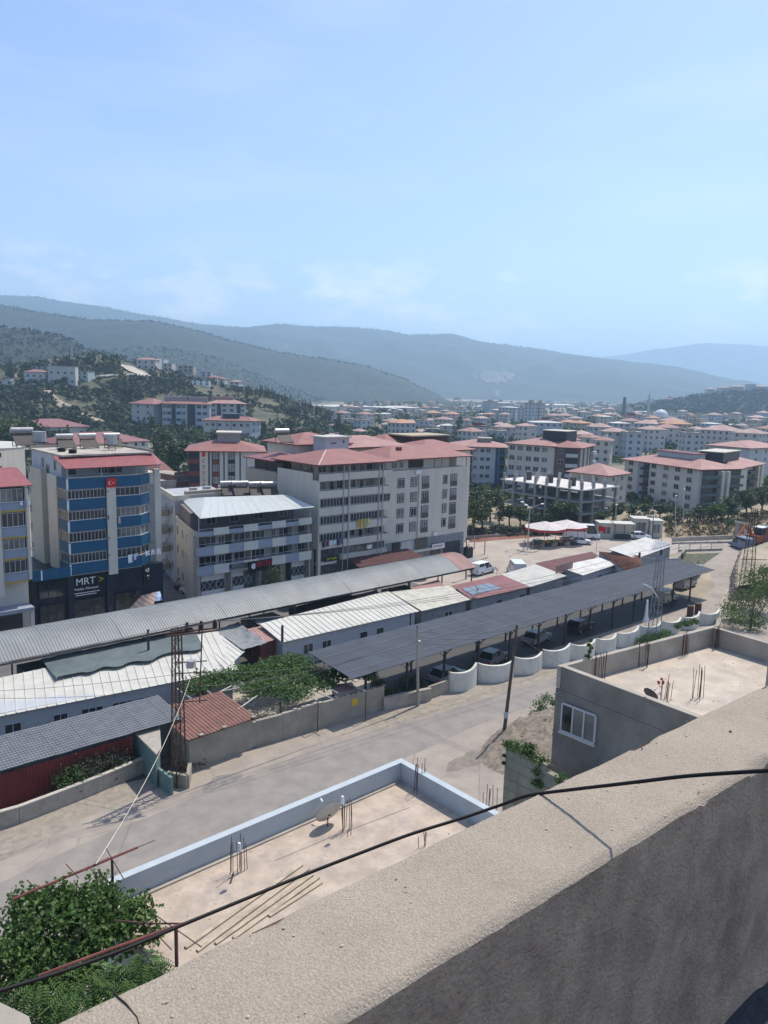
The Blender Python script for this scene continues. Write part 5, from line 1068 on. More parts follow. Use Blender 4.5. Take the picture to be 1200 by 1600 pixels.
# ---- grey and mustard block at the left edge
def mustard_block():
    V = 84.0; P_ = lambda x, y: ov(x, y, V); uR = P_(48, 800)[0]; uF = P_(-90, 800)[0]
    ys = [(778, 795), (820, 836), (852+4, 868+3), (890, 905)]; t = empty('apartment_block', (18, 90, 0), 'grey block with mustard balcony undersides and a red roof at the left edge', 'apartment block')
    part('wall', MB().box(uF, uR-.2, V+1.4, V+8, .12, P_(48, 762)[1]), white_wall, t)
    zr = P_(48, 757)[1]; rf = MB().raw([(uF-1, V-.5, zr), (uR+.2, V-.5, zr), (uR+.2, V+5, zr+1.4), (uF-1, V+5, zr+1.4)], [(0, 1, 2, 3)]).raw([(uF-1, V-.5, zr-.08), (uR+.2, V-.5, zr-.08), (uR+.2, V+5, zr+1.3), (uF-1, V+5, zr+1.3)], [(3, 2, 1, 0)]).face([(uF-1, V-.5, zr-.08), (uR+.2, V-.5, zr-.08), (uR+.2, V-.5, zr), (uF-1, V-.5, zr)]).face([(uR+.2, V-.5, zr-.08), (uR+.2, V+5, zr+1.3), (uR+.2, V+5, zr+1.4), (uR+.2, V-.5, zr)])
    part('roof', rf, awning_red, t)
    mus = mat('mustard_paint', (.45, .3, .06), var=.06)
    zs = [P_(48, y)[1] for y in (784, 795, 822, 836, 857, 869, 893, 905)]
    for k in range(4):
        zt, zb = zs[2*k], zs[2*k+1]
        part('balcony_panel', MB().box(uF, uR-.5, V, V+.12, zb, zt), grey_blue, t); part('balcony_panel', MB().box(uR-.62, uR-.5, V+.122, V+1.4, zb, zt), grey_blue, t)
        part('soffit', MB().box(uF, uR-.5, V-.03, V+1.4, zb-.2, zb-.003), mus, t)
        part('rail', MB().bar((uF, V-.02, zt+.12), (uR-.5, V-.02, zt+.12), .05), white_paint, t)
        top = (zs[2*k-1]-.25) if k else zr-.3
        window(t, (uF+.1, V+.15, zt+.03), FR, uR-uF-.8, top-zt-.08, 14, gm=glass_d if k % 2 else glass_m, fw=.05)
        window(t, (uR-.5, V+.2, zt+.03), RT, 1.1, top-zt-.08, 2, gm=glass_d, fw=.05)
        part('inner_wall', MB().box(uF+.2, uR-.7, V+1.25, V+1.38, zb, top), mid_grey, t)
    x0, x1 = P_(-4, 920)[0], P_(6, 920)[0]; part('fin', MB().box(x0, x1, V-.3, V-.06, zs[7]-1.4, zs[0]), white_wall, t)
    part('fin', MB().box(uR-.48, uR-.18, V-.1, V+1.4, zs[7], zr-.3), white_wall, t)
    part('canopy', MB().box(uF, uR-.3, V-.8, V+1.2, 3.5, 3.9), grey_blue, t); part('shopfront', MB().box(uF+.5, uR-1, V+1.2, V+1.37, .2, 3.4), glass_d, t); part('column', MB().box(uR-.6, uR-.2, V-.3, V+.1, .12, 3.5), white_wall, t)
    laundry([(P_(30, 783)[0], V-.2, zs[0]+.2), (P_(47, 783)[0], V-.2, zs[0]+.2)], 'white washing on the top balcony of the mustard and grey block', 0, ['e0e2e6', '9090a0', 'e8e8e8'], .8)
mustard_block()
def street_lamp(px, py, px2, py2, label, arm=(1.6, .4), group='street lamps on the market street', dist=None):
    b = Vector((*oz(px, py), 0)); Y = w2c(b.x, b.y)[1]; T = fd(px2, py2, Y); t = empty('street_lamp', b, label, 'street lamp', group)
    part('pole', MB().tube([b, (b.x, b.y, T.z)], .1, 7, r2=.06), metal_gr, t)
    if arm: 
        e = Vector((b.x+arm[0], b.y+arm[1], T.z+.35)); part('arm', MB().tube([(b.x, b.y, T.z-.1), (b.x+arm[0]*.4, b.y+arm[1]*.4, T.z+.3), e], .045, 6), metal_gr, t); part('lamp_head', MB().sphere((e.x, e.y, e.z), .35, .2, .12, 8, 4), white_paint, t)
    return t
street_lamp(42, 985, 38, 864, 'tall street lamp in front of the mustard and grey block', (.9, .3))
street_lamp(338, 945, 340, 834, 'street lamp in front of the grey and cream chequered block', (1.2, .6))
street_lamp(487, 905, 487, 736, 'very tall lamp pole at the left corner of the white balcony block', (-.9, .4))
street_lamp(544, 895, 546, 726, 'tall pole rising in front of the middle of the white balcony block', (.8, .3))
street_lamp(586, 888, 590, 722, 'tall curved-top lamp pole where the white balcony block ends', (1.0, .5))
# ---- grey and cream chequered block with white sheet canopy
def chequer_block():
    V = 83.0; P_ = lambda x, y, v=V: ov(x, y, v); uL = P_(309, 850)[0]; uR = P_(487, 800)[0]
    # left wall runs back askew along the side street
    bl = Vector((uL+6.2, V+22)); t = empty('apartment_block', (54, 92, 0), 'grey and cream chequered balcony block under a white sheet roof canopy', 'apartment block')
    zT = 9.45; foot = [(uL+.15, V+1.3), (uR, V+1.3), (uR+.6, V+13), (uL+3.6, V+13)]
    part('wall', MB().prism(foot, .12, zT-.1), cream_wall, t)
    part('roof', MB().prism([(uL, V+.15), (uR, V+.15), (uR+.6, V+13), (uL+3.5, V+13)], zT-.1, zT+.02), mid_grey, t)
    # levels
    Z = [(4.45, 5.65), (6.95, 8.1), (9.45, 10.0)]; nb = 8; wq = (uR-uL)/nb; gm_, cm_ = grey_blue, mat('cream_panel', (.55, .54, .48), var=.05, stain=.25)
    for k, (a, b) in enumerate(Z):
        if k < 2: part('balcony_slab', MB().box(uL, uR, V+.02, V+1.3, a-.02, a+.13), mid_grey, t)
        for j in range(nb):
            if k == 0 and j in (2, 3, 4): zb_ = b-.25
            else: zb_ = a
            part('balcony_panel', MB().box(uL+wq*j+.01, uL+wq*(j+1)-.01, V-(.1 if j % 2 else .04), V+.05, zb_, b+(.0 if k < 2 else (.35 if j % 2 else 0))), cm_ if j % 2 else gm_, t)
        part('rail', MB().bar((uL, V, b+.35), (uR, V, b+.35), .05), metal_gr, t)
        part('balcony_panel', MB().bar((uL, V+.1, (a+b)/2), (uL+.4, V+1.3, (a+b)/2), .1, b-a), cm_, t)
    wl_ = mat('mauve_render', (.34, .3, .29), var=.06, stain=.3)
    for k in (0, 1):
        zb = Z[k][0]+.13; part('inner_wall', MB().box(uL+.25, uR-.05, V+1.18, V+1.295, zb, zb+2.3), wl_, t)
        for j, (s, w_, h, kind) in enumerate(((.05, .9, 2.0, 0), (.09, 1.6, 1.2, 1), (.2, .9, 1.1, 1), (.26, .9, 2.0, 0), (.33, 1.6, 1.2, 1), (.47, .8, 2.0, 0), (.52, 1.4, 1.2, 1), (.66, .7, 1.2, 1), (.73, 1.6, 1.2, 1), (.84, .7, 1.2, 1), (.91, 1.4, 1.2, 1))):
            window(t, (uL+(uR-uL)*s, V+1.17, zb+(.02 if kind == 0 else .85)), FR, w_, h, 1 if kind == 0 else 2, gm=glass_d, fm=frame_d if kind == 0 else frame_w)
        for s in (.0, .44, .82, .97): part('partition', MB().box(uL+(uR-uL)*s+.02, uL+(uR-uL)*s+.16, V+.06, V+1.17, zb, zb+2.3), wl_, t)
    # ground floor shops
    lat = mat('lattice_window', (.03, .035, .05), rough=.3, var=.3)
    for (x0, x1) in ((.06, .25), (.29, .5), (.82, .985)):
        a, b = uL+(uR-uL)*x0, uL+(uR-uL)*x1; part('shop_panel', MB().box(a, b, V+1.18, V+1.29, 1.1, 2.1), white_paint, t); part('shop_panel', MB().box(a, b, V+1.18, V+1.29, 3.35, 4.1), white_paint, t)
        o = part('lattice_window', MB().box(a, b, V+1.2, V+1.285, 2.103, 3.347), lat, t)
        m_ = MB(); n = int((b-a)/.7)
        for q in range(n): 
            xx = a+(b-a)*q/n; w2_ = (b-a)/n; m_.bar((xx, V+1.17, 2.12), (xx+w2_, V+1.17, 3.33), .05).bar((xx, V+1.165, 3.33), (xx+w2_, V+1.165, 2.12), .05)
        part('lattice', m_, frame_w, o, kind='stuff')
    a, b = P_(388, 880)[0], P_(431, 875)[0]
    part('sign_board', MB().box(a, b, V-.02, V+.1, 4.0, 5.35), MATS['sign_black'], t); strokes(t, (a+b)/2+.4, V-.04, 4.45, 3.0, .8, mat('sign_red', (.35, .03, .05)))
    part('badge', MB().disc((a+.8, V-.05, 4.7), (0, -1, 0), .38, 12), white_paint, t)
    part('shopfront', MB().box(a, b+1.5, V+1.15, V+1.29, .3, 3.9), mat('shopfront_green', (.1, .12, .11), rough=.4, var=.3), t)
    for s in (0, .27, .52, .8, .985): part('column', MB().box(uL+(uR-uL)*s, uL+(uR-uL)*s+.22, V+.1, V+1.16, .12, 4.4), navy_dark if s == .8 else wl_, t)
    part('plinth', MB().box(uL+.4, uR-.2, V-.3, V+1.1, .12, .95), navy_dark, t)
    part('stair_rail', MB().bar((P_(393, 915)[0], V-.6, .9), (P_(402, 905)[0], V-.6, 2.0), .06), metal_gr, t)
    # roof canopy: hipped white sheets
    zE = P_(312, 810, V-.3)[1]; c0 = (uL+.1, V-.5, zE); c1 = (uR+.15, V-.5, zE); 
    L2 = Vector((*oz(283, 780, zE+.05), zE+.05)); rl = Vector((*oz(320, 777, zE+1.0), zE+1.0)); rr_ = Vector((*oz(449, 773, zE+1.1), zE+1.1))
    rib = add_ribs(mat('canopy_sheet', (.5, .53, .51), rough=.45, var=.05, stain=.25, stain_scale=.3, stain_col=(.5, .53, .52)), 1.3, .8)
    def strips(a, b, c, d, n):
        a, b, c, d = map(Vector, (a, b, c, d))
        for k in range(n):
            s0, s1 = k/n, (k+.985)/n; p = [a.lerp(b, s0), a.lerp(b, s1), d.lerp(c, s1), d.lerp(c, s0)]; dz = Vector((0, 0, R.uniform(0, .02)))
            part('roof_panel', MB().face([q+dz for q in p]).face([q+dz-Vector((0, 0, .05)) for q in reversed(p)]), rib, t)
    strips(c0, c1, rr_, rl, 14); strips(tuple(L2), c0, rl, rl+Vector((-.02, .01, 0)), 7)
    rb = Vector((uR+.4, V+11.5, zE)); part('roof_panel', MB().face([Vector(c1), rb, rr_]), rib, t)
    for s in (0.0, .16, .33, .5, .66, .83, 1): part('post', MB().tube([(uL+.25+(uR-uL-.4)*s, V+.15, 10.0), (uL+.25+(uR-uL-.4)*s, V+.15, zE)], .06, 6), dark_metal if s not in (0, 1) else metal_gr, t)
    for k in range(1, 5): p = Vector(c0).lerp(L2, k/4.5); part('post', MB().tube([(p.x+.3, p.y, zT), (p.x+.3, p.y, zE)], .05, 5), dark_metal, t)
    part('roof_beam', MB().bar((uL+.2, V+.15, zE-.1), (uR, V+.15, zE-.1), .1), dark_metal, t)
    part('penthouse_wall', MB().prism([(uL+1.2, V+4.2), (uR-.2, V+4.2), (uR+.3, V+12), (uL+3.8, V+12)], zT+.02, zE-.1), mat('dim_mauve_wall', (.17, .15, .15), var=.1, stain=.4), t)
    for s in (.2, .4, .62, .85): window(t, (uL+(uR-uL)*s, V+4.18, zT+.6), FR, 1.4, 1.2, 2)
    # left side wall with windows
    A = Vector((uL+.12, V+.9, 0)); B = Vector((uL+3.6, V+13.1, 0)); d = (B-A).normalized(); rz = math.atan2(d.y, d.x)+math.pi
    part('side_wall', MB().prism([(A.x, A.y), (A.x+.12, A.y), (B.x+.12, B.y), (B.x, B.y)], .12, 9.95), cream_wall, t)
    for zz in (5.3, 8.0, 2.2):
        for s in (2.2, 5.4, 8.2, 11.6): p = A+d*s-Vector((d.y, -d.x, 0))*.02; window(t, (p.x, p.y, zz-.4), rz, 1.0, 1.25, 2, gm=glass_d)
    # heaters behind the ridge
    for k, (px, py, lb) in enumerate(((359, 776, 'first solar heater from the left behind the white canopy ridge'), (377, 776, 'second solar heater from the left behind the white canopy ridge'), (403, 777, 'third solar heater from the left behind the white canopy ridge'), (422, 777, 'rightmost solar heater behind the white canopy ridge'))):
        x, y = oz(px, py, zE+.3); put_heater(x, y, zE+.35, -.25, lb, 1.15)
    for k, (px, py, lb) in enumerate(((302, 777, 'left round water tank behind the white canopy'), (323, 775, 'middle round water tank behind the white canopy'), (347, 773, 'right round water tank behind the white canopy'))):
        x, y = oz(px, py, zE-.2); tank_can(0, 0, (x, y, zE-.4), .62, .95, lb)
    return V, uL, uR, t, zE
Vc, uLc, uRc, tc_, zEc = chequer_block()
# narrow grey neighbour behind it along the side street
def neighbour():
    t = empty('apartment_block', (uLc+7, Vc+18, 0), 'narrow grey block behind the chequered block along the side street', 'apartment block'); A = Vector((uLc+3.6, Vc+13.2)); B = Vector((uLc+6.6, Vc+25))
    top = 12.0; part('wall', MB().prism([(A.x, A.y), (A.x+9, A.y), (B.x+9, B.y), (B.x, B.y)], .12, top), mat('blue_grey_render', (.36, .37, .4), var=.06, stain=.3), t)
    part('parapet', MB().prism([(A.x-.1, A.y-.1), (A.x+9, A.y-.1), (A.x+9, A.y+.1), (A.x-.1, A.y+.1)], top, top+.7), cream_wall, t); d = Vector((B.x-A.x, B.y-A.y, 0)).normalized(); rz = math.atan2(d.y, d.x)+math.pi
    part('parapet', MB().prism([(A.x-.15, A.y+.1), (A.x+.1, A.y+.1), (B.x+.1, B.y), (B.x-.15, B.y)], top, top+.7), cream_wall, t)
    part('roof_gable', MB().prism([(A.x+2, A.y+.5), (A.x+8.5, A.y+.5), (A.x+8.5, A.y+1.2), (A.x+2, A.y+1.2)], top, top+1.1), beige_wall, t)
    for k in range(4):
        for s in (2.5, 6.5, 10.5): p = Vector((A.x, A.y, 0))+d*s-Vector((d.y, -d.x, 0))*.02; window(t, (p.x, p.y, 2.0+2.6*k), rz, 1.1, 1.2, 2)
        part('balcony', MB().prism([(A.x-.8, A.y+3.2), (A.x+.6, A.y+3.2), (A.x+1.4, A.y+6), (A.x-.1, A.y+6)], 1.6+2.6*k, 2.5+2.6*k), beige_wall, t)
neighbour()
# ---- white balcony block and flat-fronted neighbour with dark window surrounds
def white_block():
    V = 84.0; P_ = lambda x, y, v=V: ov(x, y, v); uL = 63.35; uM = P_(611, 800)[0]
    t = empty('apartment_block', (70, 90, 0), 'tall off-white block with rows of long balconies and a hipped red roof', 'apartment block')
    B = [(4.25, 5.35), (6.3, 7.6), (8.75, 10.1), (11.25, 12.55), (13.7, 15.0), (16.15, 17.0)]; B = [(a-.0, b) for a, b in B]
    B = [(5.3, 6.35), (7.6, 8.75), (10.1, 11.25), (12.6, 13.7), (15.05, 16.1)]
    part('wall', MB().box(uL, uM-.2, V+1.5, V+10.5, .12, 15.1), white_wall, t)
    part('side_wall', MB().box(uL-.12, uL+.1, V, V+1.497, 5.3, 15.1), white_wall, t)
    part('side_wall', MB().box(uL-.02, uL+.05, V+1.6, V+10.4, 15.1, 16.1), white_wall, t)
    for k, (a, b) in enumerate(B):
        part('balcony_slab', MB().box(uL+.1, uM-.1, V+.02, V+1.5, a-.02, a+.14), mid_grey, t); part('balcony_panel', MB().box(uL-.1, uM, V-.08, V+.02, a, b), white_wall, t); part('balcony_panel', MB().box(uM-.1, uM, V+.022, V+1.5, a, b), white_wall, t)
        part('rail', MB().bar((uL, V-.04, b+.15), (uM, V-.04, b+.15), .05), metal_gr, t)
        h = (B[k+1][0] if k < 4 else 17.35)-b-.12
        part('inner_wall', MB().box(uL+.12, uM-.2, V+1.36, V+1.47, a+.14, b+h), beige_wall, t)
        segs_ = [(.02, .39, 9, 0), (.42, .8, 9, 0), (.83, .985, 3, 0)]
        for j, (s0, s1, n, _) in enumerate(segs_):
            closed = {0: (1, 0, 0), 1: (1, 0, 0), 2: (1, 1, 1), 3: (0, 0, 0), 4: (0, 0, 0)}[k][j] or (k == 1 and j == 1) 
            if closed: window(t, (uL+(uM-uL)*s0, V+.1, b+.02), FR, (uM-uL)*(s1-s0), h, n, gm=glass_d, fw=.05)
            else:
                for q, (f, w_, hh, sl) in enumerate(((.08, 1.5, 1.2, .9), (.5, .85, 2.0, .02), (.75, 1.1, 1.2, .9))):
                    if (s1-s0) > .3 or q == 0: window(t, (uL+(uM-uL)*(s0+(s1-s0)*f), V+1.35, a+.16+sl), FR, w_, hh, 2 if q != 1 else 1, gm=glass_m if (k+j+q) % 3 == 0 else glass_d)
        part('partition', MB().box(uL+(uM-uL)*.4, uL+(uM-uL)*.41, V+.03, V+1.35, a+.14, b+h), white_wall, t)
        part('partition', MB().box(uL+(uM-uL)*.81, uL+(uM-uL)*.82, V+.03, V+1.35, a+.14, b+h), white_wall, t)
    for s in (.31, .38, .805, .86): part('drainpipe', MB().tube([(uL+(uM-uL)*s, V-.16, .5), (uL+(uM-uL)*s, V-.16, 17.2)], .07, 6), metal_gr, t)
    # terrace storey
    part('penthouse_wall', MB().box(uL+1.8, uM+.5, V+2.0, V+9.5, 15.1, 17.35), beige_wall, t)
    for s in (.2, .45, .7, .9): window(t, (uL+(uM-uL)*s, V+1.98, 15.3), FR, 1.0, 1.8, 1)
    for s in (0, .12, .25, .4, .55, .7, .85, 1): part('post', MB().tube([(uL+(uM-uL)*s, V+.05, 16.1), (uL+(uM-uL)*s, V+.05, 17.4)], .05, 5), dark_metal, t)
    for s in (2, 4.5, 7.5): part('post', MB().tube([(uL, V+s, 16.1), (uL, V+s, 17.4)], .05, 5), dark_metal, t)
    rf = MB(); hip_mb(rf, uL, uM, V, V+10.5, 17.45, 1.6, .7); part('roof', rf, [red_roof_r, maroon], t)
    part('ridge_cap', MB().bar((uL-.7, V-.7, 17.5), (uL+4.6, V+4.6, 18.97), .22, .06), mat('pale_ridge', (.5, .38, .33)), t)
    for k, (s0, s1, c) in enumerate(((.05, .27, 1),)): pass
    # ground floor: cream shop storey, red canopy
    part('shop_wall', MB().box(uL+.3, uM-.3, V+1.0, V+1.49, .12, 5.2), mat('dim_shop', (.09, .09, .095), rough=.5, var=.3), t)
    part('fascia', MB().box(uL+.1, uL+3.5, V+.3, V+.99, 2.9, 3.3), white_wall, t); part('fascia', MB().box(uL+4.5, uM-.3, V+.4, V+.99, 3.2, 4.0), white_wall, t)
    part('shop_window', MB().box(uL+5, uM-2.6, V+.9, V+.995, 4.1, 5.1), glass_m, t)
    ym = mat('sign_yellow', (.55, .5, .03)); x0 = P_(511, 875)[0]
    part('sign_board', MB().box(x0-.2, x0+2.0, V+.15, V+.28, 3.35, 4.0), MATS['sign_black'], t); strokes(t, x0+.9, V+.14, 3.5, 1.7, .4, ym)
    part('column', MB().box(uL-.1, uL+.35, V-.05, V+.4, .12, 5.3), white_wall, t)
    part('air_conditioner', MB().box(P_(575, 850)[0], P_(575, 850)[0]+.9, V+.1, V+.4, 4.3, 4.9), white_paint, t)
    t2 = empty('shop_canopy', (74, 82, 0), 'dark red sheet canopy over the shop front below the white balcony block', 'canopy')
    c = [(P_(540, 866)[0], V-3.2), (P_(640, 850)[0], V-3.4), (P_(640, 840)[0], V+.5), (P_(545, 860)[0], V+.5)]
    cm = MB(); cm.raw([(*c[0], 2.7), (*c[1], 2.7), (*c[2], 3.3), (*c[3], 3.3), (*c[0], 2.6), (*c[1], 2.6), (*c[2], 3.2), (*c[3], 3.2)], [(0, 1, 2, 3), (7, 6, 5, 4), (0, 4, 5, 1), (1, 5, 6, 2)]); part('sheet', cm, mat('dark_canopy', (.075, .03, .03), var=.2), t2)
    for f in (0, .25, .5, .75, 1): x = c[0][0]+(c[1][0]-c[0][0])*f; part('post', MB().tube([(x, V-3.1, .12), (x, V-3.1, 2.65)], .06, 5), dark_metal, t2)
    laundry([(uL+.4, V-.25, 6.5), (uL+4.4, V-.25, 6.5)], 'dark and white laundry on the lowest balcony of the white block', 0, ['403040', '803040', 'e0e0e8', 'd8d8e0', '503050', '606080'], .9)
    laundry([(P_(556, 824)[0], V-.25, 9.1), (P_(577, 822)[0], V-.25, 9.1)], 'yellow sheets hung from the second balcony of the white block', 0, ['c09850', 'd0b060', 'b0a868', 'c8c080'], 1.5)
    # neighbour
    Vn = V+1.6; uE = P_(727, 800, Vn)[0]; t = empty('apartment_block', (85, 92, 0), 'off-white flat-fronted block with dark framed windows and a red roof beside the square', 'apartment block')
    zt = P_(620, 733, Vn)[1]; part('wall', MB().box(uM+.02, uE, Vn, Vn+10, .12, 15.6), white_wall, t)
    surround = mat('dark_surround', (.09, .075, .07), rough=.8)
    rows = [P_(640, y, Vn)[1] for y in (755, 778, 802, 827)]
    cols_ = [(626, 1.25, 2), (646, 1.2, 2), (664, 1.35, 3), (694.5, .8, 1), (707.5, 1.35, 3)]
    for r_i, yb in enumerate(rows):
        for ci, (px, w_, n) in enumerate(cols_):
            x = P_(px, 780, Vn)[0]; tall = ci in (2, 4); h = 1.75 if tall else 1.25; z = (13.0, 10.6, 8.2, 5.8)[r_i]-(.45 if tall else 0)
            part('surround', MB().box(x-w_/2-.14, x+w_/2+.14, Vn-.06, Vn-.003, z-.14, z+h+.14), surround, t)
            window(t, (x-w_/2, Vn-.06, z), FR, w_, h, n, gm=glass_m if (r_i+ci) % 3 else glass_d, pr=.04)
            if tall: part('guard', MB().box(x-w_/2, x+w_/2, Vn-.22, Vn-.18, z+.05, z+.7), surround, t)
    for px, y, n in ((624, 15.9, 2), (634, 15.9, 2)): x = P_(px, 725, Vn)[0]; window(t, (x-.5, Vn+.98, 15.9), FR, .9, .95, n, gm=glass_m)
    part('terrace_wall', MB().box(uM+.02, uE-3.5, Vn+1.0, Vn+9.5, 15.6, 17.3), white_wall, t); part('terrace_wall', MB().box(uE-3.3, uE-.1, Vn+2.4, Vn+9.5, 15.6, 17.3), beige_wall, t)
    part('recess', MB().box(P_(645, 720, Vn)[0], P_(668, 720, Vn)[0], Vn+.9, Vn+.998, 15.8, 17.2), frame_d, t)
    for x in (P_(669, 720)[0], P_(691, 720)[0], P_(702, 720)[0], uE-.2): part('post', MB().tube([(x, Vn+.1, 15.6), (x, Vn+.1, 17.4)], .05, 5), dark_metal, t)
    rf = MB(); hip_mb(rf, uM+.8, uE+.1, Vn, Vn+9.5, 17.42, 1.7, .7); part('roof', rf, [red_roof_r, maroon], t); part('chimney', MB().box(uM+5, uM+5.8, Vn+2.6, Vn+3.2, 18.2, 19.0), maroon, t)
    part('shop_wall', MB().box(uM+.5, uE-.3, Vn-.12, Vn-.003, .3, 4.3), mat('shop_grey', (.2, .21, .22), rough=.5, var=.2), t)
    for (a, b, z0, z1, m_) in ((612, 624, .4, 4.3, glass_d), (626, 644, 2.6, 4.2, metal_gr), (648, 667, 2.7, 4.4, glass_d), (646, 668, .5, 2.1, glass_m), (672, 688, .4, 2.4, glass_d), (692, 718, .6, 3.0, dark_metal)):
        x0, x1 = P_(a, 840, Vn)[0], P_(b, 840, Vn)[0]; part('shop_window', MB().box(x0, x1, Vn-.2, Vn-.125, z0, z1), m_, t)
    part('fascia', MB().box(P_(626, 850, Vn)[0], P_(691, 850, Vn)[0], Vn-.6, Vn-.21, 2.2, 2.55), white_wall, t)
    part('sign_board', MB().box(P_(671, 850, Vn)[0], P_(690, 850, Vn)[0], Vn-.7, Vn-.605, 2.3, 3.1), white_paint, t); strokes(t, P_(680.5, 850, Vn)[0], Vn-.71, 2.5, 2.2, .4, MATS['sign_red'])
    for z in (5.2, 7.6, 10.0, 12.4): part('balcony', MB().box(uE+.003, uE+1.3, Vn+2.2, Vn+5, z, z+1.0), white_wall, t)
    part('air_conditioner', MB().box(P_(675, 842, Vn)[0], P_(675, 842, Vn)[0]+.8, Vn-.4, Vn-.13, 4.5, 5.0), white_paint, t); part('air_conditioner', MB().box(P_(648, 733, Vn)[0], P_(648, 733, Vn)[0]+1.0, Vn-.4, Vn-.005, 14.9, 15.5), white_paint, t)
    part('drainpipe', MB().tube([(P_(653, 780, Vn)[0], Vn-.1, 4), (P_(653, 780, Vn)[0], Vn-.1, 15.5)], .06, 6), metal_gr, t)
    return uM, uE
uM_, uE_ = white_block()
# plant boxes, parasols etc. on the street: tree in front of the chequered block
def small_tree(name, label, x, y, z, h, r, m, n=900, s=.28, seed=1, cat_='tree', group=None, trunk=.12, crown=.72):
    t = empty(name, (x, y, z), label, cat_, group); tr = MB(); tr.tube([(x, y, z), (x+.1*r, y, z+h*.35), (x, y, z+h*.7)], trunk, 6, r2=trunk*.5)
    rr = random.Random(seed)
    for k in range(5): a = rr.uniform(0, 6.28); tr.tube([(x, y, z+h*.4), (x+math.cos(a)*r*.6, y+math.sin(a)*r*.6, z+h*.7)], trunk*.5, 5, r2=trunk*.2)
    part('trunk', tr, bark, t); f = MB(); zc = z+h*(1-crown/2)
    cloud_leaves(f, (x, y, zc), r, r, h*crown/2, n, s, .4, .4, seed, lump=.4); part('crown', f, m, t, kind='stuff'); return t
x, y = ov(426, 900, 81.5)[0], 81.5
small_tree('tree', 'young tree with pale tips in front of the chequered block entrance', x, y, .12, 4.6, 1.4, leaf_mid, 900, .22, 5)
# ================================================================== VEHICLES AND PEOPLE
car_glass = mat('car_glass', (.02, .025, .03), rough=.08, spec=.7)
def car(label, col, kind='car', group='parked cars', L_=4.3, W_=1.75, H_=1.45):
    """outline extruded and pinched towards the roof, with separate glasshouse, wheels, lamps"""
    t = empty('car' if kind == 'car' else kind, (0, 0, 0), label, kind if kind != 'car' else 'car', group)
    pm = mat('paint_%s' % col, rgb(col), rough=.3, var=.04, spec=.6, stain=.15, stain_scale=1.5)
    if kind == 'car': low = [(-L_/2, .35), (-L_/2+.05, .75), (-L_/2+.35, .9), (-.95, .93), (.75, .92), (L_/2-.25, .78), (L_/2, .6), (L_/2, .3)]; cab = [(-1.75, .9), (-1.25, H_-.03), (-.6, H_), (.25, H_-.03), (.98, .9)]
    elif kind == 'van': low = [(-L_/2, .35), (-L_/2, 1.0), (L_/2-.9, 1.05), (L_/2-.1, .85), (L_/2, .35)]; cab = [(-L_/2+.02, .98), (-L_/2+.1, H_), (L_/2-1.9, H_), (L_/2-.85, 1.03)]
    else: low = [(-L_/2, .4), (-L_/2, 1.15), (L_/2-.5, 1.15), (L_/2, .95), (L_/2, .4)]; cab = [(-L_/2+.02, 1.12), (-L_/2+.05, H_), (L_/2-1.2, H_), (L_/2-.45, 1.12)]
    def ext(prof, w0, w1, zb=None):
        n = len(prof); z0 = min(p[1] for p in prof); z1 = max(p[1] for p in prof); mb = MB()
        wd = lambda z: (w0+(w1-w0)*(z-z0)/(z1-z0+1e-6))/2
        vs = [(x, -wd(z), z) for x, z in prof]+[(x, wd(z), z) for x, z in prof]
        return mb.raw(vs, [tuple(range(n)), tuple(reversed(range(n, 2*n)))]+[(i, n+i, n+(i+1) % n, (i+1) % n) for i in range(n)])
    b = part('body', ext(low, W_, W_*.94), pm, t)
    part('cabin', ext(cab, W_*.9, W_*.74 if kind == 'car' else W_*.88), car_glass, t)
    zt = H_-.02; xs = [p[0] for p in cab if p[1] > H_-.1]; w1 = (W_*.74 if kind == 'car' else W_*.88)/2
    part('roof', MB().box(min(xs)-.03, max(xs)+.03, -w1-.01, w1+.01, zt, zt+.05), pm, t)
    if kind != 'car':
        part('side_panel', MB().box(-L_/2+.05, L_/2-2.6, -W_*.455, W_*.455, .98, H_-.5 if kind == 'van' else 1.5), pm, t); part('side_panel', MB().box(-L_/2+.0, -L_/2+.1, -W_*.45, W_*.45, .98, H_), pm, t)
        for x in (-L_/2+.1, -L_/2*.35, L_/2*.2): part('pillar', MB().box(x, x+.12, -W_*.452, W_*.452, 1.0, H_), pm, t)
    else:
        for x0, x1 in ((-1.72, -1.3), (.95, .3), (-.42, -.42)):
            for s in (-1, 1): part('pillar', MB().bar((x0, s*W_*.45, .9), (x1, s*W_*.375, H_), .06), pm, t)
    wm_ = MB().tube([(0, -.1, 0), (0, .1, 0)], .31, 14).mesh('wheel', rubber); hm = MB().tube([(0, -.115, 0), (0, .115, 0)], .18, 10).mesh('rim', metal_gr)
    for x in (-L_*.3, L_*.31):
        for s in (-1, 1): o = inst('wheel', wm_, (x, s*(W_/2-.09), .31), t); inst('rim', hm, (0, 0, 0), o)
    for s in (-1, 1): part('headlight', MB().box(L_/2-.12, L_/2+.015, s*W_*.36-.16, s*W_*.36+.16, .58, .72), frame_w, t); part('tail_light', MB().box(-L_/2-.012, -L_/2+.1, s*W_*.38-.12, s*W_*.38+.12, .66, .82), MATS['flag_red'], t)
    part('bumper', MB().box(L_/2-.05, L_/2+.05, -W_*.46, W_*.46, .3, .48).box(-L_/2-.05, -L_/2+.05, -W_*.46, W_*.46, .3, .48), dark_metal if kind == 'car' else pm, t); return t
ST = .136; sd = math.atan2(49, 13)
def at(o, px, py, rz, z=.02): x, y = oz(px, py, z); return place(o, (x, y, z), rz)
at(car('steel blue car parked on the side street by the chequered block', '4c6e90'), 277, 897, sd, ST)
at(car('dark car parked nose-in behind the white car on the side street', '1c2026'), 289, 917, sd-.5, ST)
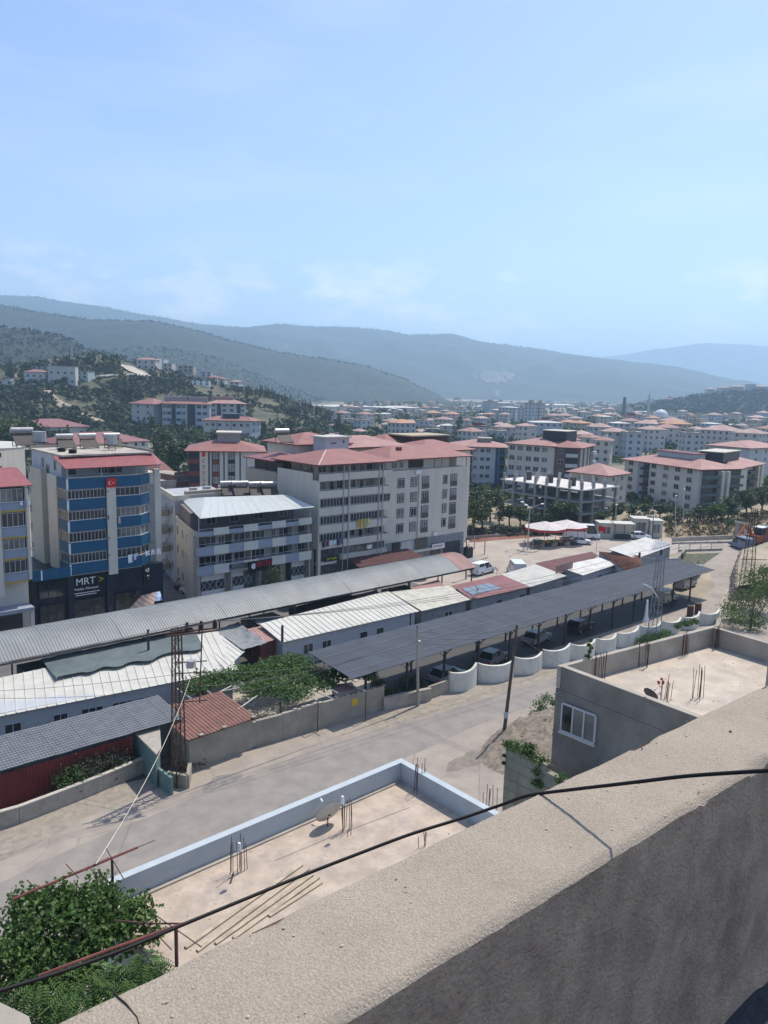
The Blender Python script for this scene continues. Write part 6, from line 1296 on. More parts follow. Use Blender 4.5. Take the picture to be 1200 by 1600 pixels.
at(car('white car parked at the corner of the chequered block', 'd8dadc'), 301, 930, sd-2.9, ST)
at(car('dark car half hidden at the right corner of the navy block', '15181d'), 239, 890, sd, ST)
at(car('silver car parked under the trees behind the side street', '9aa0a8'), 258, 797, 0, ST)
at(car('white saloon parked in the square in front of the minibus', 'dfe2e4'), 906, 850, -.75, .03)
at(car('small white car parked beside the white kiosks', 'd5dade'), 999, 842, -.6, .03)
at(car('pale car under the left end of the car shelter behind the timber pole', '787c80'), 697, 1063, .1, .02)  # shelter shade is put into this paint and the next two
at(car('white car in the shade of the car shelter right of the timber pole', '84878a'), 838, 1003, .15, .02)
at(car('silver car in the shade of the car shelter near the fourth wall segment', '606468'), 770, 1035, .2, .02)
at(car('dark car in the deepest shade of the car shelter', '1a1c20'), 905, 985, .1, .02)
at(car('beige van parked in the shade of the shelter with a pale bundle on its roof', 'b0a890', 'van', L_=4.4, W_=1.8, H_=1.85), 1040, 940, .05, .02)
at(car('grey van parked behind the right end of the car shelter', '9c9a94', 'van', L_=4.4, W_=1.8, H_=1.85), 1070, 918, .05, .02)
at(car('dark car in front of the mustard and grey block', '191b20'), 40, 965, .2, .02)
at(car('white minibus parked next to the red and white market parasols', 'd9dde0', 'minibus', 'vehicles in the square', 7.0, 2.2, 2.8), 908, 841, -.85, .03)
at(car('white van with a pale roof parked behind the white market roof at the square', 'cfd6d8', 'van', 'vehicles in the square', 5.2, 2.0, 2.4), 806, 899, .9, .03)
at(car('white van parked behind the right end of the barrel roof', 'dadcde', 'van', 'vehicles in the square', 4.6, 1.8, 1.9), 754, 896, .1, .03)
at(car('blue-grey truck cab standing by the gate at the right edge', '75808e', 'van', 'vehicles in the square', 5.2, 2.1, 2.3), 1158, 857, 1.0, .03)
at(car('white car under the navy block shop windows', 'c8c9cc'), 86, 978, .15, .02)
x, y = oz(1042, 926, 1.9); single('bundle', MB().sphere((x, y, 1.95), .6, .4, .22, 8, 4), white_paint, 'pale bundle tied on the roof of the beige van', 'bundle')
def person(x, y, z, rz, top, leg_c, label, sit=False):
    t = empty('person', (x, y, z), label, 'person', rz=rz)
    if sit: J = [(0, 0, .85), (0, 0, 1.1), (0, .02, 1.38), (.19, .05, 1.36), (.24, .28, 1.18), (.2, .48, 1.12), (-.19, .05, 1.36), (-.24, .28, 1.18), (-.2, .48, 1.12), (0, .05, 1.5), (.1, .0, .83), (.17, .38, .8), (.17, .35, .42), (-.1, 0, .83), (-.17, .38, .8), (-.17, .35, .42)]
    else: J = [(0, 0, .95), (0, 0, 1.18), (0, 0, 1.42), (.2, 0, 1.4), (.25, .02, 1.12), (.24, .1, .88), (-.2, 0, 1.4), (-.25, .02, 1.12), (-.24, .1, .88), (0, .01, 1.52), (.1, 0, .9), (.12, .03, .5), (.12, 0, .08), (-.1, 0, .9), (-.12, .05, .5), (-.12, -.05, .08)]
    E = [(0, 1), (1, 2), (2, 3), (3, 4), (4, 5), (2, 6), (6, 7), (7, 8), (2, 9), (0, 10), (10, 11), (11, 12), (0, 13), (13, 14), (14, 15)]
    rr_ = [.15, .14, .15, .075, .05, .038, .075, .05, .038, .06, .1, .07, .05, .1, .07, .05]
    me = bpy.data.meshes.new('body'); me.from_pydata(J, E, []); o = bpy.data.objects.new('body', me); COL.objects.link(o); m = o.modifiers.new('skin', 'SKIN'); 
    for i, v in enumerate(me.skin_vertices[0].data): v.radius = (rr_[i], rr_[i]*.75); v.use_root = i == 0
    o.modifiers.new('sub', 'SUBSURF').levels = 1; dg = bpy.context.evaluated_depsgraph_get(); dg.update(); m2 = bpy.data.meshes.new_from_object(o.evaluated_get(dg)); bpy.data.objects.remove(o)
    skin = mat('skin', (.35, .2, .13), rough=.6); m2.materials.clear(); m2.materials.append(paint('cloth_'+leg_c, leg_c)); m2.materials.append(paint('cloth_'+top, top)); m2.materials.append(skin)
    for p in m2.polygons:
        c = p.center; p.material_index = 2 if c.z > 1.47 or (abs(c.x) > .2 and (c.z < 1.0 if not sit else c.y > .38 and c.z > 1)) else (1 if c.z > (.95 if not sit else .88) else 0)
    o = inst('body', m2, (0, 0, 0), t)
    hd = (0, .03 if sit else .02, 1.66); part('head', MB().sphere(hd, .085, .1, .125, 10, 8).sphere((0, hd[1]+.1, 1.65), .018, .025, .03, 5, 3), skin, t, smooth=True); part('hair', MB().sphere((0, hd[1]-.02, 1.69), .095, .105, .11, 9, 5, z0=-.2), black, t)
    return t
x, y = oz(173, 968, .02); person(x, y, .12, 2.6, '3c4450', '25282e', 'person in dark clothes standing before the navy block shop window')
x, y = oz(257, 892, ST); 
mt = empty('motorbike', (x, y, ST), 'small dark motorbike being ridden down the side street', 'motorbike', rz=0)
for yy in (-.6, .62): part('wheel', MB().tube([(-.05, yy, .3), (.05, yy, .3)], .3, 12), rubber, mt, local=True)
part('frame', MB().bar((0, -.55, .45), (0, .3, .6), .22, .3).bar((0, .3, .6), (0, .62, .35), .08).bar((0, .3, .6), (0, .42, 1.02), .06).bar((-.3, .4, 1.02), (.3, .4, 1.02), .04), dark_metal, mt, local=True); part('seat', MB().box(-.13, .13, -.6, .1, .66, .8), black, mt, local=True)
mt.rotation_euler.z = 2.7
person(x, y, ST, 2.7, '4a5058', '303440', 'motorbike rider coming down the side street beside the navy block', True)

# ================================================================== THE SQUARE
# vegetable stalls under red and white parasols
for k, (px, py, lb) in enumerate(((850, 851, 'left one of the two big red-edged white market parasols'), (884, 848, 'right one of the two big red-edged white market parasols'))):
    x, y = oz(px, py); t = empty('market_parasol', (x, y, 0), lb, 'parasol', 'market parasols in the square'); c = MB(); N = 8; r = 4.0; A_ = [(x+r*math.cos(rad(45*i+20)), y+r*math.sin(rad(45*i+20))) for i in range(N)]
    for i in range(N): c.face([(*A_[i], 3.4), (*A_[(i+1) % N], 3.4), (x, y, 4.5)])
    part('canopy', c, mat('parasol_cloth', (.66, .6, .58), rough=.8, transl=.2), t); v = MB()
    for i in range(N): v.face([(*A_[i], 2.95), (*A_[(i+1) % N], 2.95), (*A_[(i+1) % N], 3.4), (*A_[i], 3.4)])
    part('valance', v, mat('parasol_red', (.45, .06, .06)), t); part('pole', MB().tube([(x, y, 0), (x, y, 4.5)], .06, 6), metal_gr, t)
    for i in (1, 3, 5, 7): part('pole', MB().tube([(*A_[i], 0), (*A_[i], 3.0)], .04, 5), dark_metal, t)
fruit = [(.4, .08, .03), (.45, .2, .03), (.1, .22, .04), (.3, .25, .1), (.25, .05, .06), (.12, .1, .15)]
fl_ = ['left of the dark tarp heap', 'second from the left under the left parasol', 'under the middle of the left parasol', 'under the gap between the two parasols', 'under the right parasol', 'nearest the minibus']
for k in range(6):
    px = 846+k*10; x, y = oz(px, 853-k*.5); t = empty('produce_stand', (x, y, 0), 'low produce stand of crates '+fl_[k], 'market stand', 'produce stands under the parasols')
    part('table', MB().box(x-1.2, x+1.2, y-.7, y+.7, .0, .7), dark_metal if k % 2 else wood, t)
    for q in range(3): part('crate', MB().box(x-1.1+.75*q, x-.45+.75*q, y-.6, y+.5, .7, .95), mat('produce_%d' % ((k+q) % 6), fruit[(k+q) % 6], var=.4, scale=8), t)
cloth('tarpaulin', 'grey-blue heap under a tarpaulin left of the market parasols', [(828, 852), (846, 852), (848, 843), (832, 843)], .3, 1.9, mat('blue_grey_cover', (.13, .16, .2)), -.6, .2, 'tarpaulin heap')
def kiosk(px0, px1, py, h, d, m, label, roofm, dy=0, open_=False):
    a, b = Vector((*oz(px0, py), 0)), Vector((*oz(px1, py+dy), 0)); dr = (b-a).normalized(); nn = Vector((-dr.y, dr.x, 0)); t = empty('kiosk', a, label, 'kiosk')
    q = [a, b, b+nn*d, a+nn*d]; part('wall', MB().prism([(p.x, p.y) for p in (q if not open_ else [a+nn*d*.6, b+nn*d*.6, q[2], q[3]])], 0, h), m, t)
    o = [a-dr*.2-nn*.3, b+dr*.2-nn*.3, b+dr*.2+nn*(d+.2), a-dr*.2+nn*(d+.2)]; part('roof', MB().prism([(p.x, p.y) for p in o], h+.003, h+.16), roofm, t)
    if open_:
        for p in (a, b, (a+b)/2): part('post', MB().tube([p, p+Vector((0, 0, h))], .06, 5), dark_metal, t)
        part('counter', MB().bar(a+dr*.3+nn*.6+Vector((0, 0, .5)), b-dr*.3+nn*.6+Vector((0, 0, .5)), .5, 1.0), dark_metal, t)
    else:
        rz = math.atan2(dr.y, dr.x); p = a+dr*.5-nn*.02; window(t, (p.x, p.y, .9), rz, (b-a).length-1, h-1.5, 2, gm=glass_m)
    return t
kiosk(936, 957, 841, 3.0, 3, cream_wall, 'left one of the small white kiosks behind the square', white_roof, .5)
kiosk(960, 989, 843, 3.1, 3, white_wall, 'open-fronted white stall between the kiosks behind the square', white_roof, 1, True)
kiosk(988, 1012, 838, 3.6, 3, cream_wall, 'taller cream kiosk behind the dark pole', white_roof, 1)
kiosk(1015, 1034, 840, 3.4, 3, cream_wall, 'cream kiosk with a grey shutter, rightmost of the kiosks', white_roof, .5)
b = Vector((*oz(824, 860), 0)); Y = w2c(b.x, b.y)[1]; T = fd(827, 791, Y); t = empty('street_lamp', b, 'three-armed street lamp on the little round island in the square', 'street lamp')
part('pole', MB().tube([b, (b.x, b.y, T.z)], .13, 7, r2=.08), metal_gr, t)
for k in range(3):
    a = rad(-42+120*k); e = Vector((b.x+2.2*math.cos(a), b.y+2.2*math.sin(a), T.z+.5)); part('arm', MB().tube([(b.x, b.y, T.z-.2), e], .05, 6), metal_gr, t); part('lamp_head', MB().sphere(e, .45, .25, .12, 8, 4), white_paint, t)
single('traffic_island', MB().tube([(b.x, b.y, 0.02), (b.x, b.y, .16)], 1.9, 16), conc, 'small round concrete island at the foot of the three-armed lamp', 'island')
for k, (px, py, h) in enumerate(((818, 860, 1.9), (832, 859, 1.9), (757, 866, 2.6), (741, 858, 2.4), (732, 860, 1.2))):
    x, y = oz(px, py); small = ['left sapling stake on the round island', 'right sapling stake on the round island', 'bare post at the end of the kerb in the square', 'thin post near the parked dark bin at the square', 'low post beside the off-white block corner'][k]; single('post', MB().tube([(x, y, 0), (x, y, h)], .1, 6), wood if k < 2 else conc, small, 'post')
a, b_ = oz(742, 878), oz(761, 872); single('kerb', MB().bar((*a, .1), (*b_, .1), .3, .2), conc, 'short kerb ending at a bare post in the square', 'kerb')
x, y = oz(731, 872); single('refuse_bin', MB().prism([(x-.7, y-.5), (x+.7, y-.5), (x+.7, y+.5), (x-.7, y+.5)], .02, 1.9).sphere((x, y, 1.9), .7, .5, .3, 8, 3), navy_dark, 'dark refuse bin at the corner of the off-white block', 'bin')
b = Vector((*oz(930, 880), 0)); t = empty('flagpole', b, 'flagpole with a small red flag behind the maroon roof', 'flagpole'); part('pole', MB().tube([b, b+Vector((0, 0, 6.6))], .05, 6), white_paint, t); part('flag', MB().raw([(b.x, b.y, 6.5), (b.x+.5, b.y-.6, 6.35), (b.x+1.2, b.y-.9, 6.2), (b.x+1.0, b.y-.8, 5.3), (b.x+.4, b.y-.5, 5.5), (b.x, b.y, 5.6)], [(0, 1, 4, 5), (1, 2, 3, 4)]), MATS['flag_red'], t)
a, b_ = Vector((*oz(868, 898, 3.2), 3.2)), Vector((*oz(895, 889, 3.2), 3.2)); t = empty('advert_frame', a, 'row of faded panels standing on the maroon roof', 'advert frame')
for k in range(6): part('panel', MB().bar(a.lerp(b_, k/6)+Vector((0, 0, .7)), a.lerp(b_, (k+.85)/6)+Vector((0, 0, .7)), .06, 1.1), pink_roof, t)
# poles round the square
pl_ = [((1019, 862), (1021, 800), 'dark pole with transformer beside the tall cream kiosk'), ((1055, 850), (1056, 770), 'slim grey pole at the edge of the dry field'), ((1067, 835), (1069, 760), 'slim pole among the shrubs behind the dry field'), ((961, 838), (963, 784), 'pole with a lamp between the left kiosk and the stall'), ((1033, 868), (1034, 842), 'short post beside the large pale market roof'), ((728, 905), (729, 840), 'dark pole by the corner of the red-ended barrel roof')]
for (p, q, lb) in pl_:
    b = Vector((*oz(*p), 0)); T = fd(*q, w2c(b.x, b.y)[1]); t = empty('pole', b, lb, 'pole'); part('shaft', MB().tube([b, T], .11, 6, r2=.07), dark_metal if 'dark' in lb else metal_gr, t); part('lamp', MB().sphere((T.x+.2, T.y, T.z-.6), .3, .25, .15, 7, 4), white_paint, t)
def long_fence(label, pts, h, m, step=2.2, rails=(.35, .75), solid=0):
    P = [oz(*p) for p in pts]; t = empty('fence', (*P[0], 0), label, 'fence')
    for a, b in zip(P, P[1:]):
        A, B = Vector((*a, 0)), Vector((*b, 0)); n = max(1, int((B-A).length/step))
        if solid: part('base_wall', MB().bar(A+Vector((0, 0, solid/2)), B+Vector((0, 0, solid/2)), .25, solid), conc, t)
        for r in rails: part('rail', MB().bar(A+Vector((0, 0, solid+h*r)), B+Vector((0, 0, solid+h*r)), .06), m, t)
        me = MB().box(-.05, .05, -.05, .05, 0, h).mesh('post', m)
        for k in range(n): p = A.lerp(B, k/n); inst('post', me, (p.x-P[0][0], p.y-P[0][1], solid), t)
long_fence('metal railing along the far side of the square behind the parasols', [(724, 842), (860, 833), (935, 829)], 1.3, dark_metal, solid=.5)
long_fence('fence along the top of the dry field at the right', [(1035, 822), (1110, 815), (1200, 805), (1260, 800)], 1.5, dark_metal, 4)
long_fence('grey railing of the bridge over the ditch right of the market hall', [(1060, 862), (1128, 860)], 1.2, metal_gr, solid=.4)
long_fence('second railing along the farther side of the crossing road', [(1050, 850), (1140, 848)], 1.0, metal_gr, solid=.3)
wall_line('low stone wall running up to the gate behind the crossing road', [(1050, 846), (1145, 842)], .8, .4, conc)
wall_line('low mossy wall beside the ditch, right of the market hall', [(1048, 893), (1070, 868)], 1.3, .4, MATS['mossy_blockwork'])
ditch = sheet('ditch', [oz(1060, 866), oz(1125, 864), oz(1095, 885), oz(1060, 900)], .03, mat('ditch_weeds', (.08, .085, .05), var=.5, scale=1.2, bump=1, bscale=3))
x, y = oz(1085, 890); single('shelter', MB().prism([oz(1058, 893, 1.6), oz(1090, 893, 1.6), oz(1100, 882, 1.6), oz(1072, 881, 1.6)], 1.5, 1.6).box(x-1, x-.9, y-.1, y, 0, 1.5).box(x+1, x+1.1, y-.1, y, 0, 1.5), grey_roof, 'low flat grey roof beside the ditch', 'shelter')
# brown wasteland with shrubs behind
sheet('dry_field', wob([oz(1038, 838), oz(1140, 842), oz(1230, 836), oz(1230, 806), oz(1110, 812), oz(1040, 818)], 5, 1.5, 3), .03, mat('dry_grass', (.24, .17, .1), var=.3, scale=.4, bump=1, bscale=2, stain=.7, stain_scale=.25, stain_col=(.1, .1, .05)))
sheet('red_earth_strip', wob([oz(724, 848), oz(860, 838), oz(860, 830), oz(724, 838)], 6, .8, 5), .028, mat('red_earth', (.2, .09, .06), var=.3, scale=.5, bump=1, bscale=3, stain=.5, stain_scale=.4))
# gate and stone bank at the right
b = Vector((*oz(1150, 848), 0)); b2_ = Vector((*oz(1161, 846), 0)); t = empty('gateway', b, 'white concrete gateway beam on two posts at the end of the road', 'gate')
d = (b2_-b).normalized(); b2_ = b+d*3.4
part('post', MB().box(b.x-.3, b.x+.3, b.y-.3, b.y+.3, 0, 4), conc, t); part('post', MB().box(b2_.x-.3, b2_.x+.3, b2_.y-.3, b2_.y+.3, 0, 3.2), white_wall, t); part('beam', MB().bar(b-d*.6+Vector((0, 0, 4.3)), b2_+d*.4+Vector((0, 0, 3.4)), .7, .4), white_wall, t)
def stone_bank():
    pts = [(1140, 938), (1142, 905), (1150, 885), (1172, 876), (1200, 862), (1240, 850)]; t = empty('stone_bank', (*oz(1140, 925), 0), 'rough stone retaining bank curving up beside the road at the right', 'retaining wall'); hs = [2.0, 2.6, 2.9, 2.6, 2.2, 2.0]
    sm = mat('bank_stone', (.24, .205, .165), rough=.95, var=.3, scale=1.2, bump=.8, bscale=6, stain=.4, stain_scale=1)
    P = [Vector((*oz(*p), 0)) for p in pts]; mes = [MB().sphere((0, 0, 0), .42, .34, .3, 6, 4).mesh('stone', sm), MB().sphere((0, 0, 0), .34, .4, .26, 5, 4).mesh('stone', sm)]; n = 0
    back = Vector((1, -.35, 0)).normalized(); vs = []
    for p, h in zip(P, hs): vs += [tuple(p+back*.2), tuple(p+back*1.2+Vector((0, 0, h))), tuple(p+back*14+Vector((0, 0, h+.3)))]
    part('fill', MB().raw(vs, [(i*3+k, (i+1)*3+k, (i+1)*3+k+1, i*3+k+1) for i in range(len(P)-1) for k in range(2)]), MATS['earth'], t)
    for i in range(len(P)-1):
        A, B = P[i], P[i+1]; L_ = (B-A).length; k = 0.0
        while k < L_ and n < 280:
            for r in range(4):
                q = A.lerp(B, min(1, (k+R.uniform(-.1, .1))/L_)); h = (hs[i]+(hs[i+1]-hs[i])*k/L_); f = (r+.5)/4
                p = q+back*(.2+1.0*f)+Vector((0, 0, h*f)); inst('stone', mes[n % 2], p-P[0]-Vector((t.location.x-P[0].x, t.location.y-P[0].y, 0)), t, R.uniform(0, 3), scale=[R.uniform(.8, 1.3)]*3); n += 1
            k += .75
    cloth
stone_bank()
wall_line('low kerb wall along the road at the foot of the right-hand bush', [(1120, 985), (1135, 925)], .5, .5, conc)
# excavator behind the far pylon
x, y = oz(1180, 852); t = empty('excavator', (x, y, 0), 'orange and grey excavator parked behind the right-hand pylon', 'excavator', 'vehicles in the square'); org = mat('orange_paint', (.42, .13, .05), rough=.5, var=.2)
part('track', MB().box(x-2.2, x+2.2, y-1.5, y-.9, 0, .8).box(x-2.2, x+2.2, y+.9, y+1.5, 0, .8), dark_metal, t); part('body', MB().prism([(x-2, y-1.3), (x+1.8, y-1.3), (x+2.2, y), (x+1.8, y+1.3), (x-2, y+1.3)], .9, 2.2), org, t); part('cab', MB().box(x-.6, x+1.2, y-1.2, y+.2, 2.2, 3.6), dark_metal, t); part('cab_roof', MB().box(x-.8, x+1.4, y-1.4, y+.4, 3.6, 3.75), white_paint, t)
part('boom', MB().bar((x-1, y+.4, 2.0), (x-3.6, y+.8, 4.3), .45).bar((x-3.6, y+.8, 4.3), (x-5.6, y+1.1, 2.2), .35), org, t); part('bucket', MB().box(x-6.1, x-5.1, y+.6, y+1.6, 1.3, 2.2), dark_metal, t)
kiosk(1192, 1215, 852, 3.4, 3, org, 'orange and dark cabin at the right edge behind the pylon', dark_roof, 1)
# things on the market street behind the barrel roof
x, y = ov(86, 962, 80)[0], 80.0
t = empty('sofa', (x, y-2, .02), 'pale sofa set out in front of the shop window', 'sofa'); part('seat', MB().box(x-1.6, x+1.4, y-2.4, y-1.5, .1, .5), white_paint, t); part('backrest', MB().box(x-1.6, x+1.4, y-1.5, y-1.2, .1, 1.05), white_paint, t); part('arm', MB().box(x-1.85, x-1.603, y-2.4, y-1.2, .1, .75), white_paint, t); part('arm', MB().box(x+1.403, x+1.65, y-2.4, y-1.2, .1, .75), white_paint, t)
stp = mat('striped_cloth', (.62, .55, .42), rough=.8, var=.08); n_ = stp.node_tree; bb = n_.nodes['Principled BSDF']; wv = n_.nodes.new('ShaderNodeTexWave'); wv.bands_direction = 'DIAGONAL'; wv.inputs['Scale'].default_value = .8; g_ = n_.nodes.new('ShaderNodeNewGeometry'); rp = n_.nodes.new('ShaderNodeValToRGB')
n_.links.new(g_.outputs['Position'], wv.inputs['Vector']); n_.links.new(wv.outputs['Fac'], rp.inputs[0]); rp.color_ramp.interpolation = 'CONSTANT'; rp.color_ramp.elements[0].color = (.64, .56, .42, 1); rp.color_ramp.elements[1].position = .6; rp.color_ramp.elements[1].color = (.62, .3, .22, 1); n_.links.new(rp.outputs[0], bb.inputs['Base Color'])
cloth('awning', 'striped cream and salmon awning at the corner in front of the navy block', [(203, 950), (240, 946), (244, 925), (222, 930)], 1.6, 3.0, stp, -.1, .06, 'awning')
cloth('awning', 'blue and white striped cloth beside the salmon awning', [(240, 940), (254, 938), (250, 924), (238, 926)], 1.8, 2.7, mat('blue_cloth', (.3, .38, .55), var=.5, scale=1.6), -.1, .06, 'awning')
for k, (px, py) in enumerate(((143, 970), (461, 921), (660, 880))):
    x, y = oz(px, py, 2.4); single('parasol', MB().sphere((x, y, 2.0), 1.6, 1.3, .6, 10, 4, z0=0).tube([(x, y, .02), (x, y, 2.1)], .05, 5), white_paint, ['white parasol top showing over the barrel roof below the furniture shop', 'white parasol top showing over the barrel roof by the yellow shop sign', 'white parasol top showing over the barrel roof near the market shop sign'][k], 'parasol')
# ================================================================== BLOCKS AND HOUSES BEYOND
brown_wall = mat('brown_render', (.12, .085, .075), rough=.8, var=.1)
wine = mat('wine_panel', (.17, .045, .04), rough=.7, var=.08)
far_white = mat('far_white', (.5, .48, .44), var=.05, scale=.2, stain=.15, stain_scale=.15)
far_blue = mat('far_blue_white', (.42, .45, .47), var=.05, scale=.2)
def hroof(t, x0, x1, y0, y1, z, h, over, m, m2=None, inset=None):
    rf = MB(); hip_mb(rf, x0, x1, y0, y1, z, h, over, inset); return part('roof', rf, [m, m2 or maroon], t, local=True)
def lwin(t, x, y, z, rz, w_, h, n, gm=None, fm=None, fw=.08):
    return window(t, (t.location.x+x, t.location.y+y, t.location.z+z), rz, w_, h, n, gm=gm, fm=fm, fw=fw)
def slab(label, A, B, d, ztop, st, wall, roofm, cols, strips=(), side=None, h=1.7, over=.7, zb=0.0, cat_='apartment block', bal=(), name='apartment_block', penth=None, win=(1.2, 1.15), z0=None, glassm=None, flat=False, group=None, noback=True):
    """block whose front runs from ground point A to B (metres); x along the front, y back"""
    A = Vector((*A, zb)); B = Vector((*B, zb)); L_ = (B-A).length; rz = math.atan2(B.y-A.y, B.x-A.x); t = empty(name, A, label, cat_, group, rz)
    H = ztop-zb; part('wall', MB().box(0, L_, 0, d, 0, H-.2), wall, t, local=True); sh = H/st
    if flat: part('roof', MB().box(-.1, L_+.1, -.1, d+.1, H-.2, H), conc, t, local=True); part('parapet', MB().box(-.1, L_+.1, -.1, .1, H, H+.6), wall, t, local=True)
    else: hroof(t, 0, L_, 0, d, H, h, over, roofm)
    for (f0, f1, m, pr) in strips: part('wall_strip', MB().box(L_*f0, L_*f1, -pr, -.003 if pr > .01 else -.002, .02, H-.22), m, t, local=True)
    gs = (glass_d, glass_m, glass_d)
    for k in range(st):
        for j, f in enumerate(cols): lwin(t, L_*f-win[0]/2, -.02 if not strips else -.1, sh*k+sh*.32, 0, win[0], win[1], 2, gm=gs[(k*3+j*2+int(A.x)) % 3], fw=.07)
        for (f0, f1, m) in bal:
            part('balcony', MB().box(L_*f0, L_*f1, -1.2, -.105, sh*k+.1, sh*k+sh*.38), m, t, local=True)
            part('balcony_opening', MB().box(L_*f0+.05, L_*f1-.05, -.14, -.104, sh*k+sh*.4, sh*k+sh*.93), glass_d, t, local=True)
        if side:
            for yy in side:
                lwin(t, L_+.02, d*yy-win[0]/2, sh*k+sh*.32, RT, win[0], win[1], 2, gm=gs[(k+int(yy*7)) % 3], fw=.07); lwin(t, -.02, d*yy+win[0]/2, sh*k+sh*.32, LF, win[0], win[1], 2, gm=gs[(k+int(yy*5)) % 3], fw=.07)
    if penth:
        for (x0, x1, y0, y1, zz, hh, m, rm) in penth: part('stair_house', MB().box(x0*L_, x1*L_, y0*d, y1*d, H+zz, H+zz+hh), m, t, local=True); part('stair_house_roof', MB().box(x0*L_-.4, x1*L_+.4, y0*d-.4, y1*d+.4, H+zz+hh, H+zz+hh+.18), rm, t, local=True)
    return t
G = lambda px, py: oz(px, py)
def top(px, py, A):     # height of the sight line through (px,py) over ground point A
    Y = w2c(A[0], A[1])[1]; return fd(px, py, Y).z
# tower block with vertical lettering
A_ = fd(296, 780, 168); B_ = fd(409, 780, 171); A_.z = B_.z = 0; H_ = fd(300, 704, 168).z; L_ = (B_-A_).length
t = empty('apartment_block', A_, 'white block with grey and wine panels and dark vertical lettering under a red roof', 'apartment block'); TL = t.location
part('wall', MB().box(0, L_, 0, 15, 0, H_-.2), mat('striped_white', (.52, .54, .53), var=.04), t, local=True); hroof(t, 0, L_, 0, 15, H_, 2.4, 1.0, red_roof_r)
X = lambda px: (px-296)/113*L_
part('wall_strip', MB().box(0, X(312.5), -.35, -.003, 0, H_-.2), navy_dark, t, local=True); part('wall_strip', MB().box(X(331), X(343), -.12, -.003, 0, H_-.2), navy_dark, t, local=True); part('wall_strip', MB().box(X(356), X(367), -.12, -.003, 0, H_-.2), navy_dark, t, local=True)
for px in (326, 349, 374): part('wall_strip', MB().box(X(px), X(px)+.25, -.1, -.003, 0, H_-.2), navy_dark, t, local=True)
part('wall_strip', MB().box(X(312.5)+.01, X(325), -.4, -.003, 0, H_-.2), white_wall, t, local=True)
for k in range(7):
    z = H_-2.75*(k+1)
    if z < 0: break
    part('balcony_panel', MB().box(-.1, X(312.5)-.05, -.5, -.36, z-.1, z+.95), wine, t, local=True); part('panel', MB().box(X(332.2), X(342), -.2, -.125, z-.35, z+.65), wine, t, local=True)
    lwin(t, X(332.8), -.14, z+.9, 0, X(341.4)-X(332.8), 1.7, 3, gm=glass_m); lwin(t, X(357), -.14, z+.9, 0, X(366)-X(357), 1.7, 3, gm=glass_m)
for k, ch in enumerate('CEYLANYAP'): text(t, ch, 1.15, TL+Vector((X(318.8), -.41, H_-2.6-1.38*k-(.8 if k > 5 else 0))), 0, navy_dark, .02)
part('emblem', MB().box(X(316), X(321), -.45, -.41, H_-1.3, H_-.3), MATS['flag_red'], t, local=True)
part('stair_house', MB().box(L_*.38, L_*.7, 5, 11, H_, H_+3.6), mid_grey, t, local=True); part('stair_house_roof', MB().box(L_*.36, L_*.72, 4.6, 11.4, H_+3.6, H_+3.9), cream_wall, t, local=True)
t.rotation_euler.z = math.atan2(B_.y-A_.y, B_.x-A_.x)
# set-back wings of the white balcony block
def wings():
    V = 84.0
    t = empty('apartment_block', (62, 98, 0), 'tan set-back wing with a dull red roof behind the white balcony block', 'apartment block')
    vb = ou(384, 730, 63.35)[0]
    part('wall', MB().box(63.3, 70.5, V+10.6, vb, 0, 15.3), beige_wall, t)
    for k in range(4): part('post', MB().tube([(63.4, V+10.8+(vb-V-11)*k/3, 15.3), (63.4, V+10.8+(vb-V-11)*k/3, 16.9)], .05, 5), dark_metal, t)
    part('penthouse_wall', MB().box(64.6, 70.4, V+10.8, vb-.6, 15.3, 16.9), frame_d, t)
    hr = MB(); hip_mb(hr, 63.5, 70.5, V+11.2, vb-.2, 17.0, .9, .5); part('roof', hr, [red_s, maroon], t)
    # roofs behind
    for (px, py, Y, w_, d, z, h, m, lb) in ((478, 690, 150, 8, 8, None, 1.6, maroon, 'dark maroon hipped roof house behind the white block roofs'), (480, 690, 128, 10, 9, None, 1.6, red_roof_r, 'red-roofed house whose ridge shows behind the white block'), (612, 693, 150, 13, 10, None, 2.0, red_roof_r, 'house with a big red hipped roof and chimney behind the white block'), (560, 694, 135, 13, 10, None, 1.6, pink_roof_r, 'pale red roofed house directly behind the white block ridge'), (670, 700, 140, 12, 10, None, 1.6, red_roof_r, 'red-roofed house behind the right end of the off-white block')):
        p = fd(px, py, Y); t = empty('house', (p.x, p.y, 0), lb, 'house', rz=0); part('wall', MB().box(-w_/2, w_/2, -d/2, d/2, 0, p.z), white_wall, t, local=True); hroof(t, -w_/2, w_/2, -d/2, d/2, p.z, h, .8, m)
    p = fd(519, 694, 122); t = empty('roof_house', (p.x, p.y, 0), 'white box-like roof house with a flat overhanging slab behind the white block', 'house'); part('wall', MB().box(-2.6, 2.2, -1.6, 1.6, 0, p.z+1.1), far_blue, t, local=True); part('roof', MB().box(-2.9, 2.5, -1.9, 1.9, p.z+1.1, p.z+1.35), white_roof, t, local=True); lwin(t, -1.6, -1.62, p.z+.1, 0, 1.2, .4, 2); lwin(t, .8, -1.62, p.z+.2, 0, .5, .6, 1)
    p = fd(655, 688, 150); t = empty('house', (p.x, p.y, 0), 'dark timber-clad roof storey under a tan sheet behind the red roofs', 'house'); part('wall', MB().box(-5, 5, -3, 3, 0, p.z+1.0), mat('dark_timber', (.06, .035, .03)), t, local=True); part('roof', MB().box(-5.5, 5.5, -3.5, 3.5, p.z+1.0, p.z+1.25), wood, t, local=True)
wings()
put_heater(*fd(444, 693, 118), 0, 'solar heater on the roof left of the tall white block', 1.2)
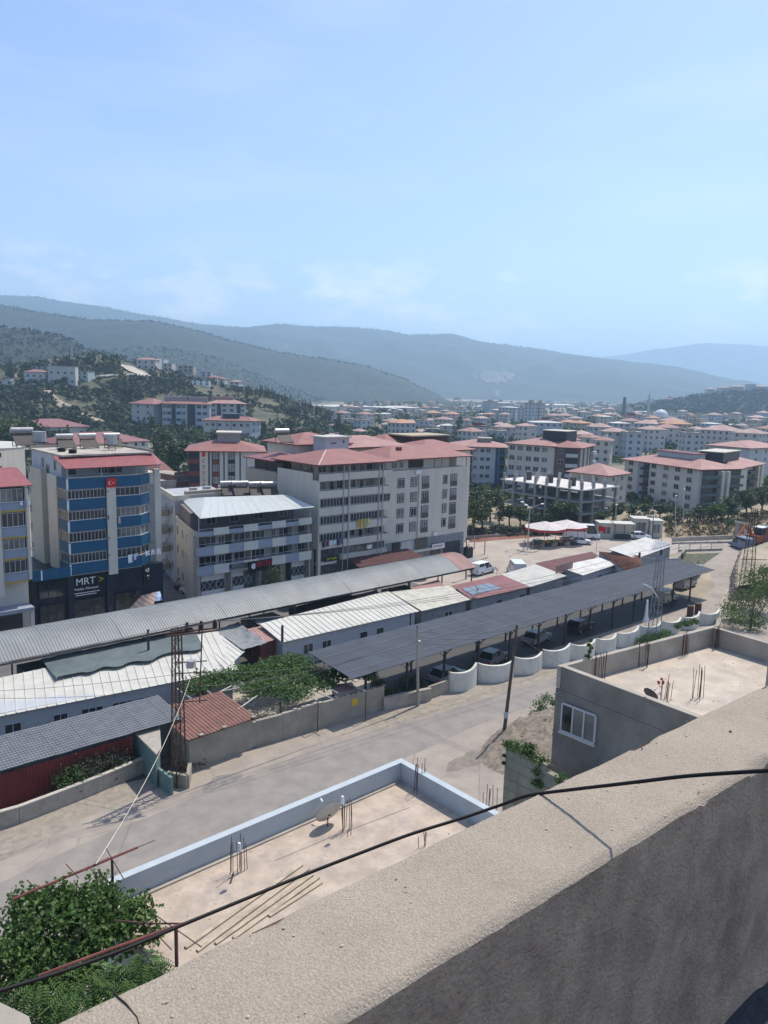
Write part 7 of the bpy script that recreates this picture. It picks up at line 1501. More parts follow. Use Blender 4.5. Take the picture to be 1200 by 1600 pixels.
# block right behind, B: long white block at right
A, B = G(962, 786), G(1118, 806)
zt1 = top(1118, 737, B)
t = slab('long white five-storey block with red roof standing across the shrubs on the right', G(972, 778), G(1088, 802), 13, top(1088, 733, G(1088, 802)), 5, far_white, pink_roof_r, (.1, .42, .58, .73, .88), ((.2, .27, grey_blue, .08),), None, 1.9, 1.0, bal=((.28, .36, navy_dark),), win=(1.7, 1.3), penth=((.25, .72, .4, .7, .9, 2.0, far_blue, maroon),))
A, B = G(1090, 803), G(1131, 790)
t = slab('glazed balcony end of the long white block, white fins between dark green balconies', (180.45, 85.0), (193.1, 80.8), .25, top(1088, 734, G(1088, 802))-.1, 5, far_blue, pink_roof_r, (), ((.42, .48, white_wall, 1.4), (.56, .62, white_wall, 1.4)), None, .15, .1, bal=((.02, .4, mat('green_glass', (.08, .13, .12), rough=.3)), (.64, .98, MATS['green_glass'])))
t = slab('tall block with a wide cream fin and brown balconies at the right edge', (194.2, 82.4), (216, 85), 12, top(1130, 731, G(1130, 797)), 5, brown_wall, pink_roof_r, (), ((.02, .34, cream_wall, .5), (.72, .78, cream_wall, .9), (.84, .96, cream_wall, 1.0)), None, 2.0, .9, bal=((.36, .68, navy_dark),), penth=((.0, .6, .3, .8, 1.2, 2.4, navy_dark, cream_wall),))
t = slab('right wing with maroon roofs beyond the cream-finned block', G(1165, 765), G(1215, 760), 14, top(1165, 700, G(1165, 765)), 5, far_blue, pink_roof_r, (.2, .5, .8), (), (.5,), 1.8, .9)
# middle blocks A
t = slab('pale blue-white block with dark blue balconies left of the unfinished frame', G(706, 762), G(788, 765), 14, top(745, 698, G(745, 764)), 5, far_blue, pink_roof_r, (.1, .22, .42, .55, .66), ((.8, .86, navy, .1),), None, 1.8, 1.0, bal=((.29, .36, navy_dark), (.87, .97, navy)), penth=((.5, .72, .3, .7, .3, 1.8, mid_grey, conc),))
t = slab('white block with a red roof and a dark stair house, middle of the view', G(790, 768), G(862, 776), 15, top(860, 697, G(862, 776)), 5, far_white, pink_roof_r, (.1, .27, .46, .63, .8), (), None, 1.8, .9, penth=((.55, 1.05, .4, .9, .6, 3.2, navy_dark, cream_wall),), win=(1.7, 1.4))
t = slab('dark brown end wing with curved balconies next to the white middle block', G(863, 776), G(900, 778), 13, top(862, 698, G(863, 776)), 5, brown_wall, red_roof_r, (.25,), (), None, 1.6, .9, bal=((.45, .95, far_blue),), win=(1.4, 1.2))
t = slab('brown and cream striped end of the middle block', G(900, 778), G(922, 768), 12, top(900, 700, G(900, 778)), 5, brown_wall, red_roof_r, (), ((.08, .2, cream_wall, .2), (.35, .5, cream_wall, .2), (.62, .7, cream_wall, .2)), (.5,), 1.6, .9, bal=((.75, 1.0, far_blue),))
# small house with pyramid roof
t = slab('small cream house with a pyramid red roof right of the unfinished frame', G(945, 806), G(975, 800), 10, top(958, 743, G(945, 806)), 4, cream_wall, pink_roof_r, (.3, .75), (), (.3, .7), 2.2, .9, cat_='house', name='house', win=(1.0, 1.0))
# unfinished concrete frame
def skeleton():
    A, B, C = G(785, 800), G(905, 822), G(935, 800); A = Vector((*A, 0)); B = Vector((*B, 0)); zt = top(905, 765, B)
    t = empty('unfinished_frame', A, 'unfinished concrete frame of bare columns and slabs in the middle of the view', 'unfinished building'); L_ = (B-A).length; d = (B-A).normalized(); t.rotation_euler.z = math.atan2(d.y, d.x); nf = 3; sh = zt/nf; D = 13
    cm_ = mat('new_concrete', (.3, .3, .29), var=.12, stain=.4)
    for k in range(1, nf+1): part('floor_slab', MB().box(-.6, L_+.6, -.6, D+.6, sh*k-.25, sh*k), cm_ if k < nf else mat('sunlit_slab', (.55, .53, .49)), t, local=True)  # top slab: sunlight put into a paler tone of the concrete
    cme = MB().box(-.25, .25, -.25, .25, 0, zt+1.6).mesh('column', cm_); 
    for i in range(8):
        for j in range(4): inst('column', cme, (L_*i/7, D*j/3, 0 if j in (0, 3) or i in (0, 7) else 0), t)
    for i in (1, 3, 5): part('pier', MB().box(L_*i/7+.3, L_*i/7+1.7, 3.8, 4.2, zt, zt+1.9), mat('formwork', (.08, .07, .065)), t, local=True)
    part('core_wall', MB().box(L_*.4, L_*.4+.3, 3, 9, 0, zt), cm_, t, local=True); part('core_wall', MB().box(L_*.7, L_*.7+3, 8, 8.3, 0, zt), cm_, t, local=True)
skeleton()
# white and grey cluster below the hill
def cl(label, x0, x1, yb, yt, yb2=None, **k):
    A = G(x0, yb); B = G(x1, yb2 or yb); p, q = (hill_hit(x0, yb), hill_hit(x1, yb2 or yb)) if k.get('wall') is not mid_grey and yb < 700 else (None, None)
    if p and q: A, B = (p.x, p.y), (q.x, q.y); k['zb'] = min(p.z, q.z)-3
    return slab(label, A, B, k.pop('d', 14), top(x0, yt, A), k.pop('st', 5), k.pop('wall', far_white), k.pop('roof', red_roof_r), k.pop('cols', (.3, .7)), k.pop('strips', ()), k.pop('side', None), **k)
cl('white block at the left end of the pale cluster below the hill', 206, 240, 664, 630, 670, cols=(.3, .75), side=(.5,), win=(1.6, 1.5), over=1.2, h=3)
cl('long grey-panelled block in the middle of the pale cluster below the hill', 252, 328, 672, 630, 675, cols=(.08, .17, .36, .46, .78, .9), strips=((.22, .3, navy_dark, .3), (.54, .7, navy_dark, .3), (0, .02, navy_dark, .3)), win=(2.2, 1.7), over=1.0, h=1.6, d=16, wall=far_blue, penth=((.05, .5, .4, .8, .8, 2.6, mid_grey, mid_grey), (.55, .95, .4, .8, .8, 2.6, mid_grey, mid_grey)))
cl('white block with dark balconies at the right end of the pale cluster', 328, 384, 660, 630, 662, cols=(.1, .4, .6, .9), strips=((.2, .3, navy_dark, .3), (.75, .85, navy_dark, .3)), win=(2.0, 1.6), over=1.2, h=2.6, roof=pink_roof_r, penth=((.1, .7, .4, .8, 1, 2.4, pink_roof, pink_roof),))
cl('nearer white block with a row of heaters on its red roof, below the pale cluster', 318, 392, 688, 656, 690, cols=(.08, .2, .34, .5, .65, .8, .93), st=3, win=(1.6, 1.5), over=1.0, h=2.0, strips=((.27, .29, mid_grey, .3), (.57, .59, mid_grey, .3)), penth=((.4, .75, .2, .8, .8, 2.2, navy_dark, navy_dark),))
cl('pale blue end of the nearer block below the pale cluster', 392, 407, 690, 658, 688, cols=(.3, .8), st=4, wall=far_blue, over=.8, h=2.0, win=(1.4, 1.3))
# long low red roofed buildings left
cl('long low building with a dull red roof below the hill track', 45, 140, 690, 668, 678, cols=(.1, .2, .3, .4, .6, .75, .9), st=1, roof=red_s, h=3.6, over=.8, d=22, cat_='school building', win=(1.8, 1.8), wall=white_wall)
cl('nearer long building with a dull red hipped roof and shutters behind the navy block', 108, 232, 720, 695, 711, cols=(.1, .25, .4, .55, .7, .83, .93), st=2, roof=red_s, h=3.4, over=.8, d=20, cat_='school building', win=(1.4, 1.5), wall=white_wall)
cl('red-roofed small house behind the gap between the navy and chequered blocks', 247, 274, 772, 742, 770, cols=(.5,), st=2, roof=red_roof_r, h=3.2, over=.5, d=10, cat_='house', name='house', wall=beige_wall)
cl('brick-red house with brown windows left of the lettered tower block', 274, 298, 790, 742, 787, cols=(.25, .7), st=3, roof=maroon, h=.8, over=.4, d=9, cat_='house', name='house', wall=mat('brick_render', (.2, .09, .075), var=.1), flat=True)
cl('grey blank gable house behind the right end of the navy block', 244, 275, 800, 756, 797, cols=(), st=2, wall=mid_grey, flat=True, d=8, cat_='house', name='house')
cl('white flat-roofed building with a pale metal roof at the left edge', -40, 42, 790, 705, 775, cols=(.2, .5), st=4, wall=white_wall, flat=True, d=14)
single('sheet_roof', MB().raw([tuple(fd(-30, 702, 118)), tuple(fd(34, 699, 118)), tuple(fd(28, 690, 135)), tuple(fd(-30, 688, 135))], [(0, 1, 2, 3)]), white_roof, 'pale metal sheet roof at the left edge behind the mustard block', 'sheet roof')
put_heater(*fd(38, 698, 105), 0, 'solar heater on the white flat roof left of the navy block', 1.4)
tank_can(0, 0, fd(62, 698, 104), .9, 1.4, 'upright tank on the flat roof left of the navy block', MATS['tank_sheet'])
# ------------------------------------------------------------------ houses on the hill
def hill_house(px, py, w_, h_, wall, roof, label, hiph=1.6, d=8, st=2):
    p = hill_hit(px, py) or fd(px, py, HY); sc_ = 1; t = empty('hill_house', (p.x, p.y, p.z-.5), label, 'house', 'houses on the hill'); W_ = w_; t.rotation_euler.z = -HEAD+R.uniform(-.3, .3)
    part('wall', MB().box(-W_/2, W_/2, 0, d, -1, h_+.5), wall, t, local=True)
    if roof: hroof(t, -W_/2, W_/2, 0, d, h_+.5, hiph, .5, roof)
    else: part('roof', MB().box(-W_/2-.2, W_/2+.2, -.2, d+.2, h_+.5, h_+.8), conc, t, local=True)
    for k in range(st):
        for q in range(max(2, int(W_/4))): x = -W_/2+W_*(q+.5)/max(2, int(W_/4)); part('window', MB().box(x-.7, x+.7, -.06, 0, h_/st*k+1.3, h_/st*k+2.7), glass_d, t, local=True)
    return t
hh = [(54, 602, 13, 8, far_white, red_roof, 'white hill house with a red roof at the left, above the track'), (97, 600, 17, 11, far_white, None, 'large pale hill house left of the pale green cabin', ), (128, 594, 9, 5, mat('mint_wall', (.4, .5, .45)), None, 'pale green cabin on the hillside'), (62, 583, 12, 4, beige_wall, None, 'low tan house on the shoulder above the white hill house'), (78, 576, 8, 3, far_white, None, 'small pale house near the left crest of the hill'), (104, 566, 7, 3, mat('mint_pale', (.5, .6, .55)), None, 'pale green building on the hill crest by the mast'),
      (228, 577, 15, 7, far_white, pink_roof, 'white house with pink roof at the head of the pale spoil slope'), (238, 578, 8, 9, far_white, None, 'tall narrow white house right of the spoil slope'), (248, 577, 8, 8, far_blue, None, 'blue-white house on the ridge right of the spoil slope'), (262, 580, 7, 6, far_white, None, 'small white house at the right end of the ridge group'), (290, 582, 12, 5, beige_wall, None, 'tan house on the ridge above the pale cluster'), (314, 604, 13, 4, mat('bright_white', (.75, .75, .72)), None, 'bright white low house above the red-roofed cluster'), (330, 600, 10, 5, far_white, red_roof, 'white red-roofed house right of the bright white house'), (341, 600, 10, 4, far_white, red_roof, 'low white house with a red roof on the descending ridge'), (322, 590, 8, 4, far_blue, None, 'small blue-white house behind the ridge'), (366, 607, 8, 5, far_white, pink_roof, 'last white house at the right end of the ridge'), (272, 626, 9, 3, cream_wall, None, 'low cream house among trees above the grey-panelled block'), (8, 608, 10, 5, far_white, None, 'pale house at the far left among trees')]
for h in hh: hill_house(*h)
p = hill_hit(109, 560) or fd(109, 560, HY); t = empty('mast', p, 'thin mast on the crest of the hill', 'mast'); part('shaft', MB().tube([p, p+Vector((0, 0, 9))], .5, 5, r2=.2), dark_metal, t)
# ------------------------------------------------------------------ the town
WALLC = [far_white, far_blue, cream_wall, mat('far_grey', (.4, .41, .42), var=.1), mat('far_tan', (.45, .38, .3), var=.1), mat('far_pink', (.5, .4, .37), var=.1)]
WN = ['white', 'bluish white', 'cream', 'grey', 'tan', 'pinkish']
ROOFC = [mat('town_roof_pale', (.38, .27, .235), var=.2, scale=.06), mat('town_roof_red', (.31, .185, .155), var=.15, scale=.1), mat('orange_tile', (.42, .24, .15), var=.1), conc, white_roof, maroon]
RN = ['faded red roof', 'red roof', 'orange roof', 'flat concrete roof', 'white metal roof', 'dark roof']
marks = [(520, 'beyond the white roof house'), (600, 'over the white balcony block'), (660, 'over the off-white block'), (720, 'beyond the off-white block end'), (790, 'over the blue-white block'), (850, 'over the dark stair house'), (910, 'over the striped block end'), (960, 'over the pyramid roof'), (1030, 'over the long white block'), (1100, 'right of the mosque'), (1150, 'over the cream fin'), (1260, 'at the right edge')]
rows_ = [(640, 'farthest off'), (652, 'deep in town'), (665, 'in mid town'), (682, 'in nearer rows'), (760, 'in the nearest rows')]
def where(px, py):
    m = next(s for x, s in marks if px < x); r = next(s for y, s in rows_ if py < y); return m, r
far_glass = mat('far_glass', (.09, .1, .115), rough=.3, var=.3); town = []; rt = random.Random(21)
def town_house(px, py, wpx, st, wi, ri, big=False, rz=None, label=None):
    x, y = oz(px, py); dist = math.hypot(x, y); s = dist/FPX; w_ = wpx*s; d = w_*rt.uniform(.7, 1.1); h = 2.9*st
    m, r = where(px, py); lb = label or ('%s %s, %s, %s %s' % (('tall' if st > 3 else 'low' if st < 2 else 'small'), WN[wi]+' house' if st < 4 else WN[wi]+' block', RN[ri], r, m))
    t = empty('town_house', (x, y, 0), lb, 'house', 'houses of the town', rz if rz is not None else rt.choice((0, 0, -.35, .4, -.7)))
    mb = MB().box(-w_/2, w_/2, -d/2, d/2, 0, h); part('wall', mb, WALLC[wi], t, local=True)
    if ri in (0, 1, 2): hroof(t, -w_/2, w_/2, -d/2, d/2, h, min(w_, d)*.16+.3, .6, ROOFC[ri], m2=WALLC[wi])
    elif ri == 4: hroof(t, -w_/2, w_/2, -d/2, d/2, h, .9, .4, ROOFC[ri], m2=WALLC[wi])
    else: part('roof', MB().box(-w_/2-.2, w_/2+.2, -d/2-.2, d/2+.2, h, h+.5).box(-w_*.2, w_*.15, -d*.2, d*.2, h+.5, h+2.4), ROOFC[ri], t, local=True)
    if wpx > 7:
        wb = MB(); n = max(2, int(w_/3.2))
        for k in range(st):
            for q in range(n):
                xx = -w_/2+w_*(q+.5)/n
                if rt.random() < .85: wb.box(xx-.65, xx+.65, -d/2-.05, -d/2, 2.9*k+.9, 2.9*k+2.2)
                xx = -d/2+d*(q+.5)/n; wb.box(-w_/2-.05, -w_/2, xx-.6, xx+.6, 2.9*k+.9, 2.9*k+2.2)
        part('window_openings', wb, far_glass, t, local=True, kind='stuff')
    if rt.random() < .6 and wpx > 8: part('heater', MB().bar((w_*.1, -d*.1, h+1.3), (w_*.1+2, -d*.1, h+1.3), .8), rt.choice((white_roof, metal_gr, conc)), t, local=True)
    town.append((px, py, wpx)); return t
sp = [(534, 662, 24, 3, 0, 1, 'white house with a bright red hipped roof left of its twin beyond the balcony block'), (570, 664, 22, 3, 0, 1, 'white house with a bright red hipped roof right of its twin beyond the balcony block'), (545, 648, 16, 3, 5, 1, 'red-roofed brown house behind the white twin houses'), (600, 656, 26, 2, 0, 4, 'white hall with a peaked white roof right of the twin houses'), (560, 690, 20, 2, 5, 0, None), (676, 660, 22, 3, 4, 2, 'tan house with a striking orange roof'), (670, 668, 20, 2, 4, 0, None), (700, 645, 30, 3, 0, 3, None), (714, 632, 8, 5, 0, 3, 'narrow white silo-like tower in the middle distance'), (700, 688, 24, 3, 0, 4, None), (690, 680, 26, 2, 0, 4, None), (728, 676, 16, 3, 0, 1, None), (765, 650, 16, 6, 1, 3, 'tall blue-white block at the left of a pair in the middle distance'), (785, 646, 26, 5, 1, 4, 'long block with a bright white top in the middle distance'), (795, 660, 26, 5, 1, 4, None), (815, 662, 14, 5, 1, 3, None), (850, 690, 46, 4, 1, 4, 'broad building with a big white metal roof beyond the dark stair house'), (888, 678, 24, 3, 4, 2, None), (905, 680, 24, 3, 4, 2, None), (828, 668, 14, 7, 1, 3, 'tallest blue-grey tower pair, left tower'), (842, 668, 12, 7, 0, 3, 'tallest blue-grey tower pair, right tower'), (905, 720, 30, 4, 0, 0, None), (918, 728, 26, 4, 0, 1, 'white house with faded red hip roof behind the striped end'), (935, 700, 30, 4, 0, 0, None), (958, 712, 34, 4, 0, 0, 'white four-storey house with pink hip roof above the small pyramid-roofed house'), (985, 715, 24, 4, 1, 3, None), (965, 690, 26, 4, 3, 4, 'grey building with a thick white flat roof edge'), (1015, 705, 32, 4, 0, 0, None), (1040, 700, 28, 4, 0, 1, None), (1052, 690, 36, 4, 4, 2, 'tan block with a long orange tiled roof above the long white block'), (1085, 692, 24, 3, 0, 0, None), (1125, 705, 44, 4, 0, 0, 'wide white block with a pale hip roof behind the dark penthouse'), (1170, 712, 34, 4, 0, 0, None), (1195, 700, 24, 4, 0, 1, None), (1140, 668, 24, 1, 0, 4, 'low hall with a shining white roof among trees at the right'), (940, 735, 26, 4, 0, 1, None), (890, 735, 20, 4, 0, 1, None), (640, 672, 22, 2, 0, 0, None), (610, 680, 26, 2, 3, 4, None), (655, 690, 20, 2, 0, 0, None), (468, 688, 16, 2, 5, 1, None), (420, 672, 10, 2, 2, 3, 'small cream house among the trees right of the pale cluster'), (432, 690, 14, 2, 4, 2, None), (520, 700, 24, 2, 0, 0, None), (745, 690, 28, 3, 3, 5, None), (775, 700, 26, 3, 3, 3, None), (735, 700, 30, 3, 0, 1, None), (790, 690, 30, 3, 5, 0, None), (820, 700, 26, 4, 0, 0, None), (1075, 715, 22, 4, 3, 3, None)]
for q in sp: town_house(*q[:4], q[4], q[5], label=q[6])
tries = 0
while len(town) < 255 and tries < 9000:
    tries += 1; px = rt.uniform(455, 1215); py = 634+62*rt.random()**1.5
    if px < 560 and py < 640+0.1*(560-px): continue
    if px < 520 and py > 672: continue
    if px > 1000 and py < 640: continue
    wpx = rt.uniform(.6, 1.15)*(7+(py-634)*.38)
    if any(abs(px-a) < (wpx+c)*.42 and abs(py-b) < 2.2+(py-634)*.07 for a, b, c in town): continue
    if px < 700 and py < 648 and rt.random() < .6: continue
    st = rt.choice((2, 2, 3, 3, 4)) if py > 650 else rt.choice((1, 2, 3, 4)); town_house(px, py, wpx, st, rt.choice((0, 0, 0, 1, 1, 2, 3, 4, 5)), rt.choice((0, 0, 0, 1, 2, 3, 3, 3, 4, 4, 5)))
# long white sheds on the plain
for k, (a, b, y, lb) in enumerate(((520, 590, 642.5, 'very long low white industrial shed on the plain, left one'), (600, 660, 644, 'very long low white industrial shed on the plain, right one'), (840, 900, 637, 'long low pale shed at the foot of the far mountain'))):
    A, B = G(a, y), G(b, y); slab(lb, A, B, 40, 5.5, 1, far_white, white_roof, (), h=2, cat_='shed', name='industrial_shed')
# mosque, chimney
x, y = oz(1031, 664); t = empty('mosque', (x, y, 0), 'mosque with a pale dome and one slender minaret', 'mosque'); part('wall', MB().box(-9, 9, -9, 9, 0, 9), far_white, t, local=True); part('dome', MB().sphere((0, 0, 9), 7.5, 7.5, 7, 14, 6, z0=0), mat('dome_lead', (.55, .56, .56), rough=.5), t, local=True); part('minaret', MB().tube([(-9, 9, 0), (-9, 9, 26), (-9, 9, 28)], 1.5, 8, r2=1.1).tube([(-9, 9, 28), (-9, 9, 34)], 1.2, 8, r2=.1), far_white, t, local=True)
x, y = oz(974, 652); single('factory_chimney', MB().tube([(x, y, 0), (x, y, 27)], 3.0, 10, r2=2.0), mat('dark_brick', (.1, .07, .065)), 'dark brick chimney rising in the distance before the wooded hill', 'chimney')
def ridge_pt(px, py, Y): return fd(px, py, Y)
for k, (px, py, w_, h, wi, ri) in enumerate(((1108, 614, 12, 8, 5, 0), (1118, 620, 9, 12, 1, 3), (1130, 607, 18, 2, 5, 0), (1150, 606, 22, 3, 4, 0), (1172, 606, 14, 6, 3, 5), (1152, 616, 20, 9, 5, 0), (1128, 622, 14, 5, 0, 4), (1188, 610, 24, 8, 5, 0), (1068, 627, 12, 8, 3, 3), (1045, 630, 10, 8, 5, 1), (1010, 632, 8, 6, 0, 4), (1022, 630, 12, 6, 0, 4), (1092, 622, 12, 7, 3, 4))):
    p = fd(px, py+2, 1500); t = empty('ridge_building', (p.x, p.y, p.z-12), ['brown red-roofed', 'tall pale', 'long pinkish', 'long tan', 'big dark', 'low pink', 'low bright white', 'wide pink', 'dark flat', 'pinkish red-roofed', 'tiny white', 'white flat', 'grey low'][k]+' building on the wooded ridge at the right', 'building', 'buildings on the wooded ridge'); part('wall', MB().box(-w_/2, w_/2, -8, 8, 0, 14+h), WALLC[wi], t, local=True); t.rotation_euler.z = -HEAD
    (hroof(t, -w_/2, w_/2, -8, 8, 14+h, 2.5, 1, ROOFC[ri]) if ri < 3 else part('roof', MB().box(-w_/2, w_/2, -8, 8, 14+h, 15+h), ROOFC[ri], t, local=True))
# ================================================================== TREES
PROTO = {}
def crown_variant(kind, seed):
    key = (kind, seed)
    if key in PROTO: return PROTO[key]
    rr = random.Random(seed*7+len(kind)); f = MB(); tr = MB()
    if kind == 'broad':
        for q in range(7):
            a = rr.uniform(0, 6.28); d = rr.uniform(.2, 1.9) if q else 0; cloud_leaves(f, (math.cos(a)*d, math.sin(a)*d, rr.uniform(3.4, 6.3)), rr.uniform(1.3, 2.0), rr.uniform(1.3, 2.0), rr.uniform(1.0, 1.6), 105, .62, .4, .3, seed*10+q, lump=.45)
        tr.tube([(0, 0, 0), (.15, 0, 2), (0, .1, 4.5)], .22, 6, r2=.1); 
        for q in range(3): a = rr.uniform(0, 6.28); tr.tube([(0, 0, 2.2), (math.cos(a)*1.5, math.sin(a)*1.5, 4.6)], .1, 5, r2=.04)
        h = 8
    elif kind == 'round':
        for q in range(4):
            a = rr.uniform(0, 6.28); d = rr.uniform(.3, 1.0); cloud_leaves(f, (math.cos(a)*d, math.sin(a)*d, rr.uniform(1.7, 2.8)), 1.15, 1.15, .95, 85, .42, .5, .35, seed*10+q, lump=.4)
        tr.tube([(0, 0, 0), (.1, .05, 1.0), (0, 0, 2.2)], .16, 5, r2=.07); h = 4
    elif kind == 'cypress':
        for q in range(9): z = .6+q*.95; r = 1.05*(1-q/9.6)**.7*(.85+.3*rr.random()); cloud_leaves(f, (0, 0, z), r, r, .8, int(55*r+14), .42, .1, .3, seed*10+q, lump=.35)
        tr.tube([(0, 0, 0), (0, 0, 5)], .15, 5, r2=.05); h = 9.5
    else: # pine
        for q in range(8): z = 2.2+q*.95; r = 2.3*(1-q/9)**.8*(.8+.4*rr.random()); cloud_leaves(f, (rr.uniform(-.3, .3), rr.uniform(-.3, .3), z), r, r, .7, int(50*r+14), .5, .2, .3, seed*10+q, lump=.5)
        tr.tube([(0, 0, 0), (0, .1, 4), (0, 0, 8.5)], .24, 6, r2=.05); h = 10
    PROTO[key] = (f, tr, h, {}); return PROTO[key]
def tree(kind, seed, loc, h, m, label, group, name='tree', cat_='tree', wide=1.0):
    f, tr, H, cache = crown_variant(kind, seed)
    if m.name not in cache: cache[m.name] = f.mesh('crown', m)
    if 'trunk' not in cache: cache['trunk'] = tr.mesh('trunk', bark)
    t = empty(name, loc, label, cat_, group, R.uniform(0, 6.28)); s = h/H; t.scale = (s*wide, s*wide, s)
    o = inst('crown', cache[m.name], (0, 0, 0), t); o['kind'] = 'stuff'; inst('trunk', cache['trunk'], (0, 0, 0), t); return t
def tpx(kind, px, py, hpx, m, label, group, wide=1.0, cat_='tree', name='tree', p=None):
    p = p or Vector((*oz(px, py), 0)); dist = math.hypot(p.x, p.y); return tree(kind, R.randint(0, 3), p, hpx*dist/FPX*1.02, m, label, group, wide=wide, cat_=cat_, name=name)
g1 = 'trees behind the street blocks'
for k, (kd, px, py, h, m, lb, wd) in enumerate((
    ('broad', 8, 722, 66, leaf_mid, 'big leafy tree at the far left edge behind the flat roofs', 1.2), ('broad', 38, 716, 60, leaf_mid, 'bright leafy tree left of the shuttered school roof', 1.3), ('broad', 62, 712, 48, leaf_dark, 'dark tree between the two school roofs, left one', 1.1), ('pine', 95, 722, 50, leaf_dark, 'dark feathery tree standing before the nearer school roof', .9), ('cypress', 107, 700, 36, leaf_mid, 'palm-like slim tree in front of the farther school roof', 1.2),
    ('broad', 20, 690, 38, leaf_mid, 'wide tree behind the far left roofs', 1.5), ('broad', 190, 722, 32, leaf_dark, 'small dark tree over the right heater of the navy block', 1.1), ('broad', 176, 716, 24, leaf_dark, 'low reddish-dark tree beside the water tank', 1.0),
    ('pine', 246, 742, 62, leaf_dark, 'dark pine right of the school roof', 1.1), ('pine', 262, 750, 72, leaf_dark, 'tall dark pine above the red-roofed small house', 1.1), ('broad', 280, 752, 70, leaf_mid, 'leafy tree left of the lettered tower block', 1.2), ('pine', 240, 700, 48, leaf_dark, 'pine below the pale cluster, left one', 1.0), ('cypress', 226, 690, 40, leaf_dark, 'dark conifer at the foot of the left pale block', 1.3), ('cypress', 236, 688, 42, leaf_dark, 'second dark conifer at the foot of the left pale block', 1.3), ('pine', 268, 700, 40, leaf_mid, 'tree in front of the grey-panelled block', 1.2),
    ('pine', 286, 698, 40, leaf_dark, 'dark conifer in front of the grey-panelled block', 1.2), ('broad', 300, 704, 38, leaf_mid, 'bushy tree right behind the lettered block roof', 1.5), ('broad', 318, 706, 36, leaf_mid, 'bushy tree behind the middle of the lettered block roof', 1.5), ('broad', 338, 700, 30, leaf_dark, 'tree touching the stair house of the lettered block', 1.5), ('broad', 255, 706, 40, leaf_mid, 'leafy tree below the grey-panelled block at its left', 1.5),
    ('pine', 414, 702, 40, leaf_dark, 'dark pine right of the nearer pale block', 1.0), ('broad', 440, 706, 46, leaf_dark, 'broad dark tree in the gap before the town', 1.3), ('broad', 428, 712, 38, leaf_mid, 'leafy tree behind the white wing', 1.5), ('pine', 455, 700, 46, leaf_dark, 'dark pine left of the white box-like roof house', 1.2), ('broad', 470, 704, 40, leaf_mid, 'green tree over the maroon hipped roof', 1.4), ('broad', 485, 696, 34, leaf_mid, 'tree just left of the white roof house', 1.3), ('pine', 527, 694, 46, leaf_dark, 'tall dark tree in front of the twin red-roofed houses', 1.1), ('broad', 540, 692, 38, leaf_mid, 'tree between the twin red-roofed houses', 1.3),
    ('broad', 630, 694, 42, leaf_mid, 'leafy town tree behind the timber-clad roof storey, left', 1.1), ('broad', 612, 690, 30, leaf_mid, 'small leafy town tree near the white box roofs', 1.3), ('pine', 716, 692, 42, leaf_dark, 'dark town tree in front of the white roofed house', 1.3), ('broad', 690, 702, 34, leaf_mid, 'tree touching the tan sheet roof at its right', 1.4), ('broad', 246, 836, 44, leaf_olive, 'olive-green tree between the navy and chequered blocks', 1.0), ('broad', 262, 820, 40, leaf_mid, 'tree at the far end of the side street', 1.1),
    )): tpx(kd, px, py, h, m, lb, g1, wd)
g2 = 'trees behind the square'
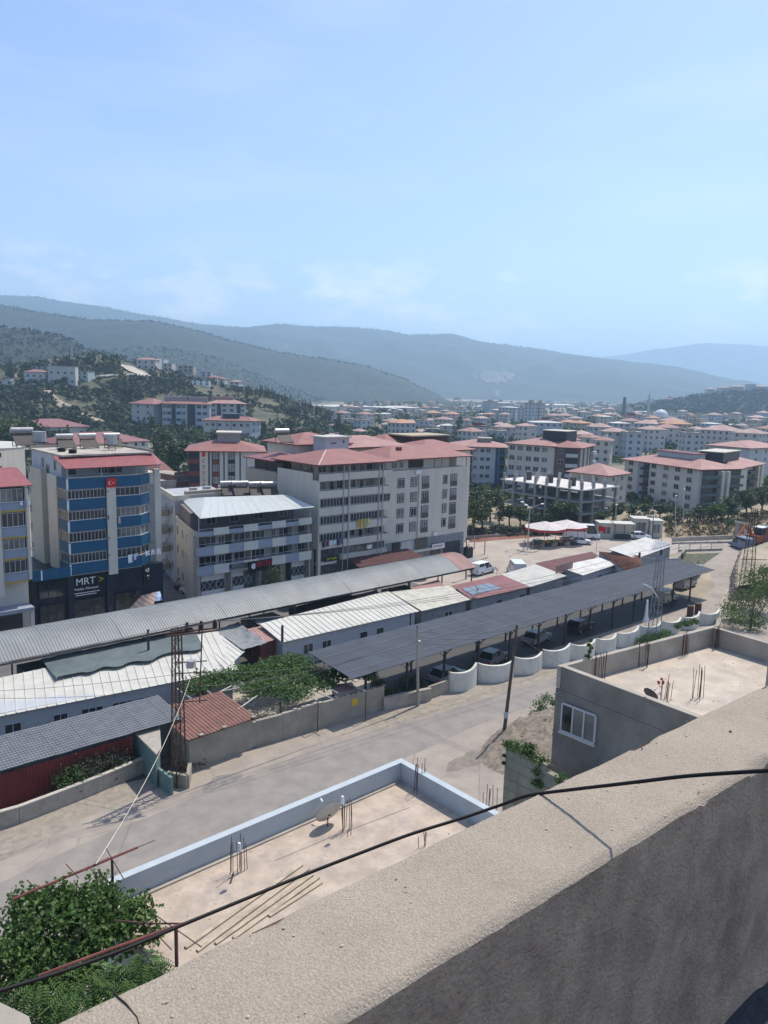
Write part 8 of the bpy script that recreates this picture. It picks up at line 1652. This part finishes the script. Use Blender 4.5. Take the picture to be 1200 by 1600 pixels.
L_ = [('broad', 738, 838, 66, leaf_mid, 'big leafy tree touching the right wall of the off-white block', 1.0), ('broad', 752, 834, 62, leaf_mid, 'tall leafy tree second from the off-white block', 1.1), ('broad', 766, 815, 55, leaf_mid, 'leafy tree before the pale blue block', 1.2), ('pine', 780, 822, 50, leaf_dark, 'darker upright tree left of the unfinished frame', .9), ('broad', 742, 800, 40, leaf_dark, 'dark tree at the foot of the pale blue block', 1.4),
      ('broad', 796, 822, 40, leaf_mid, 'rounded tree before the left corner of the unfinished frame', 1.4), ('broad', 812, 826, 38, leaf_mid, 'rounded tree before the unfinished frame left of the lamp', 1.4), ('broad', 830, 826, 30, leaf_dark, 'low dark tree right behind the three-armed lamp', 1.6), ('broad', 868, 822, 42, leaf_mid, 'big rounded tree before the middle of the unfinished frame', 1.3), ('broad', 888, 824, 44, leaf_mid, 'big rounded tree above the right parasol', 1.3), ('broad', 850, 824, 26, leaf_dark, 'low tree above the left parasol', 1.6), ('broad', 940, 824, 30, leaf_mid, 'tree behind the minibus', 1.3), ('broad', 928, 830, 22, leaf_olive, 'grey-green tree right of the minibus', 1.4),
      ('broad', 962, 820, 38, leaf_mid, 'leafy tree behind the left kiosk', 1.3), ('broad', 985, 818, 34, leaf_mid, 'leafy tree behind the open-fronted stall', 1.4), ('broad', 1006, 814, 30, leaf_mid, 'tree behind the tall cream kiosk', 1.5), ('broad', 1030, 812, 28, leaf_dark, 'dark tree at the foot of the long white block, left', 1.6), ('broad', 1056, 812, 24, leaf_dark, 'dark low tree at the foot of the long white block', 1.8), ('broad', 1090, 816, 26, leaf_olive, 'grey-green tree before the glazed balcony end', 1.6), ('broad', 1118, 818, 34, leaf_bright, 'bright green tree before the cream-finned block', 1.2), ('broad', 1138, 812, 38, leaf_mid, 'leafy tree before the brown balconies', 1.3), ('broad', 1165, 812, 46, leaf_mid, 'large tree at the foot of the brown balconies, right', 1.2), ('broad', 1190, 806, 44, leaf_mid, 'large tree at the right edge below the maroon roofs', 1.3),
      ('broad', 1105, 812, 22, leaf_dark, 'low dark tree right of the glazed balcony end', 1.6), ('round', 1138, 830, 22, leaf_bright, 'bright round bush alone on the dry field', .9), ('round', 1083, 828, 9, leaf_olive, 'tiny bush in the middle of the dry field', 1.4), ('round', 1118, 834, 8, leaf_olive, 'low bush near the front of the dry field', 2.0), ('broad', 1200, 784, 40, leaf_bright, 'bright tree behind the right edge trees', 1.2), ('round', 936, 812, 20, leaf_dry, 'yellowish bush left of the small pyramid-roofed house', 1.2), ('round', 948, 806, 16, leaf_dry, 'yellowish bush below the small pyramid-roofed house', 1.3)]
for q in L_: tpx(q[0], q[1], q[2], q[3], q[4], q[5], g2, q[6])
for k in range(17):
    px = 733+k*12.2; p = oz(px, 836-k*.25); dist = math.hypot(*p)
    tree('round', k % 4, Vector((*p, 0)), 17*dist/FPX*R.uniform(.85, 1.15), leaf_olive, 'olive tree %s, in the row by the square' % (('nearest the off-white block', 'second from the off-white block', 'third from the off-white block', 'fourth from the off-white block', 'fifth from the off-white block', 'just left of the three-armed lamp', 'left of the lamp pole', 'behind the lamp pole', 'right of the lamp pole', 'left of the parasols', 'behind the left parasol', 'behind the middle of the parasols', 'behind the right parasol', 'behind the gap before the minibus', 'behind the minibus', 'right of the minibus', 'farthest right, by the kiosks')[k]), 'olive trees along the square', wide=1.25, name='olive_tree')
shl = ('behind the left kiosk', 'behind the stall', 'left of the tall cream kiosk', 'behind the tall cream kiosk', 'right of the kiosks', 'above the left end of the dry field', 'above the dry field, third from its left end', 'above the dry field, fourth from its left end', 'in the middle above the dry field', 'right of the middle above the dry field', 'left of the bright green tree', 'beside the bright green tree', 'right of the bright green tree', 'near the gateway', 'at the right edge')
for k in range(15):
    px = 958+k*17; p = oz(px, 824-k*.9); dist = math.hypot(*p); tree('round', (k+1) % 4, Vector((*p, 0)), 18*dist/FPX*R.uniform(.8, 1.2), (leaf_olive, leaf_mid)[k % 2], 'low %s shrub %s' % (('grey-green', 'green')[k % 2], shl[k]), 'shrubs above the dry field', wide=1.4, name='shrub', cat_='shrub')
# large bush at the right edge
c = Vector((*oz(1172, 985), 0)); t = empty('tree', c, 'large light green bushy tree at the right edge in front of the rusty pylon', 'tree'); f = MB()
for (px, py, z, r, n) in ((1165, 940, 2.5, 2.2, 1300), (1195, 930, 3.0, 2.4, 1400), (1180, 905, 4.2, 2.0, 1100), (1150, 965, 1.4, 1.6, 800), (1180, 970, 1.2, 1.8, 800), (1140, 950, 1.6, 1.2, 450), (1210, 905, 4.5, 2.2, 1000), (1195, 892, 5.2, 1.2, 420)):
    u, v = oz(px, py, z); cloud_leaves(f, (u, v, z), r, r, r*.8, n, .22, .8, .15, px, lump=.45)
part('leaves', f, mat('leaf_yellow_green', (.1, .15, .035), rough=.55, var=.5, scale=1.2, transl=.3), t, kind='stuff'); tr = MB(); tr.tube([c, c+Vector((.2, 0, 2)), c+Vector((.6, 0, 4))], .14, 6, r2=.06); [tr.tube([c+Vector((0, 0, .8)), c+Vector((R.uniform(-2, 2), R.uniform(-2, 2), 3.5))], .07, 5, r2=.03) for _ in range(5)]; part('trunk', tr, bark, t)
# ---- near hill: trees you can pick out, then the rest as one growth
hill_m = mat('hill_foliage', (.048, .068, .032), rough=.8, var=.5, scale=.06)
zone = ['at the left foot of the hill', 'on the left slope of the hill', 'in the middle of the hillside', 'on the right slope of the hill', 'at the right foot of the hill']
kl = {'broad': 'dark leafy tree', 'round': 'round olive-like tree', 'cypress': 'slim dark conifer'}
for (px, py, h) in ((17, 590, 26), (20, 592, 22), (14, 590, 18)): 
    p = hill_hit(px, py) or fd(px, py, HY-30); tree('cypress', 1, p, h*600/FPX, leaf_dark, ('tallest of the three dark cypresses', 'right one of the three dark cypresses', 'shortest of the three dark cypresses')[(17, 20, 14).index(px)]+' on the left shoulder of the hill', 'trees on the hill', wide=1.6, name='cypress')
n = 0; rt2 = random.Random(5); tries = 0
while n < 230 and tries < 3000:
    tries += 1; px = rt2.uniform(-5, 540); 
    yt = interp(HT, px); py = yt+2+(688-yt)*rt2.random()**1.1
    if 190 < px < 235 and 570 < py < 592: continue
    if py < 660 and abs(py-(612+(px-70)*.55)) < 7 and 60 < px < 170: continue
    if px > 395 and rt2.random() < .45: continue
    p = hill_hit(px, py)
    if p is None: continue
    kd = 'broad' if py < yt+18 or rt2.random() < .45 else 'round'; d = math.hypot(p.x, p.y)
    hp = rt2.uniform(8, 13)*(1.15 if py > 640 else 1); m = leaf_dark if kd == 'broad' else rt2.choice((leaf_dark, leaf_mid, leaf_olive))
    z = 'near the crest of the hill' if py < yt+14 else zone[0 if px < 60 else 1 if px < 160 else 2 if px < 290 else 3 if px < 400 else 4]
    tree(kd, rt2.randint(0, 3), p-Vector((0, 0, .4)), hp*d/FPX, m, '%s %s' % (kl[kd] if m != leaf_mid else 'greener '+kl[kd], z), 'trees on the hill', wide=rt2.uniform(1.1, 1.7)); n += 1
cyl = 0
for k in range(34):
    px = 398+k*3.9+R.uniform(-1, 1); py = interp(HT, px)+6+R.uniform(-1, 4); p = hill_hit(px, py) or fd(px, py, HY); hp = R.uniform(13, 21)*(1-.2*k/34); tree('cypress', k % 4, p-Vector((0, 0, 1)), hp*610/FPX, leaf_dark, 'dark cypress in the %s part of the row descending the ridge' % ('left' if k < 12 else 'middle' if k < 23 else 'right'), 'cypress row on the ridge', wide=1.7, name='cypress')
def scatter(name, n, place_, s0, s1, m, seed, tri=7):
    rr = random.Random(seed); mb = MB(); k = 0; tr_ = 0
    while k < n and tr_ < n*6:
        tr_ += 1; q = place_(rr)
        if q is None: continue
        x, y, z = q; s = rr.uniform(s0, s1)
        for _ in range(tri):
            a = rr.uniform(0, 6.28); rr2 = rr.uniform(0, .5)*s; leaf(mb, Vector((x+math.cos(a)*rr2, y+math.sin(a)*rr2, z+rr.uniform(.15, .75)*s)), s*rr.uniform(.45, .75), .4, 0, rr)
        k += 1
    o = struct(name, mb, m, kind='stuff'); return o
def on_hill(rr):
    px = rr.uniform(-20, 545); yt = interp(HT, px); py = yt+1+(690-yt)*rr.random()
    if 192 < px < 232 and 571 < py < 591: return None
    if 66 < px < 168 and abs(py-(612+(px-70)*.55)) < 5: return None
    if px > 395 and rr.random() < .6: return None
    p = hill_hit(px, py)
    if p is None or mnoise.noise(p*.03) < -.25: return None
    return p
scatter('hill_growth', 4200, on_hill, 2.2, 4.6, hill_m, 3, 6)
def on_ridge(k, lo, hi):
    vs, nx, ny = RG[k]
    def f(rr):
        i = rr.randint(1, nx-2); j = int(ny*rr.uniform(lo, hi)); a = Vector(vs[j*(nx+1)+i]); b = Vector(vs[(j+1)*(nx+1)+i+1]); p = a.lerp(b, rr.random())
        return None if p.z < 1 else (p.x, p.y, p.z-1)
    return f
scatter('mountain_forest', 1500, on_ridge(1, .5, .58), 8, 15, forest_m, 8, 4)
scatter('mountain_forest', 1500, on_ridge(2, .40, .46), 4, 8, forest_m, 9, 4)
scatter('mountain_forest', 2200, on_ridge(3, .2, .56), 3.5, 7, forest_m, 10, 4)
scatter('foothill_forest', 3600, on_ridge(4, .1, .52), 3.5, 7, forest_m, 11, 5)
scatter('wooded_hill_forest', 3800, on_ridge(5, .02, .46), 6, 12, forest_m, 17, 5)
# greenery of the plain and between the houses
def plain(rr):
    px = rr.uniform(440, 1230); py = 631+72*rr.random()**1.6
    if px < 540 and py < 655: return None
    x, y = oz(px, py); 
    return (x, y, -.5)
scatter('town_greenery', 2600, plain, 4, 9, leaf_dark, 12, 6)
def belt(rr):
    px = rr.uniform(690, 1230); py = 700+95*rr.random(); x, y = oz(px, py); return None if mnoise.noise(Vector((x*.05, y*.05, 0))) < .02 else (x, y, -.2)
scatter('undergrowth', 1300, belt, 1.2, 3.4, leaf_mid, 13, 7)
def left_belt(rr):
    px = rr.uniform(-30, 480); py = 690+85*rr.random(); x, y = oz(px, py); return None if (230 < px < 240) else (x, y, -.2)
scatter('undergrowth', 900, left_belt, 2.0, 4.5, leaf_mid, 14, 8)
def field_tufts(rr):
    px = rr.uniform(1040, 1230); py = 808+33*rr.random(); x, y = oz(px, py); return (x, y, 0)
scatter('dry_tufts', 700, field_tufts, .4, 1.1, leaf_dry, 15, 5)
def sq_edge(rr):
    px = rr.uniform(728, 935); py = 832+6*rr.random(); x, y = oz(px, py); return (x, y, 0)
scatter('undergrowth', 260, sq_edge, .6, 1.5, leaf_olive, 16, 6)
tl = 0
for k in range(46):
    px = R.uniform(560, 1215); py = R.uniform(642, 700); m_, r_ = where(px, py); tpx(R.choice(('broad', 'broad', 'pine')), px, py, R.uniform(10, 20)*(.5+.5*(py-640)/60+.2), R.choice((leaf_mid, leaf_dark)), 'town tree %s, %s' % (m_, r_), 'trees among the town roofs', 1.3)
